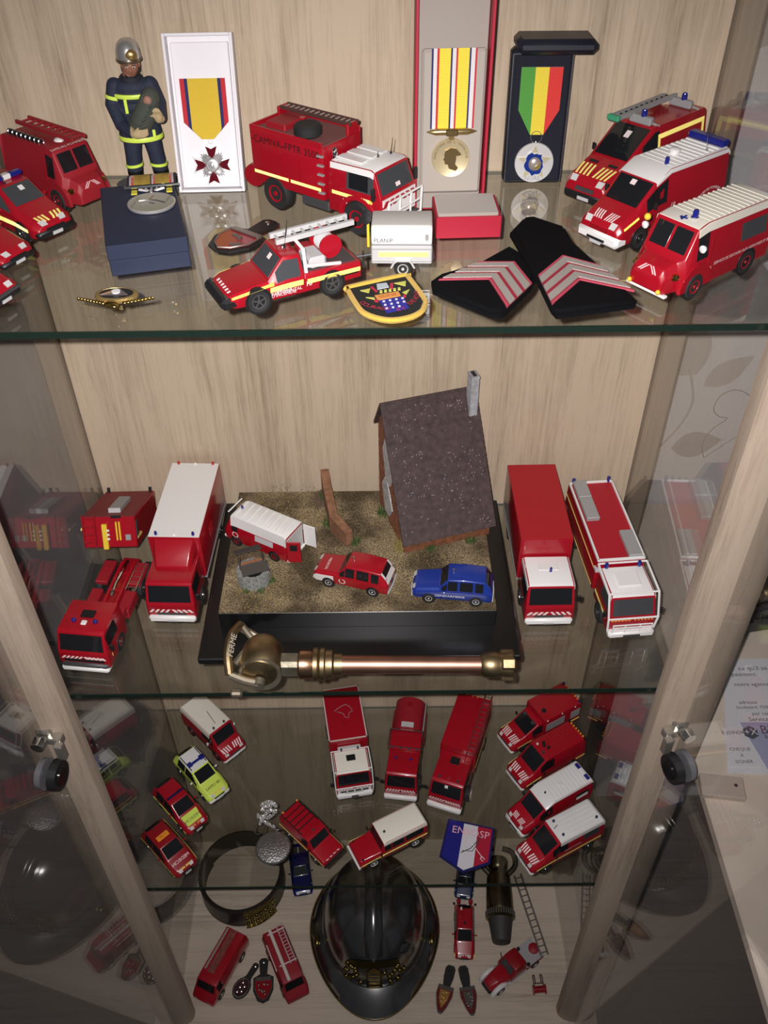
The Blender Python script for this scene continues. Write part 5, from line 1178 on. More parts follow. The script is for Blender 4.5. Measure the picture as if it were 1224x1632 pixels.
# leather pocket badges behind the pickup
BLEA = mat('black_leather', (.013, .012, .012), .5, bump=.3, bscale=600)
def fob(name, label, x, y, h, z=Z1, L=.050, Wd=.022, metal=BRASSD, shield=None, kind='shield', grp=None):
    t = thing(name, label, 'badge', (x, y, z + .0004), h, grp)
    pl = [(-.008, L * .50), (-.004, L * .56), (.004, L * .56), (.008, L * .50), (.006, L * .18), (Wd / 2, L * .10), (Wd / 2, -L * .20), (Wd * .28, -L * .44), (0, -L * .5), (-Wd * .28, -L * .44), (-Wd / 2, -L * .20), (-Wd / 2, L * .10), (-.006, L * .18)]
    if kind == 'oval': pl = [(-.0055, L * .50), (-.003, L * .55), (.003, L * .55), (.0055, L * .50), (.005, L * .15)] + [(Wd / 2 * math.cos(a), -L * .18 + L * .30 * math.sin(a)) for a in [R(60 - 20 * k) for k in range(16)]] + [(-.005, L * .15)]
    MB().prism(pl, 0, .0016).build('leather', BLEA, t, None)
    MB().lathe([(.0022, 0), (.0022, .0008), (.0012, .0014), (0.00001, .0015)], (0, L * .46, .0016), n=12).build('press_stud', SILVER, t)
    if kind == 'oval':
        MB().prism([(Wd * .40 * math.cos(2 * math.pi * k / 20), -L * .18 + L * .25 * math.sin(2 * math.pi * k / 20)) for k in range(20)], .0016, .0026).build('oval_plate', mat('dark_enamel', (.05, .02, .025), .2), t, None)
        MB().tube([(Wd * .40 * math.cos(2 * math.pi * k / 20), -L * .18 + L * .25 * math.sin(2 * math.pi * k / 20), .0026) for k in range(20)], .0008, 6, True).build('oval_rim', SILVER, t)
        g = MB()
        for k in range(5): g.sph(((k % 2 - .5) * .006, -L * .18 + (k - 2) * .0042, .0028), (.0022, .0026, .0010), 8, 5)
        g.build('relief', metal, t)
    else:
        sp = [(-Wd * .40, L * .08), (Wd * .40, L * .08), (Wd * .42, -L * .16), (Wd * .22, -L * .36), (0, -L * .44), (-Wd * .22, -L * .36), (-Wd * .42, -L * .16)]
        MB().prism(sp, .0016, .0026).build('shield', shield or REDD, t, None); MB().tube([(a, b, .0026) for a, b in sp], .0007, 6, True).build('shield_rim', metal, t)
        MB().box((0, L * .06, .0032), (Wd * .78, L * .09, .0014), .0004).build('title_bar', metal, t)
        g = MB(); rnd = random.Random(int(x * 1e4) & 255)
        for k in range(10): g.sph(((rnd.random() - .5) * Wd * .5, -L * .05 - rnd.random() * L * .24, .0028), (.0018, .0022, .0011), 8, 5)
        g.build('relief', metal, t)
    return t
fob('pocket_badge', 'black leather pocket badge with red and pewter shield behind the pickup', -.0910, -.1420, -38, Z1, .066, .040, mat('pewter', (.30, .27, .24), .4, .8))
# red case standing open
RCARD = mat('crimson_card', (.42, .012, .035), .5); TAUPE = mat('taupe_velvet', (.36, .32, .28), .9, sheen=.4)
t = thing('crimson_case', 'crimson medal case standing open with taupe lining', 'box', (.0905, -.1060, Z1 + .0004), 2)
MB().box((.0035, -.0205, .0090), (.0535, .0440, .018), .0006).build('base', RCARD, t)
MB().box((.0030, -.0205, .0190), (.0490, .0395, .0030), .0005).build('base_lining', TAUPE, t)
lid = MB(); wl, hl = .0600, .1740
lid.box((-.009, .0185, hl / 2), (wl, .003, hl), .0004)
for s in (1, -1): lid.box((-.009 + s * (wl / 2 - .0012), .0095, hl / 2), (.0024, .018, hl), .0004)
lid.box((-.009, .0095, hl - .0012), (wl, .018, .0024), .0004)
lid.build('lid', RCARD, t, None)
MB().box((-.009, .0150, hl / 2), (wl - .006, .005, hl - .006), .0006).build('lid_lining', TAUPE, t)
MB().box((-.0085, .0050, .0760), (.0505, .0060, .112), .0020).build('medal_pad', mat('taupe_pad', (.40, .355, .31), .85), t)
t = thing('bronze_medal', 'bronze helmeted-head medal on a yellow ribbon with tricolour stripes', 'medal', (.0815, -.1035, Z1 + .0004), 2)
yy = -.0008
ribbon(t, [(0, .04, RB), (.04, .12, RWt), (.12, .17, RR), (.17, .42, RYB), (.42, .46, RB), (.46, .54, RWt), (.54, .58, RR), (.58, .83, RYB), (.83, .87, RB), (.87, .96, RWt), (.96, 1, RR)], .0350, .0350, .1330, .0735, .0735, 0, yy)
BRZ = mat('bright_bronze', (.62, .46, .20), .28, .9); BRZD = mat('dark_bronze', (.28, .20, .09), .35, .9)
MB().lathe([(.0002, -.0205), (.0012, -.018), (.0028, -.013), (.0026, 0), (.0028, .013), (.0012, .018), (.0002, .0205)], (0, yy - .002, .0715), (1, 0, 0), 12).build('clasp', BRZ, t)
MB().box((0, yy - .0045, .0715), (.010, .002, .0055), .0008).build('clasp_knot', BRZD, t); MB().box((0, yy - .0015, .0665), (.0045, .0022, .004), .0006).build('bail', BRZ, t)
MB().lathe([(0.00001, 0), (.0150, 0), (.0158, .0010), (.0155, .0026), (.0148, .0022), (0.00001, .0022)], (.0, yy, .0505), (0, -1, 0), 40).build('disc', mat('gilt_face', (.78, .66, .40), .35, .6), t)
hp = [(-.0045, .0), (-.0050, .0028), (-.0040, .0060), (0, .0082), (.0045, .0078), (.0072, .0050), (.0092, .0028), (.0065, .0020), (-.004, .0018)]
MB().prism([(a - .0005, .0505 + b) for a, b in hp], .0022, .0036, FY(yy)).build('relief_helmet', BRZD, t, None)
fp = [(-.004, .0018), (-.0058, -.0012), (-.0046, -.0022), (-.0044, -.0046), (-.0018, -.0052), (-.0008, -.0085), (.005, -.0105), (.0068, -.0080), (.0042, -.0050), (.0050, -.0010), (.0048, .0018)]
MB().prism([(a - .0005, .0505 + b) for a, b in fp], .0022, .0032, FY(yy)).build('relief_head', BRZD, t, None)
for k, ch in enumerate("MINISTERE DE L'INTERIEUR"):
    if ch == ' ': continue
    a = R(178 - k * 7.7); e = Vector((math.sin(a), 0, -math.cos(a))); u = Vector((math.cos(a), 0, math.sin(a)))
    text_plane(ch, .0028, Vector((0, yy - .0026, .0505)) + u * .0130, e, u, BRZD, 'lettering', t)
# navy case standing with lid up
NAVL = mat('navy_leatherette', (.010, .012, .022), .45); NAVV = mat('navy_velvet', (.007, .008, .018), .9)
t = thing('navy_medal_case', 'tall navy medal case standing upright with its lid folded over the top', 'box', (.1625, -.0330, Z1 + .0004), -1, rot=(R(-3), 0, R(-1)))
MB().box((0, .006, .0560), (.0535, .016, .112), .0030).build('case', NAVL, t, 40); MB().box((0, -.0022, .0555), (.0470, .003, .104), .0006).build('velvet', NAVV, t)
fr = [(-.0252, .0025), (.0252, .0025), (.0252, .1085), (-.0252, .1085)]
MB().tube([(a, -.0030, b) for a, b in fr], .0011, 6, True).build('metal_rim', mat('steel_rim', (.20, .21, .25), .3, .9), t)
MB().box((.008, -.008, .1180), (.066, .040, .0115), .0040).build('lid', NAVL, t, 40)
MB().box((.0, .012, .113), (.040, .004, .006), .001).build('hinge', NAVL, t)
t = thing('silver_star_medal', 'silver medal with blue star on a green yellow red ribbon', 'medal', (.1625, -.0330, Z1 + .0004), 0, rot=(R(-3), 0, R(-1)))
yy = -.0040
ribbon(t, [(0, .34, RG), (.34, .67, RYB), (.67, 1, RRB)], .0355, .0120, .0985, .0435, .0640, 0, yy)
MB().torus((.0, yy - .001, .0415), .0050, .0005, (0, 1, 0), 20, 6).build('ring', SILVER, t); MB().sph((0, yy - .001, .0375), .0012, 8, 6).build('ring_bead', SILVER, t)
SF = mat('silver_face', (.80, .79, .77), .35, .5)
MB().lathe([(0.00001, 0), (.0172, 0), (.0176, .0010), (.0172, .0024), (0.00001, .0024)], (0, yy, .0195), (0, -1, 0), 40).build('disc', SF, t)
star = [((.0158 if k % 2 == 0 else .0072) * math.sin(math.pi * k / 5), .0195 + (.0158 if k % 2 == 0 else .0072) * math.cos(math.pi * k / 5)) for k in range(10)]
MB().prism(star, .0024, .0031, FY(yy)).build('star', mat('pale_gold', (.76, .68, .46), .35, .6), t, None)
rg = random.Random(4); bl = [((.0088 + rg.uniform(-.0016, .0014)) * math.cos(2 * math.pi * k / 22) * .95, .0190 + (.0098 + rg.uniform(-.0016, .0014)) * math.sin(2 * math.pi * k / 22)) for k in range(22)]
MB().prism([(a * 1.09, .0190 + (b - .0190) * 1.09) for a, b in bl], .0031, .0034, FY(yy)).build('map_border', SF, t, None)
MB().prism(bl, .0034, .0038, FY(yy)).build('blue_map', mat('blue_enamel', (.012, .035, .22), .15), t, None)
MB().sph((.0003, yy - .0036, .0190), (.0058, .0026, .0062), 14, 8).build('helmet_relief', mat('silver_pink', (.70, .62, .58), .25, .7), t, 60)
MB().prism([(.000, .0170), (.0060, .0215), (.0052, .0160), (.0020, .0138)], .0050, .0066, FY(yy)).build('visor_relief', mat('gold_visor', (.60, .48, .18), .3, .8), t, None)
text_plane('NORE', .0050, (-.0005, yy - .0032, .0060), (1, 0, 0), (0, 0, 1), mat('engraved_grey', (.35, .33, .32), .5), 'lettering', t)
# shoulder slides
VEL = mat('black_velvet', (.004, .004, .005), 1.0, spec=.1, bump=.5, bscale=900); BRAID = mat('silver_braid', (.52, .49, .45), .5, .4, bump=.9, bscale=1500); CRIM = mat('crimson_cord', (.30, .012, .035), .8); CRIM2 = mat('pink_cord', (.50, .06, .10), .8)
def slide(label, outline, chevron, th, z):
    t = thing('shoulder_slide', label, 'insignia', (outline[0][0], outline[0][1], z), 0, 'black velvet shoulder slides')
    ox, oy = outline[0]; pl = [(a - ox, b - oy) for a, b in outline]
    o = MB().prism(pl, 0, th).build('velvet', VEL, t, 40); bm = bmesh.new(); bm.from_mesh(o.data)
    bmesh.ops.bevel(bm, geom=[e for e in bm.edges if abs(e.verts[0].co.z - th) < 1e-6 and abs(e.verts[1].co.z - th) < 1e-6], offset=.003, segments=3, affect='EDGES'); bm.to_mesh(o.data); bm.free()
    A, B, C, D, E, F = [Vector((a - ox, b - oy)) for a, b in chevron]       # outer line A-B-C, inner line D-E-F
    def band(f0, f1, m, nm, h):
        p = [A.lerp(D, f0), B.lerp(E, f0), C.lerp(F, f0), C.lerp(F, f1), B.lerp(E, f1), A.lerp(D, f1)]
        for q in ((0, 1, 4, 5), (1, 2, 3, 4)): MB().prism([tuple(p[i]) for i in q], th - .0005, th + h).build(nm, m, t, None)
    band(0, 1, CRIM, 'crimson_ground', .0004)
    for k in range(3): band(.06 + k * .325, .27 + k * .325, BRAID, 'braid_stripe', .0012)
    band(-.02, .03, CRIM2, 'piping', .0009); band(.97, 1.03, CRIM2, 'piping', .0009)
EL = [(0.0611, -0.2282), (0.0673, -.2319 + .012), (0.0979, -0.2042 + .002), (0.1262, -0.172), (0.1480, -.2070), (0.1351, -0.2404), (0.1138, -0.2738), (0.1090, -0.2800), (0.1010, -0.2790), (0.0616, -0.2430)]
ER = [(0.1278, -0.1604), (0.1416, -0.1343), (0.1505, -0.1328), (0.1734, -0.1535), (0.1761, -0.1806), (0.2058, -0.2735), (0.2032, -0.2797), (0.1455, -0.2961 + .003), (0.1429, -0.2845), (0.1389, -0.2405)]
slide('black velvet shoulder slide lying underneath, nearer the gold-edged patch', EL, [(0.0979, -0.2042), (0.1262, -0.2049), (0.1351, -0.2404), (0.0673, -0.2319), (0.1047, -0.2314), (0.1138, -0.2738)], .006, Z1 + .0004)
slide('black velvet shoulder slide lying on top, nearest the right front corner', ER, [(0.1396, -0.2405), (0.1627, -0.2087), (0.1872, -0.2251), (0.1433, -0.282), (0.1691, -0.2466), (0.2046, -0.2645)], .0060, Z1 + .0070)
# embroidered shield patch
t = thing('shield_patch', 'gold-edged embroidered shield patch with blue field at the shelf front', 'patch', (.0270, -.2500, Z1 + .0003), 0)
out = [(-0.0035, -0.235), (-0.0009, -0.2321), (0.0428, -0.2134), (0.0445, -0.216), (0.056, -0.2518), (0.0559, -0.2621), (0.0523, -0.2732), (0.0421, -0.2817), (0.0267, -0.2841), (0.0108, -0.2745), (0.0033, -0.2575)]
out = [(a - .027, b + .25) for a, b in out]
MB().prism(out, 0, .0018).build('ground', mat('black_twill', (.010, .010, .010), .9), t, None)
MB().tube([(a * .96, b * .96, .0016) for a, b in sm(out + [out[0]], 4)[:-1]], .0022, 6, True).build('gold_edging', mat('gold_thread', (.68, .42, .05), .7, sheen=.2, bump=.8, bscale=1500), t)
def pp(pts, m, nm, z=.0018, h=.0006): MB().prism([(a - .027, b + .25) for a, b in pts], z, z + h).build(nm, m, t, None)
pp([(0.0182, -0.2474), (0.0358, -0.2414), (0.0376, -0.2479), (0.0205, -0.2544)], mat('orange_thread', (.70, .30, .07), .8), 'banner')
pp([(0.0214, -0.255), (0.0396, -0.2497), (0.0431, -0.2663), (0.0268, -0.2732)], mat('blue_thread', (.02, .02, .28), .8), 'blue_field')
pp([(0.0197, -0.2296), (0.0273, -0.2279), (0.029, -0.2346), (0.0203, -0.238)], mat('pale_thread', (.45, .50, .55), .8), 'rearing_figure')
PT = mat('lime_thread', (.55, .55, .12), .8); WT = mat('white_thread', (.62, .60, .66), .8); RT = mat('red_thread', (.48, .02, .05), .8)
for pts in ([(.0075, -.2395), (.0150, -.2365), (.0140, -.2430)], [(.0330, -.2285), (.0420, -.2255), (.0415, -.2330)], [(.0118, -.2500), (.018, -.2505), (.0185, -.2535)], [(.0390, -.2430), (.0445, -.2385), (.0420, -.2460)]): pp(pts, PT, 'axe')
for pts in ([(.0150, -.2345), (.0165, -.2335), (.0205, -.2410), (.019, -.2418)], [(.0300, -.2290), (.0325, -.2282), (.0318, -.2370), (.0296, -.2375)], [(.0185, -.2535), (.0215, -.2545), (.0210, -.2575), (.0180, -.2560)], [(.0390, -.2475), (.0415, -.2465), (.0415, -.2500), (.0395, -.2510)]): pp(pts, RT, 'red_handle')
for k in range(11): a, b = .0250 + (k % 4) * .0046 + (k // 4) * .0010, -.2570 + (k % 4) * .0015 - (k // 4) * .0052; MB().box((a - .027, b + .25, .0026), (.0018, .0018, .0006)).build('white_star', WT, t, None)
for k in range(5): MB().box((-.004 + k * .0034, .0085 + k * .0010, .0022), (.0020, .0032, .0008)).build('crown_point', PT, t, None)
text_plane('SEINE', .0058, (.001, .0018, .0026), (.94, .32, 0), (-.32, .94, 0), mat('brown_thread', (.40, .10, .03), .8), 'lettering', t)
for st_, a0, da, r0 in (('COURAGE', 218, 9.0, .0232), ('ET', 288, 9, .0262), ('DEVOIR', 318, 9.5, .0228)):
    for k, ch in enumerate(st_):
        a = R(a0 + k * da); u = Vector((math.cos(a), math.sin(a), 0)); e = Vector((-math.sin(a), math.cos(a), 0)); text_plane(ch, .0062, Vector((.0005, .0055, .0026)) + u * r0, e, -u, RT, 'lettering', t)
# firefighter figurine
t = thing('firefighter_figurine', 'painted firefighter figurine in silver helmet cradling a bundled baby', 'figurine', (-.1880, -.0330, Z1 + .0003), 6)
n_ = 20
MB().prism([(.030 * math.cos(2 * math.pi * k / n_), .020 * math.sin(2 * math.pi * k / n_)) for k in range(n_)], 0, .0045).build('base', mat('grey_stone_base', (.085, .085, .09), .85, bump=.6, bscale=300), t, None)
def capsule(g, pts, r, n=12): g.tube(pts, r, n); [g.sph(p, q, n, 8) for p, q in zip(pts, r)]
g = MB()
for s in (1, -1):
    hx = s * .0088
    capsule(g, [(hx * .85, 0, .052), (hx * 1.12, -.0005, .032), (hx * 1.30, .001, .013)], [.0090, .0074, .0070]); g.sph((hx * 1.4, -.0045, .0080), (.0062, .0100, .0042))
g.sph((0, 0, .056), (.0165, .0110, .0120))
for z, rx, ry in ((.056, .0170, .0115), (.064, .0166, .0115), (.072, .0168, .0118), (.080, .0176, .0118), (.087, .0170, .0105)): g.sph((0, 0, z), (rx, ry, .0085), 16, 10)
g.sph((0, .0005, .0900), (.0130, .0085, .0075))
capsule(g, [(0, -.001, .094), (0, -.0015, .100)], [.0066, .0062]); g.sph((.0018, -.0025, .1055), (.0071, .0080, .0098))
capsule(g, [(-.0150, 0, .0885), (-.0190, -.0010, .074), (-.0130, -.0130, .0600), (-.0040, -.0245, .0570)], [.0068, .0068, .0058, .0044])
capsule(g, [(.0150, 0, .0885), (.0200, -.0030, .074), (.0215, -.0160, .0660)], [.0068, .0064, .0052])
g.sph((.0010, -.0278, .0568), (.0056, .0034, .0040)); g.sph((.0205, -.0232, .0690), (.0042, .0040, .0056))
for k in range(4):                                    # fingers
    capsule(g, [(.0045, -.0295, .0545 + k * .0018), (.0080, -.0300, .0556 + k * .0016), (.0102, -.0290, .0566 + k * .0014)], [.0012, .0011, .0010], 8)
    capsule(g, [(.0180 + k * .0018, -.0255, .0720), (.0174 + k * .0018, -.0275, .0748), (.0166 + k * .0018, -.0272, .0772 - abs(k - 1.5) * .0007)], [.0012, .0011, .0010], 8)
capsule(g, [(.0005, -.0295, .0600), (.0030, -.0305, .0625)], [.0012, .0010], 8); capsule(g, [(.0165, -.0255, .0700), (.0148, -.0275, .0712)], [.0012, .0010], 8)
body = g.build('body', None, t, None)
md = body.modifiers.new('r', 'REMESH'); md.mode = 'VOXEL'; md.voxel_size = .0008
m2 = body.modifiers.new('s', 'SMOOTH'); m2.iterations = 4; m2.factor = .5
bpy.context.view_layer.update()
me = bpy.data.meshes.new_from_object(body.evaluated_get(bpy.context.evaluated_depsgraph_get())); body.modifiers.clear(); body.data = me
NVY = mat('navy_uniform', (.016, .022, .045), .75, bump=.3, bscale=250); SKIN = mat('painted_skin', (.30, .13, .075), .55); GLOVE = mat('tan_glove', (.42, .32, .17), .7); BOOT = mat('black_boot', (.008, .008, .008), .4)
me.materials.clear(); [me.materials.append(m) for m in (NVY, SKIN, GLOVE, BOOT)]
for p in me.polygons:
    c = p.center; k = 0
    if c.z > .0965: k = 1
    elif c.y < -.0195 and .050 < c.z < .080 and c.x > -.0045: k = 2
    elif c.z < .0165: k = 3
    p.material_index = k
me.shade_smooth()
MB().lathe([(.0168, .0452), (.0192, .0440), (.0188, .050), (.0176, .058), (.0166, .066)], n=28, sx=1.0, sy=.74).build('jacket_skirt', NVY, t, 60)
MB().lathe([(.0096, .0920), (.0098, .0955), (.0082, .0972)], n=20, sy=.95).build('collar', mat('dark_collar', (.012, .014, .022), .8), t, 50)
LIMES = mat('lime_reflective', (.66, .85, .10), .4)
MB().lathe([(.0192, .0446), (.0195, .0450), (.0193, .0482), (.0188, .0486)], n=30, sy=.74).build('hem_band', LIMES, t, 50)
MB().lathe([(.0178, .0802), (.0182, .0806), (.0182, .0832), (.0178, .0836)], n=30, sy=.68).build('chest_band', LIMES, t, 50)
for x, z0, z1, yv in ((-.0065, .0690, .0805, -.0120), (-.0050, .0480, .0545, -.0138), (.0130, .0480, .0545, -.0112)): MB().box((x, yv, (z0 + z1) / 2), (.0026, .0020, z1 - z0), .0003).build('vertical_band', LIMES, t, None)
MB().lathe([(.0073, -.0014), (.0073, .0014)], (-.0172, -.0006, .0800), (.25, .05, 1), 20).build('sleeve_band', LIMES, t, 50)
for s in (1, -1): MB().lathe([(.0079, -.0012), (.0079, .0012)], (s * .0108, .0004, .0215), (s * .06, 0, 1), 20).build('leg_band', LIMES, t, 50)
MB().lathe([(.0100, .1085), (.0104, .1115), (.0100, .1165), (.0082, .1215), (.0050, .1245), (0.00001, .1255)], (.0014, -.0004, 0), n=26, sx=1.0, sy=1.12).build('helmet', mat('painted_silver', (.55, .54, .52), .3, .75), t, 60)
MB().lathe([(.0103, .1080), (.0110, .1088), (.0107, .1105)], (.0014, -.0008, 0), n=26, sy=1.14).build('helmet_rim', mat('rim_bronze', (.25, .20, .14), .35, .8), t, 60)
MB().sph((.0040, -.0090, .1140), (.0062, .0034, .0050), 12, 8).build('helmet_shield', mat('painted_gold', (.48, .32, .12), .3, .8), t, 60)
for s in (1, -1): MB().tube([(.0018 + s * .0080, -.0005, .1080), (.0018 + s * .0075, -.0030, .1010), (.0018 + s * .003, -.0085, .0965)], .0007, 5).build('chin_strap', BLACK, t)
MB().sph((.0026, -.0108, .1028), (.0013, .0018, .0020), 8, 6).build('nose', SKIN, t, 60)
for s in (1, -1):
    MB().sph((.0026 + s * .0029, -.0098, .1050), (.0013, .0008, .0007), 8, 6).build('eye', WHITE, t, 60); MB().sph((.0026 + s * .0029, -.0104, .1050), (.0006, .0006, .0006), 8, 6).build('pupil', BLACK, t, 60)
    MB().box((.0026 + s * .0030, -.0102, .1066), (.0034, .0008, .0007), .0002).build('eyebrow', DGREY, t)
MB().box((.0026, -.0104, .0993), (.0036, .0012, .0008), .0002).build('mouth', mat('painted_lip', (.20, .06, .045), .6), t)
for s in (1, -1): MB().sph((.0018 + s * .0073, -.0010, .1045), (.0012, .002, .0028), 8, 6).build('ear', SKIN, t, 60)
bb = MB(); capsule(bb, [(-.0010, -.0160, .0585), (.0060, -.0180, .0650), (.0120, -.0180, .0740), (.0155, -.0165, .0825)], [.0072, .0100, .0096, .0082]); ob = bb.build('baby_bundle', mat('green_blanket', (.055, .065, .05), .85, bump=.5, bscale=180), t, 60)
for k in range(6): MB().tube(sm([(-.004 + k * .0036, -.0248 - .001 * (k % 2), .0560 + k * .0042), (.003 + k * .0032, -.0284, .0615 + k * .0036), (.0105 + k * .0022, -.0268, .0640 + k * .0038)], 3), .0009, 5).build('blanket_fold', MATS['green_blanket'], ob)
MB().torus((.0138, -.0238, .0818), .0050, .0013, (-.25, 1, -.2), 18, 6, 1, 1.1).build('blanket_hood', MATS['green_blanket'], ob)
MB().sph((.0138, -.0228, .0815), (.0045, .0030, .0050), 12, 8).build('baby_face', mat('baby_skin', (.30, .14, .10), .6), t, 60)
# ================================================================== diorama on the middle shelf
ZT = .036
EB = mat('black_lacquer', (.007, .007, .007), .28)
t = thing('diorama_base', 'black stepped diorama base carrying gravel and grass ground', 'diorama', (0, 0, Z2 + .0004), 0)
MB().box((-.0045, -.130, .0045), (.338, .248, .009), .0012).build('board', EB, t); MB().box((-.0060, -.1135, .0205), (.2960, .196, .024), .0008).build('plinth', EB, t)
GRV = bpy.data.materials.new('gravel_ground'); GRV.use_nodes = True; nt = GRV.node_tree; b_ = nt.nodes['Principled BSDF']; N, Lk = nt.nodes.new, nt.links.new
tc = N('ShaderNodeTexCoord'); n1 = N('ShaderNodeTexNoise'); n1.inputs['Scale'].default_value = 700; n1.inputs['Detail'].default_value = 3; n2 = N('ShaderNodeTexNoise'); n2.inputs['Scale'].default_value = 22; n2.inputs['Detail'].default_value = 4
r1 = N('ShaderNodeValToRGB'); r1.color_ramp.elements[0].position = .35; r1.color_ramp.elements[0].color = (.055, .042, .024, 1); r1.color_ramp.elements[1].position = .7; r1.color_ramp.elements[1].color = (.46, .38, .25, 1)
r2 = N('ShaderNodeValToRGB'); r2.color_ramp.elements[0].position = .40; r2.color_ramp.elements[0].color = (.35, .30, .22, 1); r2.color_ramp.elements[1].position = .62; r2.color_ramp.elements[1].color = (1.2, 1.1, .95, 1)
mx = N('ShaderNodeMix'); mx.data_type = 'RGBA'; mx.blend_type = 'MULTIPLY'; mx.inputs[0].default_value = 1.0
Lk(tc.outputs['Object'], n1.inputs[0]); Lk(tc.outputs['Object'], n2.inputs[0]); Lk(n1.outputs[0], r1.inputs[0]); Lk(n2.outputs[0], r2.inputs[0]); Lk(r1.outputs[0], mx.inputs[6]); Lk(r2.outputs[0], mx.inputs[7]); Lk(mx.outputs[2], b_.inputs['Base Color'])
bp = N('ShaderNodeBump'); bp.inputs['Strength'].default_value = .9; bp.inputs['Distance'].default_value = .0015; Lk(n1.outputs[0], bp.inputs['Height']); Lk(bp.outputs[0], b_.inputs['Normal']); b_.inputs['Roughness'].default_value = .95
gx, gy = 120, 80; vs = []; fs = []
for j in range(gy + 1):
    for i in range(gx + 1):
        x = -.1535 + .295 * i / gx; y = -.2110 + .195 * j / gy; e = min(i, gx - i, j, gy - j)
        z = ZT - .0016 + (.0012 * noise.noise(Vector((x * 30, y * 30, 0))) + .0009 * noise.noise(Vector((x * 260, y * 260, 3)))) * min(1, e / 3)
        vs.append((x, y, z))
for j in range(gy):
    for i in range(gx): a = j * (gx + 1) + i; fs.append((a, a + 1, a + gx + 2, a + gx + 1))
gm = MB().add(vs, fs); bd_ = [i for i in range(gx + 1)]; o0 = len(gm.v)
skirt = [i for i in range(gx + 1)] + [j * (gx + 1) + gx for j in range(1, gy + 1)] + [gy * (gx + 1) + i for i in range(gx - 1, -1, -1)] + [j * (gx + 1) for j in range(gy - 1, 0, -1)]
gm.v += [Vector((gm.v[i].x, gm.v[i].y, .031)) for i in skirt]
for k in range(len(skirt)): a, b = skirt[k], skirt[(k + 1) % len(skirt)]; gm.f.append((b, a, o0 + k, o0 + (k + 1) % len(skirt)))
gm.build('ground', GRV, t, 60)
GRN = mat('static_grass', (.05, .10, .02), .9, var=.4, vscale=200); STR = mat('straw_grass', (.30, .24, .08), .9, var=.3, vscale=200)
def tuft(par, cx, cy, z0, n, r, h, m, rr):
    """a clump of fine blades, one part of the thing it grows against"""
    g = MB(); rd = random.Random(rr)
    for k in range(n):
        a = rd.random() * 6.28; d = rd.random() ** .5 * r; x, y = cx + d * math.cos(a), cy + d * math.sin(a); hh = h * (.5 + .7 * rd.random()); lx, ly = rd.uniform(-.35, .35) * hh, rd.uniform(-.35, .35) * hh; w_ = .0005
        for e in ((w_, 0), (0, w_)): g.add([(x - e[0], y - e[1], z0 - .0015), (x + e[0], y + e[1], z0 - .0015), (x + lx, y + ly, z0 + hh)], [(0, 1, 2)])
    o = g.build('grass_tuft', m, par, None); o['kind'] = 'stuff'
for k, (x, y, n, r, h, m) in enumerate(((-.1165, -.150, 50, .020, .0018, GRN), (-.090, -.05, 300, .050, .0018, STR), (-.11, -.185, 220, .030, .0018, STR), (.06, -.150, 180, .045, .0018, STR), (-.045, -.030, 80, .010, .0018, GRN))): tuft(t, x, y, ZT, n, r, h, m, k)
for k in range(4): MB().box((-.062 + k * .004, -.030 + k * .002, ZT + .0012), (.0035, .030, .0022), .0004, Matrix.Rotation(R(6), 4, 'Z')).build('plank', mat('weathered_plank', (.13, .09, .06), .9), t)
# house
BRK = mat('model_brick', (.20, .072, .030), .85, var=.35, vscale=160); MORT = mat('model_mortar', (.12, .06, .035), .95); PLAST = mat('flaking_plaster', (.48, .47, .47), .9, var=.25, vscale=120); SLATE = mat('brown_slate', (.058, .034, .033), .7, var=.4, vscale=160); LEADC = mat('grey_stone', (.38, .38, .39), .8, var=.25, vscale=150)
t = thing('ruined_house', 'tall brown-roofed brick house model with grey chimney', 'model house', (.0462, -.1258, Z2 + ZT), 17)
HL, ridge, hz_, back, bz = .102, .076, .152, .094, .118
gp = [(0, 0), (0, .019), (ridge, hz_ - .004), (back, bz), (back, 0)]
g = MB(); Mg = Matrix(((0, 0, 1, 0), (1, 0, 0, 0), (0, 1, 0, 0), (0, 0, 0, 1))); g.prism(gp, 0, .004, Mg); g.prism(gp, HL - .004, HL, Mg); g.box((HL / 2, .002, .0095), (HL, .004, .019)).box((HL / 2, back - .002, bz / 2), (HL, .004, bz)); g.build('walls', MORT, t, None)
def brick_face(fn, u0, u1, z0, z1, inside, m, nm, bw=.0050, bh=.0024, seed=1):
    g = MB(); rd = random.Random(seed); row = 0; z = z0
    while z + bh <= z1:
        u = u0 - (bw * .5 if row % 2 else 0)
        while u < u1:
            a, b = max(u, u0), min(u + bw - .0005, u1)
            if b - a > .0008 and inside((a + b) / 2, z + bh / 2): fn(g, a, b, z, z + bh - .0005, .0005 + rd.random() * .0004)
            u += bw
        z += bh; row += 1
    o = g.build(nm, m, t, None); o['kind'] = 'stuff'; return o
def f_front(g, a, b, z0, z1, d): g.box(((a + b) / 2, -d / 2, (z0 + z1) / 2), (b - a, d, z1 - z0))
def f_side(g, a, b, z0, z1, d): g.box((-d / 2, (a + b) / 2, (z0 + z1) / 2), (d, b - a, z1 - z0))
brick_face(f_front, 0, HL, 0, .019, lambda u, z: True, BRK, 'front_bricks')
top_at = lambda u: .019 + (hz_ - .023) * u / ridge if u < ridge else hz_ - .004 + (bz - hz_ + .004) * (u - ridge) / (back - ridge)
pl1 = lambda u, z: abs(u - .058) < .020 and abs(z - .084 - (u - .058) * .4) < .034 * (1 - abs(u - .058) / .020)
pl2 = lambda u, z: abs(u - .062) < .020 and abs(z - .030) < .030 * (1 - abs(u - .062) / .022)
brick_face(f_side, 0, back, 0, hz_, lambda u, z: z < top_at(u) - .002 and not pl1(u, z) and not pl2(u, z), BRK, 'gable_bricks', seed=2)
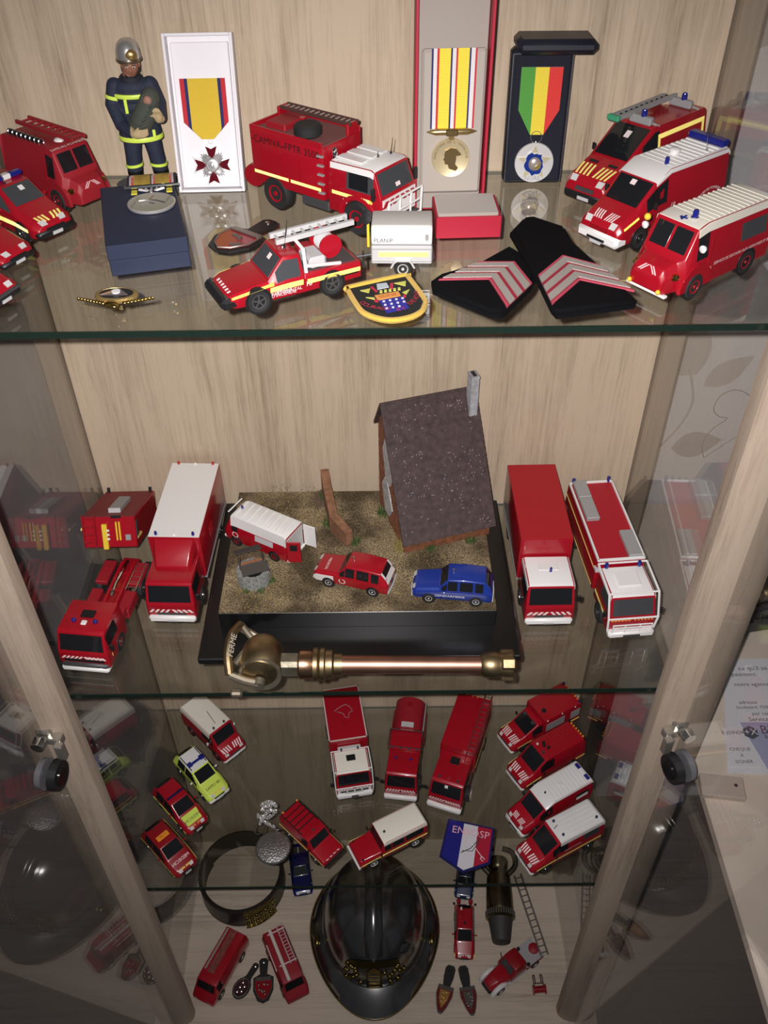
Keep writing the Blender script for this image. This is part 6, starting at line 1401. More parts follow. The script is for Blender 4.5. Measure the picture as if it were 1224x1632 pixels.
for c_, r_ in (((.058, .084), (.019, .036)), ((.062, .030), (.019, .029))):
    pts = [(c_[0] - r_[0], c_[1] - .004), (c_[0] - r_[0] * .3, c_[1] + r_[1] * .7), (c_[0] + r_[0] * .35, c_[1] + r_[1] * .95), (c_[0] + r_[0], c_[1] + .01), (c_[0] + r_[0] * .4, c_[1] - r_[1] * .8), (c_[0] - r_[0] * .4, c_[1] - r_[1] * .75)]
    MB().prism(pts, -.0002, .0014, Matrix(((0, 0, -1, 0), (1, 0, 0, 0), (0, 1, 0, 0), (0, 0, 0, 1)))).build('plaster_patch', PLAST, t, None)
rp0, rp1 = Vector((-.004, -.006, .0165)), Vector((-.004, ridge, hz_)); dirr = (rp1 - rp0); Lr = dirr.length; dn = dirr.normalized(); nrm = Vector((0, -dn.z, dn.y)); HLr = HL + .009
Mr = Matrix((Vector((1, 0, 0)), dn, nrm)).transposed().to_4x4(); Mr.translation = rp0
MB().box((HLr / 2, Lr / 2, 0), (HLr, Lr, .0022), 0, Mr).build('roof_deck', mat('roof_deck_brown', (.035, .022, .022), .9), t, None)
g = MB(); rd = random.Random(5); rows, cols = 44, 34
for j in range(rows):
    for i in range(cols + (j % 2)):
        x0 = HLr * (i - (j % 2) * .5) / cols; x1 = x0 + HLr / cols - .0002; x0, x1 = max(x0, 0), min(x1, HLr)
        if x1 - x0 < .0006: continue
        y0 = Lr * j / rows; y1 = y0 + Lr / rows * 1.12; l = .0012 + rd.random() * .0007; dx = rd.uniform(-.0001, .0001)
        g.add([(x0, y0, l + .0006), (x1, y0, l + .0006 + dx), (x1, y1, .0012), (x0, y1, .0012), (x0, y0, .0009), (x1, y0, .0009)], [(0, 1, 2, 3), (4, 5, 1, 0)], Mr)
o = g.build('roof_slates', SLATE, t, None); o['kind'] = 'stuff'
g = MB()
for k in range(230):
    i, j = rd.randrange(2, cols - 1), rd.randrange(2, rows - 1); x = HLr * (i - (j % 2) * .5) / cols; y = Lr * j / rows + .0006
    if noise.noise(Vector((x * 22, y * 22, 1))) < -.12: continue
    g.box((x, y + .0005, .0021), (.00035, rd.uniform(.0010, .0022), .0006), 0, Mr)
for k in range(26):
    i, j = rd.randrange(2, cols - 1), rd.randrange(2, rows - 1); g.box((HLr * i / cols, Lr * j / rows, .0021), (rd.uniform(.0015, .004), .0004, .0006), 0, Mr)
o = g.build('slate_chips', mat('pale_chip', (.42, .38, .38), .8), t, None); o['kind'] = 'stuff'
bp0 = Vector((HLr / 2 - .004, (ridge + back + .006) / 2, (hz_ + bz - .006) / 2)); ang = math.atan2(hz_ - bz + .006, back + .006 - ridge)
MB().box((0, 0, .0012), (HLr, math.hypot(back + .006 - ridge, hz_ - bz + .006), .0026), 0, Matrix.Translation(bp0) @ Matrix.Rotation(-ang, 4, 'X')).build('rear_roof', SLATE, t, None)
MB().tube([(-.004, ridge, hz_ + .0012), (HLr - .004, ridge, hz_ + .0012)], .0018, 6).build('ridge_cap', SLATE, t)
ch = MB(); cx_, cy_ = HL - .003, ridge - .010; g = MB(); g.box((cx_, cy_, .146), (.0085, .0130, .060)); g.build('chimney', LEADC, t, None)
g = MB(); rd = random.Random(9)
for k in range(20):
    for q in range(2):
        zz = .120 + k * .0029; off = .002 * (k % 2)
        g.box((cx_ - .0022 + q * .0044, cy_ - .0066, zz), (.0038, .0008 + rd.random() * .0006, .0023)); g.box((cx_ - .0044, cy_ - .0032 + q * .0060 - off * .5, zz), (.0008, .0050, .0023))
o = g.build('chimney_blocks', LEADC, t, None); o['kind'] = 'stuff'
MB().box((cx_, cy_, .1765), (.0098, .0145, .0022), .0003).build('chimney_cap', LEADC, t, None); MB().box((cx_, cy_, .1779), (.0038, .0095, .0010)).build('chimney_flue', BLACK, t, None)
for x in (.026, .078): MB().box((x, -.003, .0165), (.0040, .003, .006), .0004).build('gutter_bracket', LEADC, t)
for k, (x, y, n, r, h, m) in enumerate(((.030, -.004, 60, .005, .007, GRN), (.078, -.004, 50, .006, .007, GRN), (-.004, .070, 60, .006, .010, GRN), (-.003, .008, 110, .007, .016, STR))): tuft(t, x, y, 0, n, r, h, m, 20 + k)
# garden wall
t = thing('garden_wall', 'narrow terracotta garden wall model beside the house', 'model wall', (-.0285, -.0720, Z2 + ZT), 0)
TERR = mat('terracotta_render', (.24, .115, .062), .9, var=.3, vscale=140, bump=.6, bscale=400)
wp = [(-.0190, .056, .034), (-.0150, .030, .030), (-.006, -.015, .024), (.0120, -.0400, .020)]
for i in range(3):
    (x0, y0, h0), (x1, y1, h1) = wp[i], wp[i + 1]; d = Vector((x1 - x0, y1 - y0, 0)).normalized(); n = Vector((-d.y, d.x, 0)) * .0048
    a, b = Vector((x0, y0, 0)), Vector((x1, y1, 0))
    MB().add([a + n, a - n, b - n, b + n, a + n + Vector((0, 0, h0)), a - n + Vector((0, 0, h0)), b - n + Vector((0, 0, h1)), b + n + Vector((0, 0, h1))], [(0, 3, 2, 1), (4, 5, 6, 7), (0, 1, 5, 4), (1, 2, 6, 5), (2, 3, 7, 6), (3, 0, 4, 7)]).build('wall_section', TERR, t, None)
for k, (x, y, n, r, h) in enumerate(((.018, -.036, 50, .006, .009), (-.012, -.004, 70, .008, .009), (-.020, .040, 60, .006, .012))): tuft(t, x, y, 0, n, r, h, GRN, 30 + k)
# well
t = thing('stone_well', 'small round grey stone well with a dark roof and winch', 'model well', (-.1200, -.1640, Z2 + ZT - .0004), 20)
STN = mat('well_stone', (.25, .255, .24), .9, var=.3, vscale=200)
for row in range(4):
    me = None
    for k in range(14):
        a0 = 2 * math.pi * (k + .5 * (row % 2)) / 14; a1 = a0 + 2 * math.pi / 14 * .93; r0, r1 = .0120, .0182
        v = [(r * math.cos(a), r * math.sin(a), z) for z in (0, .0036) for r, a in ((r0, a0), (r1, a0), (r1, a1), (r0, a1))]
        if me is None: me = MB().add([(x, y, z) for x, y, z in v], [(0, 3, 2, 1), (4, 5, 6, 7), (0, 1, 5, 4), (1, 2, 6, 5), (2, 3, 7, 6), (3, 0, 4, 7)]).mesh('stone', STN, None)
        o = link('stone', me, t); o.location = (0, 0, row * .0039); o.rotation_euler = (0, 0, 2 * math.pi * k / 14)
MB().cyl((0, 0, 0), (0, 0, .0060), .0119, n=24).build('water_shaft', BLACK, t)
WDK = mat('dark_timber', (.055, .045, .038), .9)
for s in (1, -1): MB().box((s * .0125, .004, .0230), (.0020, .0020, .0180)).build('post', WDK, t, None)
for s in (1, -1): MB().box((0, .004 + s * .0052, .0320), (.0290, .0125, .0012), 0, Matrix.Translation((0, 0, 0))).build('roof_panel', WDK, t, None).rotation_euler = (R(-s * 22), 0, 0)
MB().cyl((-.012, .004, .0235), (.012, .004, .0235), .0016, n=8).build('winch_drum', mat('rust_wood', (.25, .10, .045), .8), t)
for k in range(6): MB().cyl((.0045, .004, .0235), (.0045, .004 + .0055 * math.cos(k * math.pi / 3), .0235 + .0055 * math.sin(k * math.pi / 3)), .0006, n=6).build('winch_spoke', MATS['rust_wood'], t)
for k, (x, y) in enumerate(((.016, -.010), (-.012, -.013), (.002, -.019))): tuft(t, x, y, 0, 40, .005, .006, GRN, 40 + k)
# cars on the diorama
ZD = Z2 + ZT + .0002
GST = [(-.5, .13, .48, .92, 1, 1, .90), (-.47, .13, .48, .97, 1, 1, .82), (.30, .13, .48, 1.0, 1, 1, .82), (.37, .13, .48, .95, 1, 1, .82), (.45, .13, .44, .60, .98, 1, .88), (.5, .15, .32, .46, .86, .9, .78)]
t = place('fire_van', 'red minivan with white roof and open rear doors by the well', -.1135, -.1080, ZD, 150, group='model cars on the diorama')
L, W, H = .086, .036, .042
lo = Loft(GST, L, W, H); lo.body('body', RED, t, .0016); roof_skin(lo, WHITE, t, .05, 2.98, .62)
lo.plate([3.1, 3.5, 3.92], [2.06, 2.5, 2.94], WIND, 'windscreen', t)
for v in ([1.05, 1.55], [3.45, 3.95]): lo.plate([lo.U(.26 * L), lo.U(.36 * L)], v, WIND, 'side_window', t)
for v in ([.98, 1.32], [3.68, 4.02]): lo.plate([lo.U(-.30 * L), lo.U(-.02 * L)], v, LGREY, 'frosted_window', t, .0006)
for k in range(9): MB().box((-.42 * L + k * .009, 0, H * .985 + .0002 * k), (.0018, W * .72, .0010), .0003).build('roof_rib', WHITE, t)
beacon(t, (.30 * L, .0, H), .0014, .0045); lo.text('O', .012, lo.U(.30 * L), .75, (-1, 0, 0), (0, 0, 1), PINKW, 'door_emblem', t)
px(t, 'rear_opening', mat('van_inside', (.55, .55, .53), .7), -.5 * L - .0002, [rect(-W * .40, W * .40, H * .20, H * .86)], .0004)
for s, a in ((1, 62), (-1, 95)):
    o = MB().box((0, -s * W * .21, 0), (.0016, W * .42, H * .72), .0004).build('rear_door', RED if s > 0 else WHITE, t); o.location = (-.5 * L - .001, s * W * .46, H * .50); o.rotation_euler = (0, 0, -s * R(a))
    k = MB().box((-.001, -s * W * .21, H * .16), (.0012, W * .22, H * .20), .0003).build('door_window', WIND, o)
MB().box((-.50 * L, 0, H * .13), (.005, W * .9, H * .10), .001).build('rear_bumper', WHITE, t); MB().box((.49 * L, 0, H * .15), (.005, W * .9, H * .09), .001).build('front_bumper', WHITE, t)
axle(t, .30 * L, W, .0066, .005, RED, .55); axle(t, -.30 * L, W, .0066, .005, RED, .55)
R4 = [(-.5, .20, .44, .55, .92, .96, .80), (-.47, .18, .54, .70, .95, 1, .76), (-.40, .18, .56, .96, .95, 1, .76), (-.14, .18, .56, 1.0, .95, 1, .76), (.06, .18, .56, .97, .95, 1, .76), (.16, .18, .54, .66, .95, 1, .84), (.46, .18, .46, .56, .92, .96, .78), (.5, .20, .36, .46, .84, .88, .72)]
def r4(t, m, wing=None):
    L, W, H = .0845, .0335, .0335
    lo = car(t, L, W, H, m, R4, hubm=LGREY, wr=.19, sidewin=((-.38, -.28), (-.25, -.09), (-.06, .06)), xf=.29, xr=-.30)
    MB().tube([(.505 * L, -W * .42, H * .22), (.51 * L, 0, H * .22), (.505 * L, W * .42, H * .22)], .0009, 6).build('front_bumper', LGREY, t); MB().tube([(-.505 * L, -W * .44, H * .24), (-.515 * L, 0, H * .24), (-.505 * L, W * .44, H * .24)], .0009, 6).build('rear_bumper', LGREY, t)
    beacon(t, (.0, 0, H * .99), .0014, .0032, SILVER); return lo, L, W, H
t = place('doctor_car', 'red vintage hatchback with white front wing and white tailgate', -.0095, -.1690, ZD, 162, group='model cars on the diorama')
lo, L, W, H = r4(t, RED)
for v in ([.05, .98], [4.02, 4.95]): lo.plate([lo.U(.22 * L), 6.0, 6.9], v, WHITE, 'white_wing', t, .0004)
lo.plate([.08, .95], [2.04, 2.5, 2.96], WHITE, 'white_tailgate', t, .0004); lo.plate([1.05, 1.2], [2.03, 2.97], WHITE, 'tailgate_frame', t, .0005); lo.plate([1.05, 1.95], [2.03, 2.12], WHITE, 'tailgate_frame', t, .0005); lo.plate([1.05, 1.95], [2.88, 2.97], WHITE, 'tailgate_frame', t, .0005)
px(t, 'tail_badge', DGREY, -.5 * L - .0002, [rect(-.002, .002, H * .36, H * .48)], .0003)
lo.text('O', .011, lo.U(.10 * L), .55, (-1, 0, 0), (0, 0, 1), PINKW, 'door_emblem', t); lo.text('MEDECIN', .0042, 5.6, 2.42, (0, 1, 0), (-1, 0, 0), PINKW, 'lettering', t)
for v in ([.1, .9],): axle(t, .29 * L, W * .985, .0064, .005, LGREY, .6)
t = place('police_car', 'blue vintage hatchback lettered GENDARMERIE at the diorama corner', .0960, -.1890, ZD, 173, group='model cars on the diorama')
lo, L, W, H = r4(t, BLUEP)
lo.text('GENDARMERIE', .0048, lo.U(.03 * L), .55, (-1, 0, 0), (0, 0, 1), WHITE, 'lettering', t, .0010)
# ================================================================== branch pipe on the shelf front
t = thing('fire_branch_pipe', 'long copper and brass fire branch pipe with handle lying before the diorama', 'nozzle', (0, -.2720, Z2 + .0004), -1)
zc = .0200
MB().cyl((-.058, 0, zc), (.128, 0, zc), .0098, .0088, 32).build('barrel', COPPER, t, 40)
MB().lathe([(.0125, 0), (.0150, .002), (.0150, .014), (.0135, .016)], (-.066, 0, zc), (1, 0, 0), 32).build('inlet_ring', mat('copper_bronze', (.50, .30, .18), .3, 1.0, var=.2, vscale=50), t, 40)
MB().lathe([(.0150, 0), (.0172, .001), (.0172, .005), (.0150, .006), (.0170, .008), (.0170, .012), (.0148, .0135), (.0150, .016), (.0150, .020), (.0118, .022), (.0112, .030)], (-.051, 0, zc), (1, 0, 0), 36).build('coupling', BRASS, t, 40)
MB().lathe([(.0105, 0), (.0128, .003), (.0135, .010), (.0135, .016), (.0118, .019), (.0118, .024)], (.120, 0, zc), (1, 0, 0), 32).build('outlet_collar', BRASS, t, 40)
for a, nm in ((35, 'lug'), (155, 'lug'), (275, 'lug')):
    MB().box((.147, 0, .0115), (.015, .012, .010), .002, Matrix.Translation((0, 0, zc)) @ Matrix.Rotation(R(a), 4, 'X')).build(nm, BRASS, t)
MB().lathe([(.0105, 0), (.0125, .004), (.0125, .012), (.008, .013)], (.140, 0, zc), (1, 0, 0), 28).build('outlet_ring', BRASS, t, 40)
MB().box((-.074, 0, zc), (.026, .019, .022), .004).build('valve_neck', BRASSD, t)
vb = MB().lathe([(.006, -.023), (.0185, -.021), (.0205, -.017), (.0215, -.012), (.0225, 0), (.0215, .012), (.0170, .0185), (.008, .0205)], (-.1035, .002, zc + .0030), (0, -1, .12), 36).build('valve_body', BRASS, t, 40)
MB().lathe([(.0215, 0), (.0220, .002), (.0215, .0035)], (-.1035, -.012, zc + .0015), (0, -1, .12), 36).build('valve_ring', BRASSD, t, 40)
MB().cyl((-.104, -.020, zc - .0005), (-.104, -.027, zc - .001), .0065, .0055, 16).build('pivot_nut', BRASSD, t); MB().cyl((-.104, .021, zc + .004), (-.104, .028, zc + .005), .0065, .0055, 16).build('pivot_nut', BRASSD, t)
HD = mat('handle_brass', (.36, .31, .23), .42, .8, var=.3, vscale=60)
MB().tube(sm([(-.104, -.024, zc), (-.118, -.022, zc + .002), (-.1330, -.018, zc + .006)], 4), .0042, 8).build('handle_fork', HD, t); MB().tube(sm([(-.104, .026, zc + .004), (-.114, .030, zc + .010), (-.1290, .034, zc + .018)], 4), .0040, 8).build('handle_fork', HD, t)
MB().tube(sm([(-.1330, -.018, zc + .006), (-.1360, .000, zc + .016), (-.1340, .020, zc + .022), (-.1270, .036, zc + .020)], 5), .0048, 10).build('handle_grip', BRASS, t)
MB().tube([(-.1270, .036, zc + .020), (-.1120, .020, zc + .012), (-.1220, .004, zc + .012), (-.1290, -.008, zc + .010)], .0036, 8).build('handle_web', HD, t)
text_plane('FERME', .0085, (-.1318, .006, zc + .0230), (.10, .85, .30), (-.9, .1, .5), mat('cast_pale', (.45, .42, .36), .6), 'lettering', t, .0006)
MB().box((-.128, -.024, .004), (.012, .008, .008), .002).build('stop_lug', HD, t)
# ================================================================== small things on the lowest shelf
t = thing('pocket_watch', 'engraved silver pocket watch with a coiled chain and ring', 'watch', (-.1345, -.2380, Z3 + .0003), 0)
WSIL = mat('engraved_silver', (.42, .40, .39), .38, .9, bump=1.0, bscale=420)
MB().lathe([(0.00001, 0), (.0190, 0), (.0232, .0020), (.0240, .0042), (.0225, .0068), (.0140, .0088), (0.00001, .0094)], n=44).build('case', WSIL, t, 45)
MB().torus((0, 0, .0048), .0236, .0010, n=40, k=6).build('case_rim', SILVER, t)
MB().torus((.004, .0275, .0042), .0042, .0011, (0, 1, .6), 18, 6).build('bow', SILVER, t); MB().cyl((.003, .0225, .0044), (.0038, .0270, .0044), .0024, n=12).build('crown', SILVER, t)
MB().torus((-.0225, .0300, .0014), .0078, .0007, n=26, k=6).build('chain_ring', SILVER, t)
lk = MB().torus((0, 0, 0), .0018, .00075, n=10, k=5, sx=1.3, sy=.8).mesh('chain_link', mat('chain_silver', (.70, .69, .67), .3, .6), 50)
path = sm([(-.002, .0320), (-.016, .040), (-.026, .050), (-.012, .046), (-.002, .056), (-.020, .058), (-.014, .068), (-.001, .064), (-.012, .072), (-.022, .066), (-.008, .060), (-.018, .048), (-.022, .038)], 7)
for k, (x, y) in enumerate(path): o = link('chain_link', lk, t); o.location = (x, y, .0016 + .0010 * ((k * 7) % 3)); o.rotation_euler = (R(40 if k % 2 else -40), R(20 * (k % 3)), k * .8)
t = thing('tricolour_badge', 'blue white and red pentagon badge lettered ENSOSP near the vans', 'badge', (.1330, -.2330, Z3 + .0003), 0)
pe = [(a - .133, b + .233) for a, b in ((0.1101, -0.1971), (0.1714, -0.2124), (0.1606, -0.262), (0.1242, -0.2738), (0.0948, -0.2512))]
PB = mat('badge_blue', (.012, .012, .10), .35); MB().prism([(a * 1.04, b * 1.04) for a, b in pe], 0, .0016).build('plate', PB, t, None)
def lerp2(a, b, f): return (a[0] + (b[0] - a[0]) * f, a[1] + (b[1] - a[1]) * f)
tl, tr, br, bm_, bl_ = [(a * .95, b * .95) for a, b in pe]
MB().prism([tl, lerp2(tl, tr, .34), lerp2(bl_, bm_, .72), bl_], .0016, .0021).build('blue_field', mat('badge_royal', (.014, .014, .19), .4), t, None)
MB().prism([lerp2(tl, tr, .34), lerp2(tl, tr, .67), lerp2(bm_, br, .40), bm_, lerp2(bl_, bm_, .72)], .0016, .0021).build('white_field', mat('badge_white', (.62, .60, .64), .4), t, None)
MB().prism([lerp2(tl, tr, .67), tr, br, lerp2(bm_, br, .40)], .0016, .0021).build('red_field', mat('badge_red', (.38, .012, .035), .4), t, None)
text_plane('ENSOSP', .0150, (.006, .0150, .0023), (.97, -.22, 0), (.22, .97, 0), mat('pink_print', (.78, .42, .48), .5), 'lettering', t)
for pts, r in (([(-.010, -.014), (.004, -.008), (.014, .002), (.020, .010)], .0007), ([(-.008, -.011), (.006, -.012), (.012, -.004), (.018, .004)], .0006), ([(.002, .006), (.012, -.010), (.018, -.020)], .0005), ([(.018, -.020), (.022, -.024), (.019, -.027), (.016, -.023), (.018, -.020)], .0006)): MB().tube([(a, b, .0023) for a, b in pts], r, 5).build('emblem_line', DGREY if pts[0][0] < 0 else WHITE, t)
# ================================================================== large things on the cabinet floor
DCH = mat('tarnished_nickel', (.26, .255, .25), .20, .95, var=.2, vscale=25)
t = thing('fire_helmet', 'dark polished metal fire helmet with crest and brass front plate', 'helmet', (-.0015, -.1800, 0.0003), 0)
ns, nr = 56, 22; g = MB(); cy0 = .012
def hel(a, f):       # a around, f 0 rim .. 1 top
    rx, ry = .088, .108
    c = math.cos(f * math.pi / 2); s_ = math.sin(f * math.pi / 2); c = c ** .80
    return Vector((rx * c * math.cos(a), cy0 + ry * c * math.sin(a), .034 + .118 * s_))
for j in range(nr):
    for i in range(ns): g.v.append(hel(2 * math.pi * i / ns, j / nr))
g.v.append(Vector((0, cy0, .152)))
for j in range(nr - 1):
    for i in range(ns): k = (i + 1) % ns; g.f.append((j * ns + i, j * ns + k, (j + 1) * ns + k, (j + 1) * ns + i))
for i in range(ns): g.f.append(((nr - 1) * ns + i, (nr - 1) * ns + (i + 1) % ns, nr * ns))
g.build('dome', DCH, t, 80)
br_ = MB(); M_ = 72; P = []
for i in range(M_):
    a = 2 * math.pi * i / M_; fr_ = max(0, -math.sin(a)) ** 1.6; bk = max(0, math.sin(a)) ** 2; sd = abs(math.cos(a))
    P.append([(Vector((.088 * math.cos(a), cy0 + .108 * math.sin(a), .036))), Vector((.100 * math.cos(a), cy0 + (.118 + .012 * fr_) * math.sin(a), .030 - .004 * fr_)), Vector(((.112 - .002 * fr_) * math.cos(a), cy0 + (.120 + .029 * fr_ + .004 * bk) * math.sin(a), .017 - .005 * fr_ - .006 * bk)), Vector(((.1115 - .002 * fr_) * math.cos(a), cy0 + (.1195 + .029 * fr_ + .004 * bk) * math.sin(a), .0155 - .005 * fr_ - .006 * bk))])
for q in range(4): br_.v += [p[q] for p in P]
for q in range(3):
    for i in range(M_): k = (i + 1) % M_; br_.f.append((q * M_ + k, q * M_ + i, (q + 1) * M_ + i, (q + 1) * M_ + k))
br_.build('brim', DCH, t, 60)
MB().tube([p[0] + Vector((0, 0, .001)) for p in P], .0022, 6, True).build('brim_bead', DCH, t); MB().tube([p[2] for p in P], .0012, 6, True).build('brim_edge', mat('edge_brass', (.40, .30, .12), .3, 1.0), t)
cr = MB()
for k in range(25):
    f = k / 24; a = -math.pi / 2 if f < .5 else math.pi / 2; ff = 1 - abs(f - .42) / .42 if f < .42 else 1 - (f - .42) / .58
    p = hel(-math.pi / 2, .44 + .56 * min(1, f / .42)) if f < .42 else hel(math.pi / 2, 1 - .85 * (f - .42) / .58)
    w_ = .0165 - .006 * f; h_ = .010 + .004 * math.sin(math.pi * f)
    n = (p - Vector((0, cy0, .05))).normalized()
    cr.v += [p + Vector((-w_, 0, 0)) - n * .001, p + Vector((-w_ * .45, 0, 0)) + n * h_ * .8, p + n * h_, p + Vector((w_ * .45, 0, 0)) + n * h_ * .8, p + Vector((w_, 0, 0)) - n * .001]
for k in range(24):
    for q in range(4): cr.f.append((k * 5 + q + 1, k * 5 + q, (k + 1) * 5 + q, (k + 1) * 5 + q + 1))
cr.f += [(0, 1, 2, 3, 4), (124, 123, 122, 121, 120)]; cr.build('crest', DCH, t, 50)
MB().sph(hel(-math.pi / 2, .40) + Vector((0, -.001, .001)), (.0035, .003, .0035), 10, 8).build('crest_rivet', DCH, t, 60)
PBR = mat('plate_brass', (.20, .155, .05), .3, 1.0, bump=.5, bscale=160)
def on(a, f, d=.0015): p = hel(a, f); return p + (p - Vector((0, cy0, .04))).normalized() * d
for a0, a1, f0, f1, nm in ((-2.10, -1.05, .24, .32, 'plate_ribbon'), (-1.72, -1.42, .02, .24, 'plate_shield')):
    g = MB(); nn = 14
    for i in range(nn + 1):
        a = a0 + (a1 - a0) * i / nn; bow = .07 * (1 - ((i / nn) * 2 - 1) ** 2)
        g.v += [on(a, f0 + bow * (nm == 'plate_ribbon')), on(a, f1 + bow)]
    for i in range(nn): g.f.append((2 * i, 2 * i + 2, 2 * i + 3, 2 * i + 1))
    g.build(nm, PBR, t, 60)
rd = random.Random(3)
for s in (1, -1):
    for k in range(16):
        a = -math.pi / 2 + s * (.20 + .40 * rd.random()); f = .03 + .24 * rd.random(); p = on(a, f, .001); MB().sph(p, (.0050, .0035, .0040), 8, 6).build('oak_leaf', PBR, t, 60)
for k, ch in enumerate('SAPEURS'):
    pass
for k in range(4): p = on(-math.pi / 2, .05 + .055 * k, .003); MB().tube([on(-math.pi / 2 - .10, .05 + .055 * k, .003), p, on(-math.pi / 2 + .10, .05 + .055 * k, .003)], .0011, 6).build('shield_band', mat('edge_brass', (.4, .3, .12)), t)
MB().lathe([(.010, 0), (.0105, .002), (.007, .004), (.003, .003), (0.00001, .004)], on(-.85, .36, 0), (hel(-.85, .36) - Vector((0, cy0, .05))), 20).build('side_boss', DCH, t, 50)
for s in (1, -1): MB().sph((s * .098, cy0 - .028, .028), (.006, .012, .006), 10, 8).build('chin_strap_boss', PBR, t, 60)
# belt
t = thing('leather_belt', 'coiled dark leather belt with brass buckle on the cabinet floor', 'belt', (-.2400, -.0825, 0.0003), 0)
LEA = mat('dark_leather', (.020, .014, .011), .38, bump=.3, bscale=300)
def band_ring(rx, ry, z0, z1, th, a0, a1, n=64):
    g = MB(); closed = abs(a1 - a0 - 2 * math.pi) < 1e-6
    for i in range(n + (0 if closed else 1)):
        a = a0 + (a1 - a0) * i / n; c, s = math.cos(a), math.sin(a)
        for rr, z in ((0, z0), (0, z1), (-th, z1), (-th, z0)): g.v.append(Vector(((rx + rr) * c, (ry + rr) * s, z)))
    m_ = n if closed else n
    for i in range(m_):
        j = (i + 1) % n if closed else i + 1
        for q in range(4): g.f.append((i * 4 + q, j * 4 + q, j * 4 + (q + 1) % 4, i * 4 + (q + 1) % 4))
    return g
band_ring(.0755, .0765, 0, .052, .0030, 0, 2 * math.pi).build('strap', LEA, t, 50)
band_ring(.0715, .0725, .001, .051, .0028, R(150), R(390), 48).build('strap_overlap', LEA, t, 50)
for z in (.004, .048): band_ring(.0759, .0769, z, z + .0012, .0010, 0, 2 * math.pi).build('strap_stitching', mat('belt_edge', (.035, .024, .018), .5), t, 50)
BKL = mat('buckle_brass', (.30, .24, .09), .3, 1.0, bump=.6, bscale=260)
band_ring(.0795, .0805, .002, .050, .0034, R(280), R(322), 16).build('buckle_plate', BKL, t, 40)
for k in range(14):
    a = R(283 + (k % 7) * 6); z = .014 + (k // 7) * .020; MB().sph((.0807 * math.cos(a), .0817 * math.sin(a), z + .003 * (k % 2)), (.0038, .0032, .0055), 8, 6).build('buckle_relief', BKL, t, 60)
for z in (.004, .047): MB().tube([(.0810 * math.cos(R(280 + 42 * k / 8)), .0820 * math.sin(R(280 + 42 * k / 8)), z) for k in range(9)], .0018, 6).build('buckle_edge', BKL, t)
# brass nozzle
t = thing('brass_nozzle', 'tarnished brass hose nozzle with knurled collar under the frontmost van', 'nozzle', (.2210, -.1000, .0003), -3)
TB = mat('tarnished_brass', (.17, .135, .085), .3, 1.0, var=.3, vscale=40)
zc = .0250
MB().lathe([(.0150, 0), (.0200, .004), (.0215, .012), (.0235, .040), (.0240, .066), (.0228, .070)], (0, .020, zc), (0, -1, -.04), 36).build('barrel', TB, t, 45)
MB().lathe([(.0215, 0), (.0250, .002), (.0250, .012), (.0225, .014)], (0, -.048, zc - .002), (0, -1, -.05), 36).build('collar', TB, t, 45)
kn = MB().box((0, 0, 0), (.0022, .0100, .0016), .0005).mesh('knurl', mat('knurl_grey', (.22, .20, .17), .5, .7), None)
for k in range(36): a = 2 * math.pi * k / 36; o = link('knurl', kn, t); o.location = (.0252 * math.cos(a), -.055, zc - .002 + .0252 * math.sin(a)); o.rotation_euler = (0, -a + math.pi / 2, 0)
MB().lathe([(.0215, 0), (.0195, .012), (.0165, .032), (.0150, .038), (.0090, .039)], (0, -.062, zc - .003), (0, -1, -.06), 32).build('rubber_tip', mat('grey_rubber', (.045, .042, .040), .6), t, 45)
for s in (1, -1): MB().tube(sm([(s * .016, .015, zc + .006), (s * .030, .030, zc + .012), (s * .026, .050, zc + .018), (s * .008, .056, zc + .022)], 5), .0050, 8).build('handle', mat('dark_handle', (.05, .042, .032), .45, .6), t)
MB().lathe([(.017, 0), (.019, .004), (.017, .020), (.012, .024)], (0, .046, zc), (0, -1, 0), 28).build('inlet', TB, t, 45)
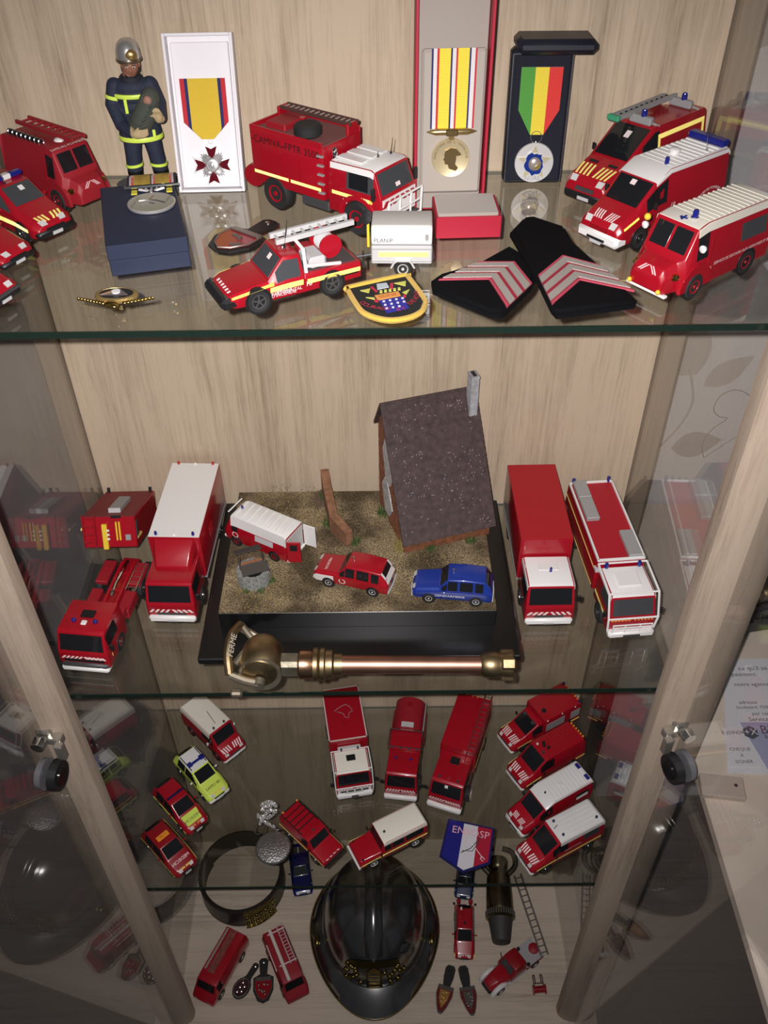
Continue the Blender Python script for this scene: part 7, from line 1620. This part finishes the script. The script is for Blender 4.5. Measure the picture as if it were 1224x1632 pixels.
# pocket badges on the floor
fob('pocket_badge', 'oval pocket badge on black leather, leftmost on the cabinet floor', -.2190, -.2520, -30, 0, .062, .028, SILVER, None, 'oval', 'pocket badges on the floor')
fob('pocket_badge', 'broad black leather pocket badge with red and silver crest', -.1890, -.2520, 4, 0, .068, .034, mat('steel_relief', (.26, .25, .24), .35, .9), None, 'shield', 'pocket badges on the floor')
def drop_badge(label, x, y, h, face):
    t = thing('pocket_badge', label, 'badge', (x, y, .0003), h, 'pocket badges on the floor')
    MB().prism([(-.0085, .034), (-.005, .039), (.005, .039), (.0085, .034), (.0085, .020), (.006, .004), (-.006, .004), (-.0085, .020)], 0, .0024).build('leather', BLEA, t, None); MB().lathe([(.0025, 0), (.002, .001), (0.00001, .0014)], (0, .030, .0024), n=12).build('press_stud', BLACK, t)
    sp = [(-.0125, .004), (.0125, .004), (.0130, -.010), (.0080, -.028), (.0035, -.038), (-.0035, -.038), (-.0080, -.028), (-.0130, -.010)]
    MB().prism(sp, .0006, .0030).build('shield', mat('badge_dark_red', (.16, .012, .012), .35), t, None); MB().tube([(a, b, .0030) for a, b in sp], .0010, 6, True).build('shield_rim', mat('steel_relief', (.26, .25, .24)), t)
    MB().box((0, .0015, .0035), (.0245, .0060, .0016), .0005).build('title_bar', mat('steel_relief', (.26, .25, .24)), t)
    MB().prism([(-.0085, -.003), (.0085, -.003), (.0070, -.018), (0, -.032), (-.0070, -.018)], .0030, .0038).build('inner_plate', face, t, None)
    g = MB(); rd = random.Random(int(x * 999))
    for k in range(9): g.sph((rd.uniform(-.006, .006), -.005 - rd.random() * .020, .0040), (.0016, .0020, .0010), 8, 5)
    g.build('relief', face, t); MB().box((0, -.038, .0020), (.006, .004, .003), .0006).build('point', mat('steel_relief', (.26, .25, .24)), t)
drop_badge('pocket badge with an orange gold shield beside the helmet visor', .1170, -.2670, -18, mat('orange_gold', (.60, .34, .10), .35, .7))
drop_badge('pocket badge with a grey shield below the small red car', .1530, -.2690, 8, mat('steel_relief', (.26, .25, .24)))
# little hose reel trailer
t = thing('hose_reel_cart', 'tiny dark red hose reel cart alone at the right front', 'toy cart', (.2720, -.2720, .0003), 4)
MB().lathe([(.0055, -.009), (.0055, .009)], (0, 0, .0085), (1, 0, 0), 16).build('drum', REDD, t)
for s in (1, -1): MB().lathe([(.0078, -.0008), (.0078, .0008)], (s * .0100, 0, .0080), (1, 0, 0), 20).build('wheel', REDD, t)
for s in (1, -1): MB().tube(sm([(s * .0075, .004, .010), (s * .0078, .016, .012), (s * .0072, .021, .012), (s * .0050, .021, .012), (s * .0050, .010, .011)], 4), .0009, 6).build('handle', mat('dark_bar', (.04, .01, .012), .5), t)
MB().tube([(-.0075, .009, .0105), (.0075, .009, .0105)], .0009, 6).build('cross_bar', MATS['dark_bar'], t)
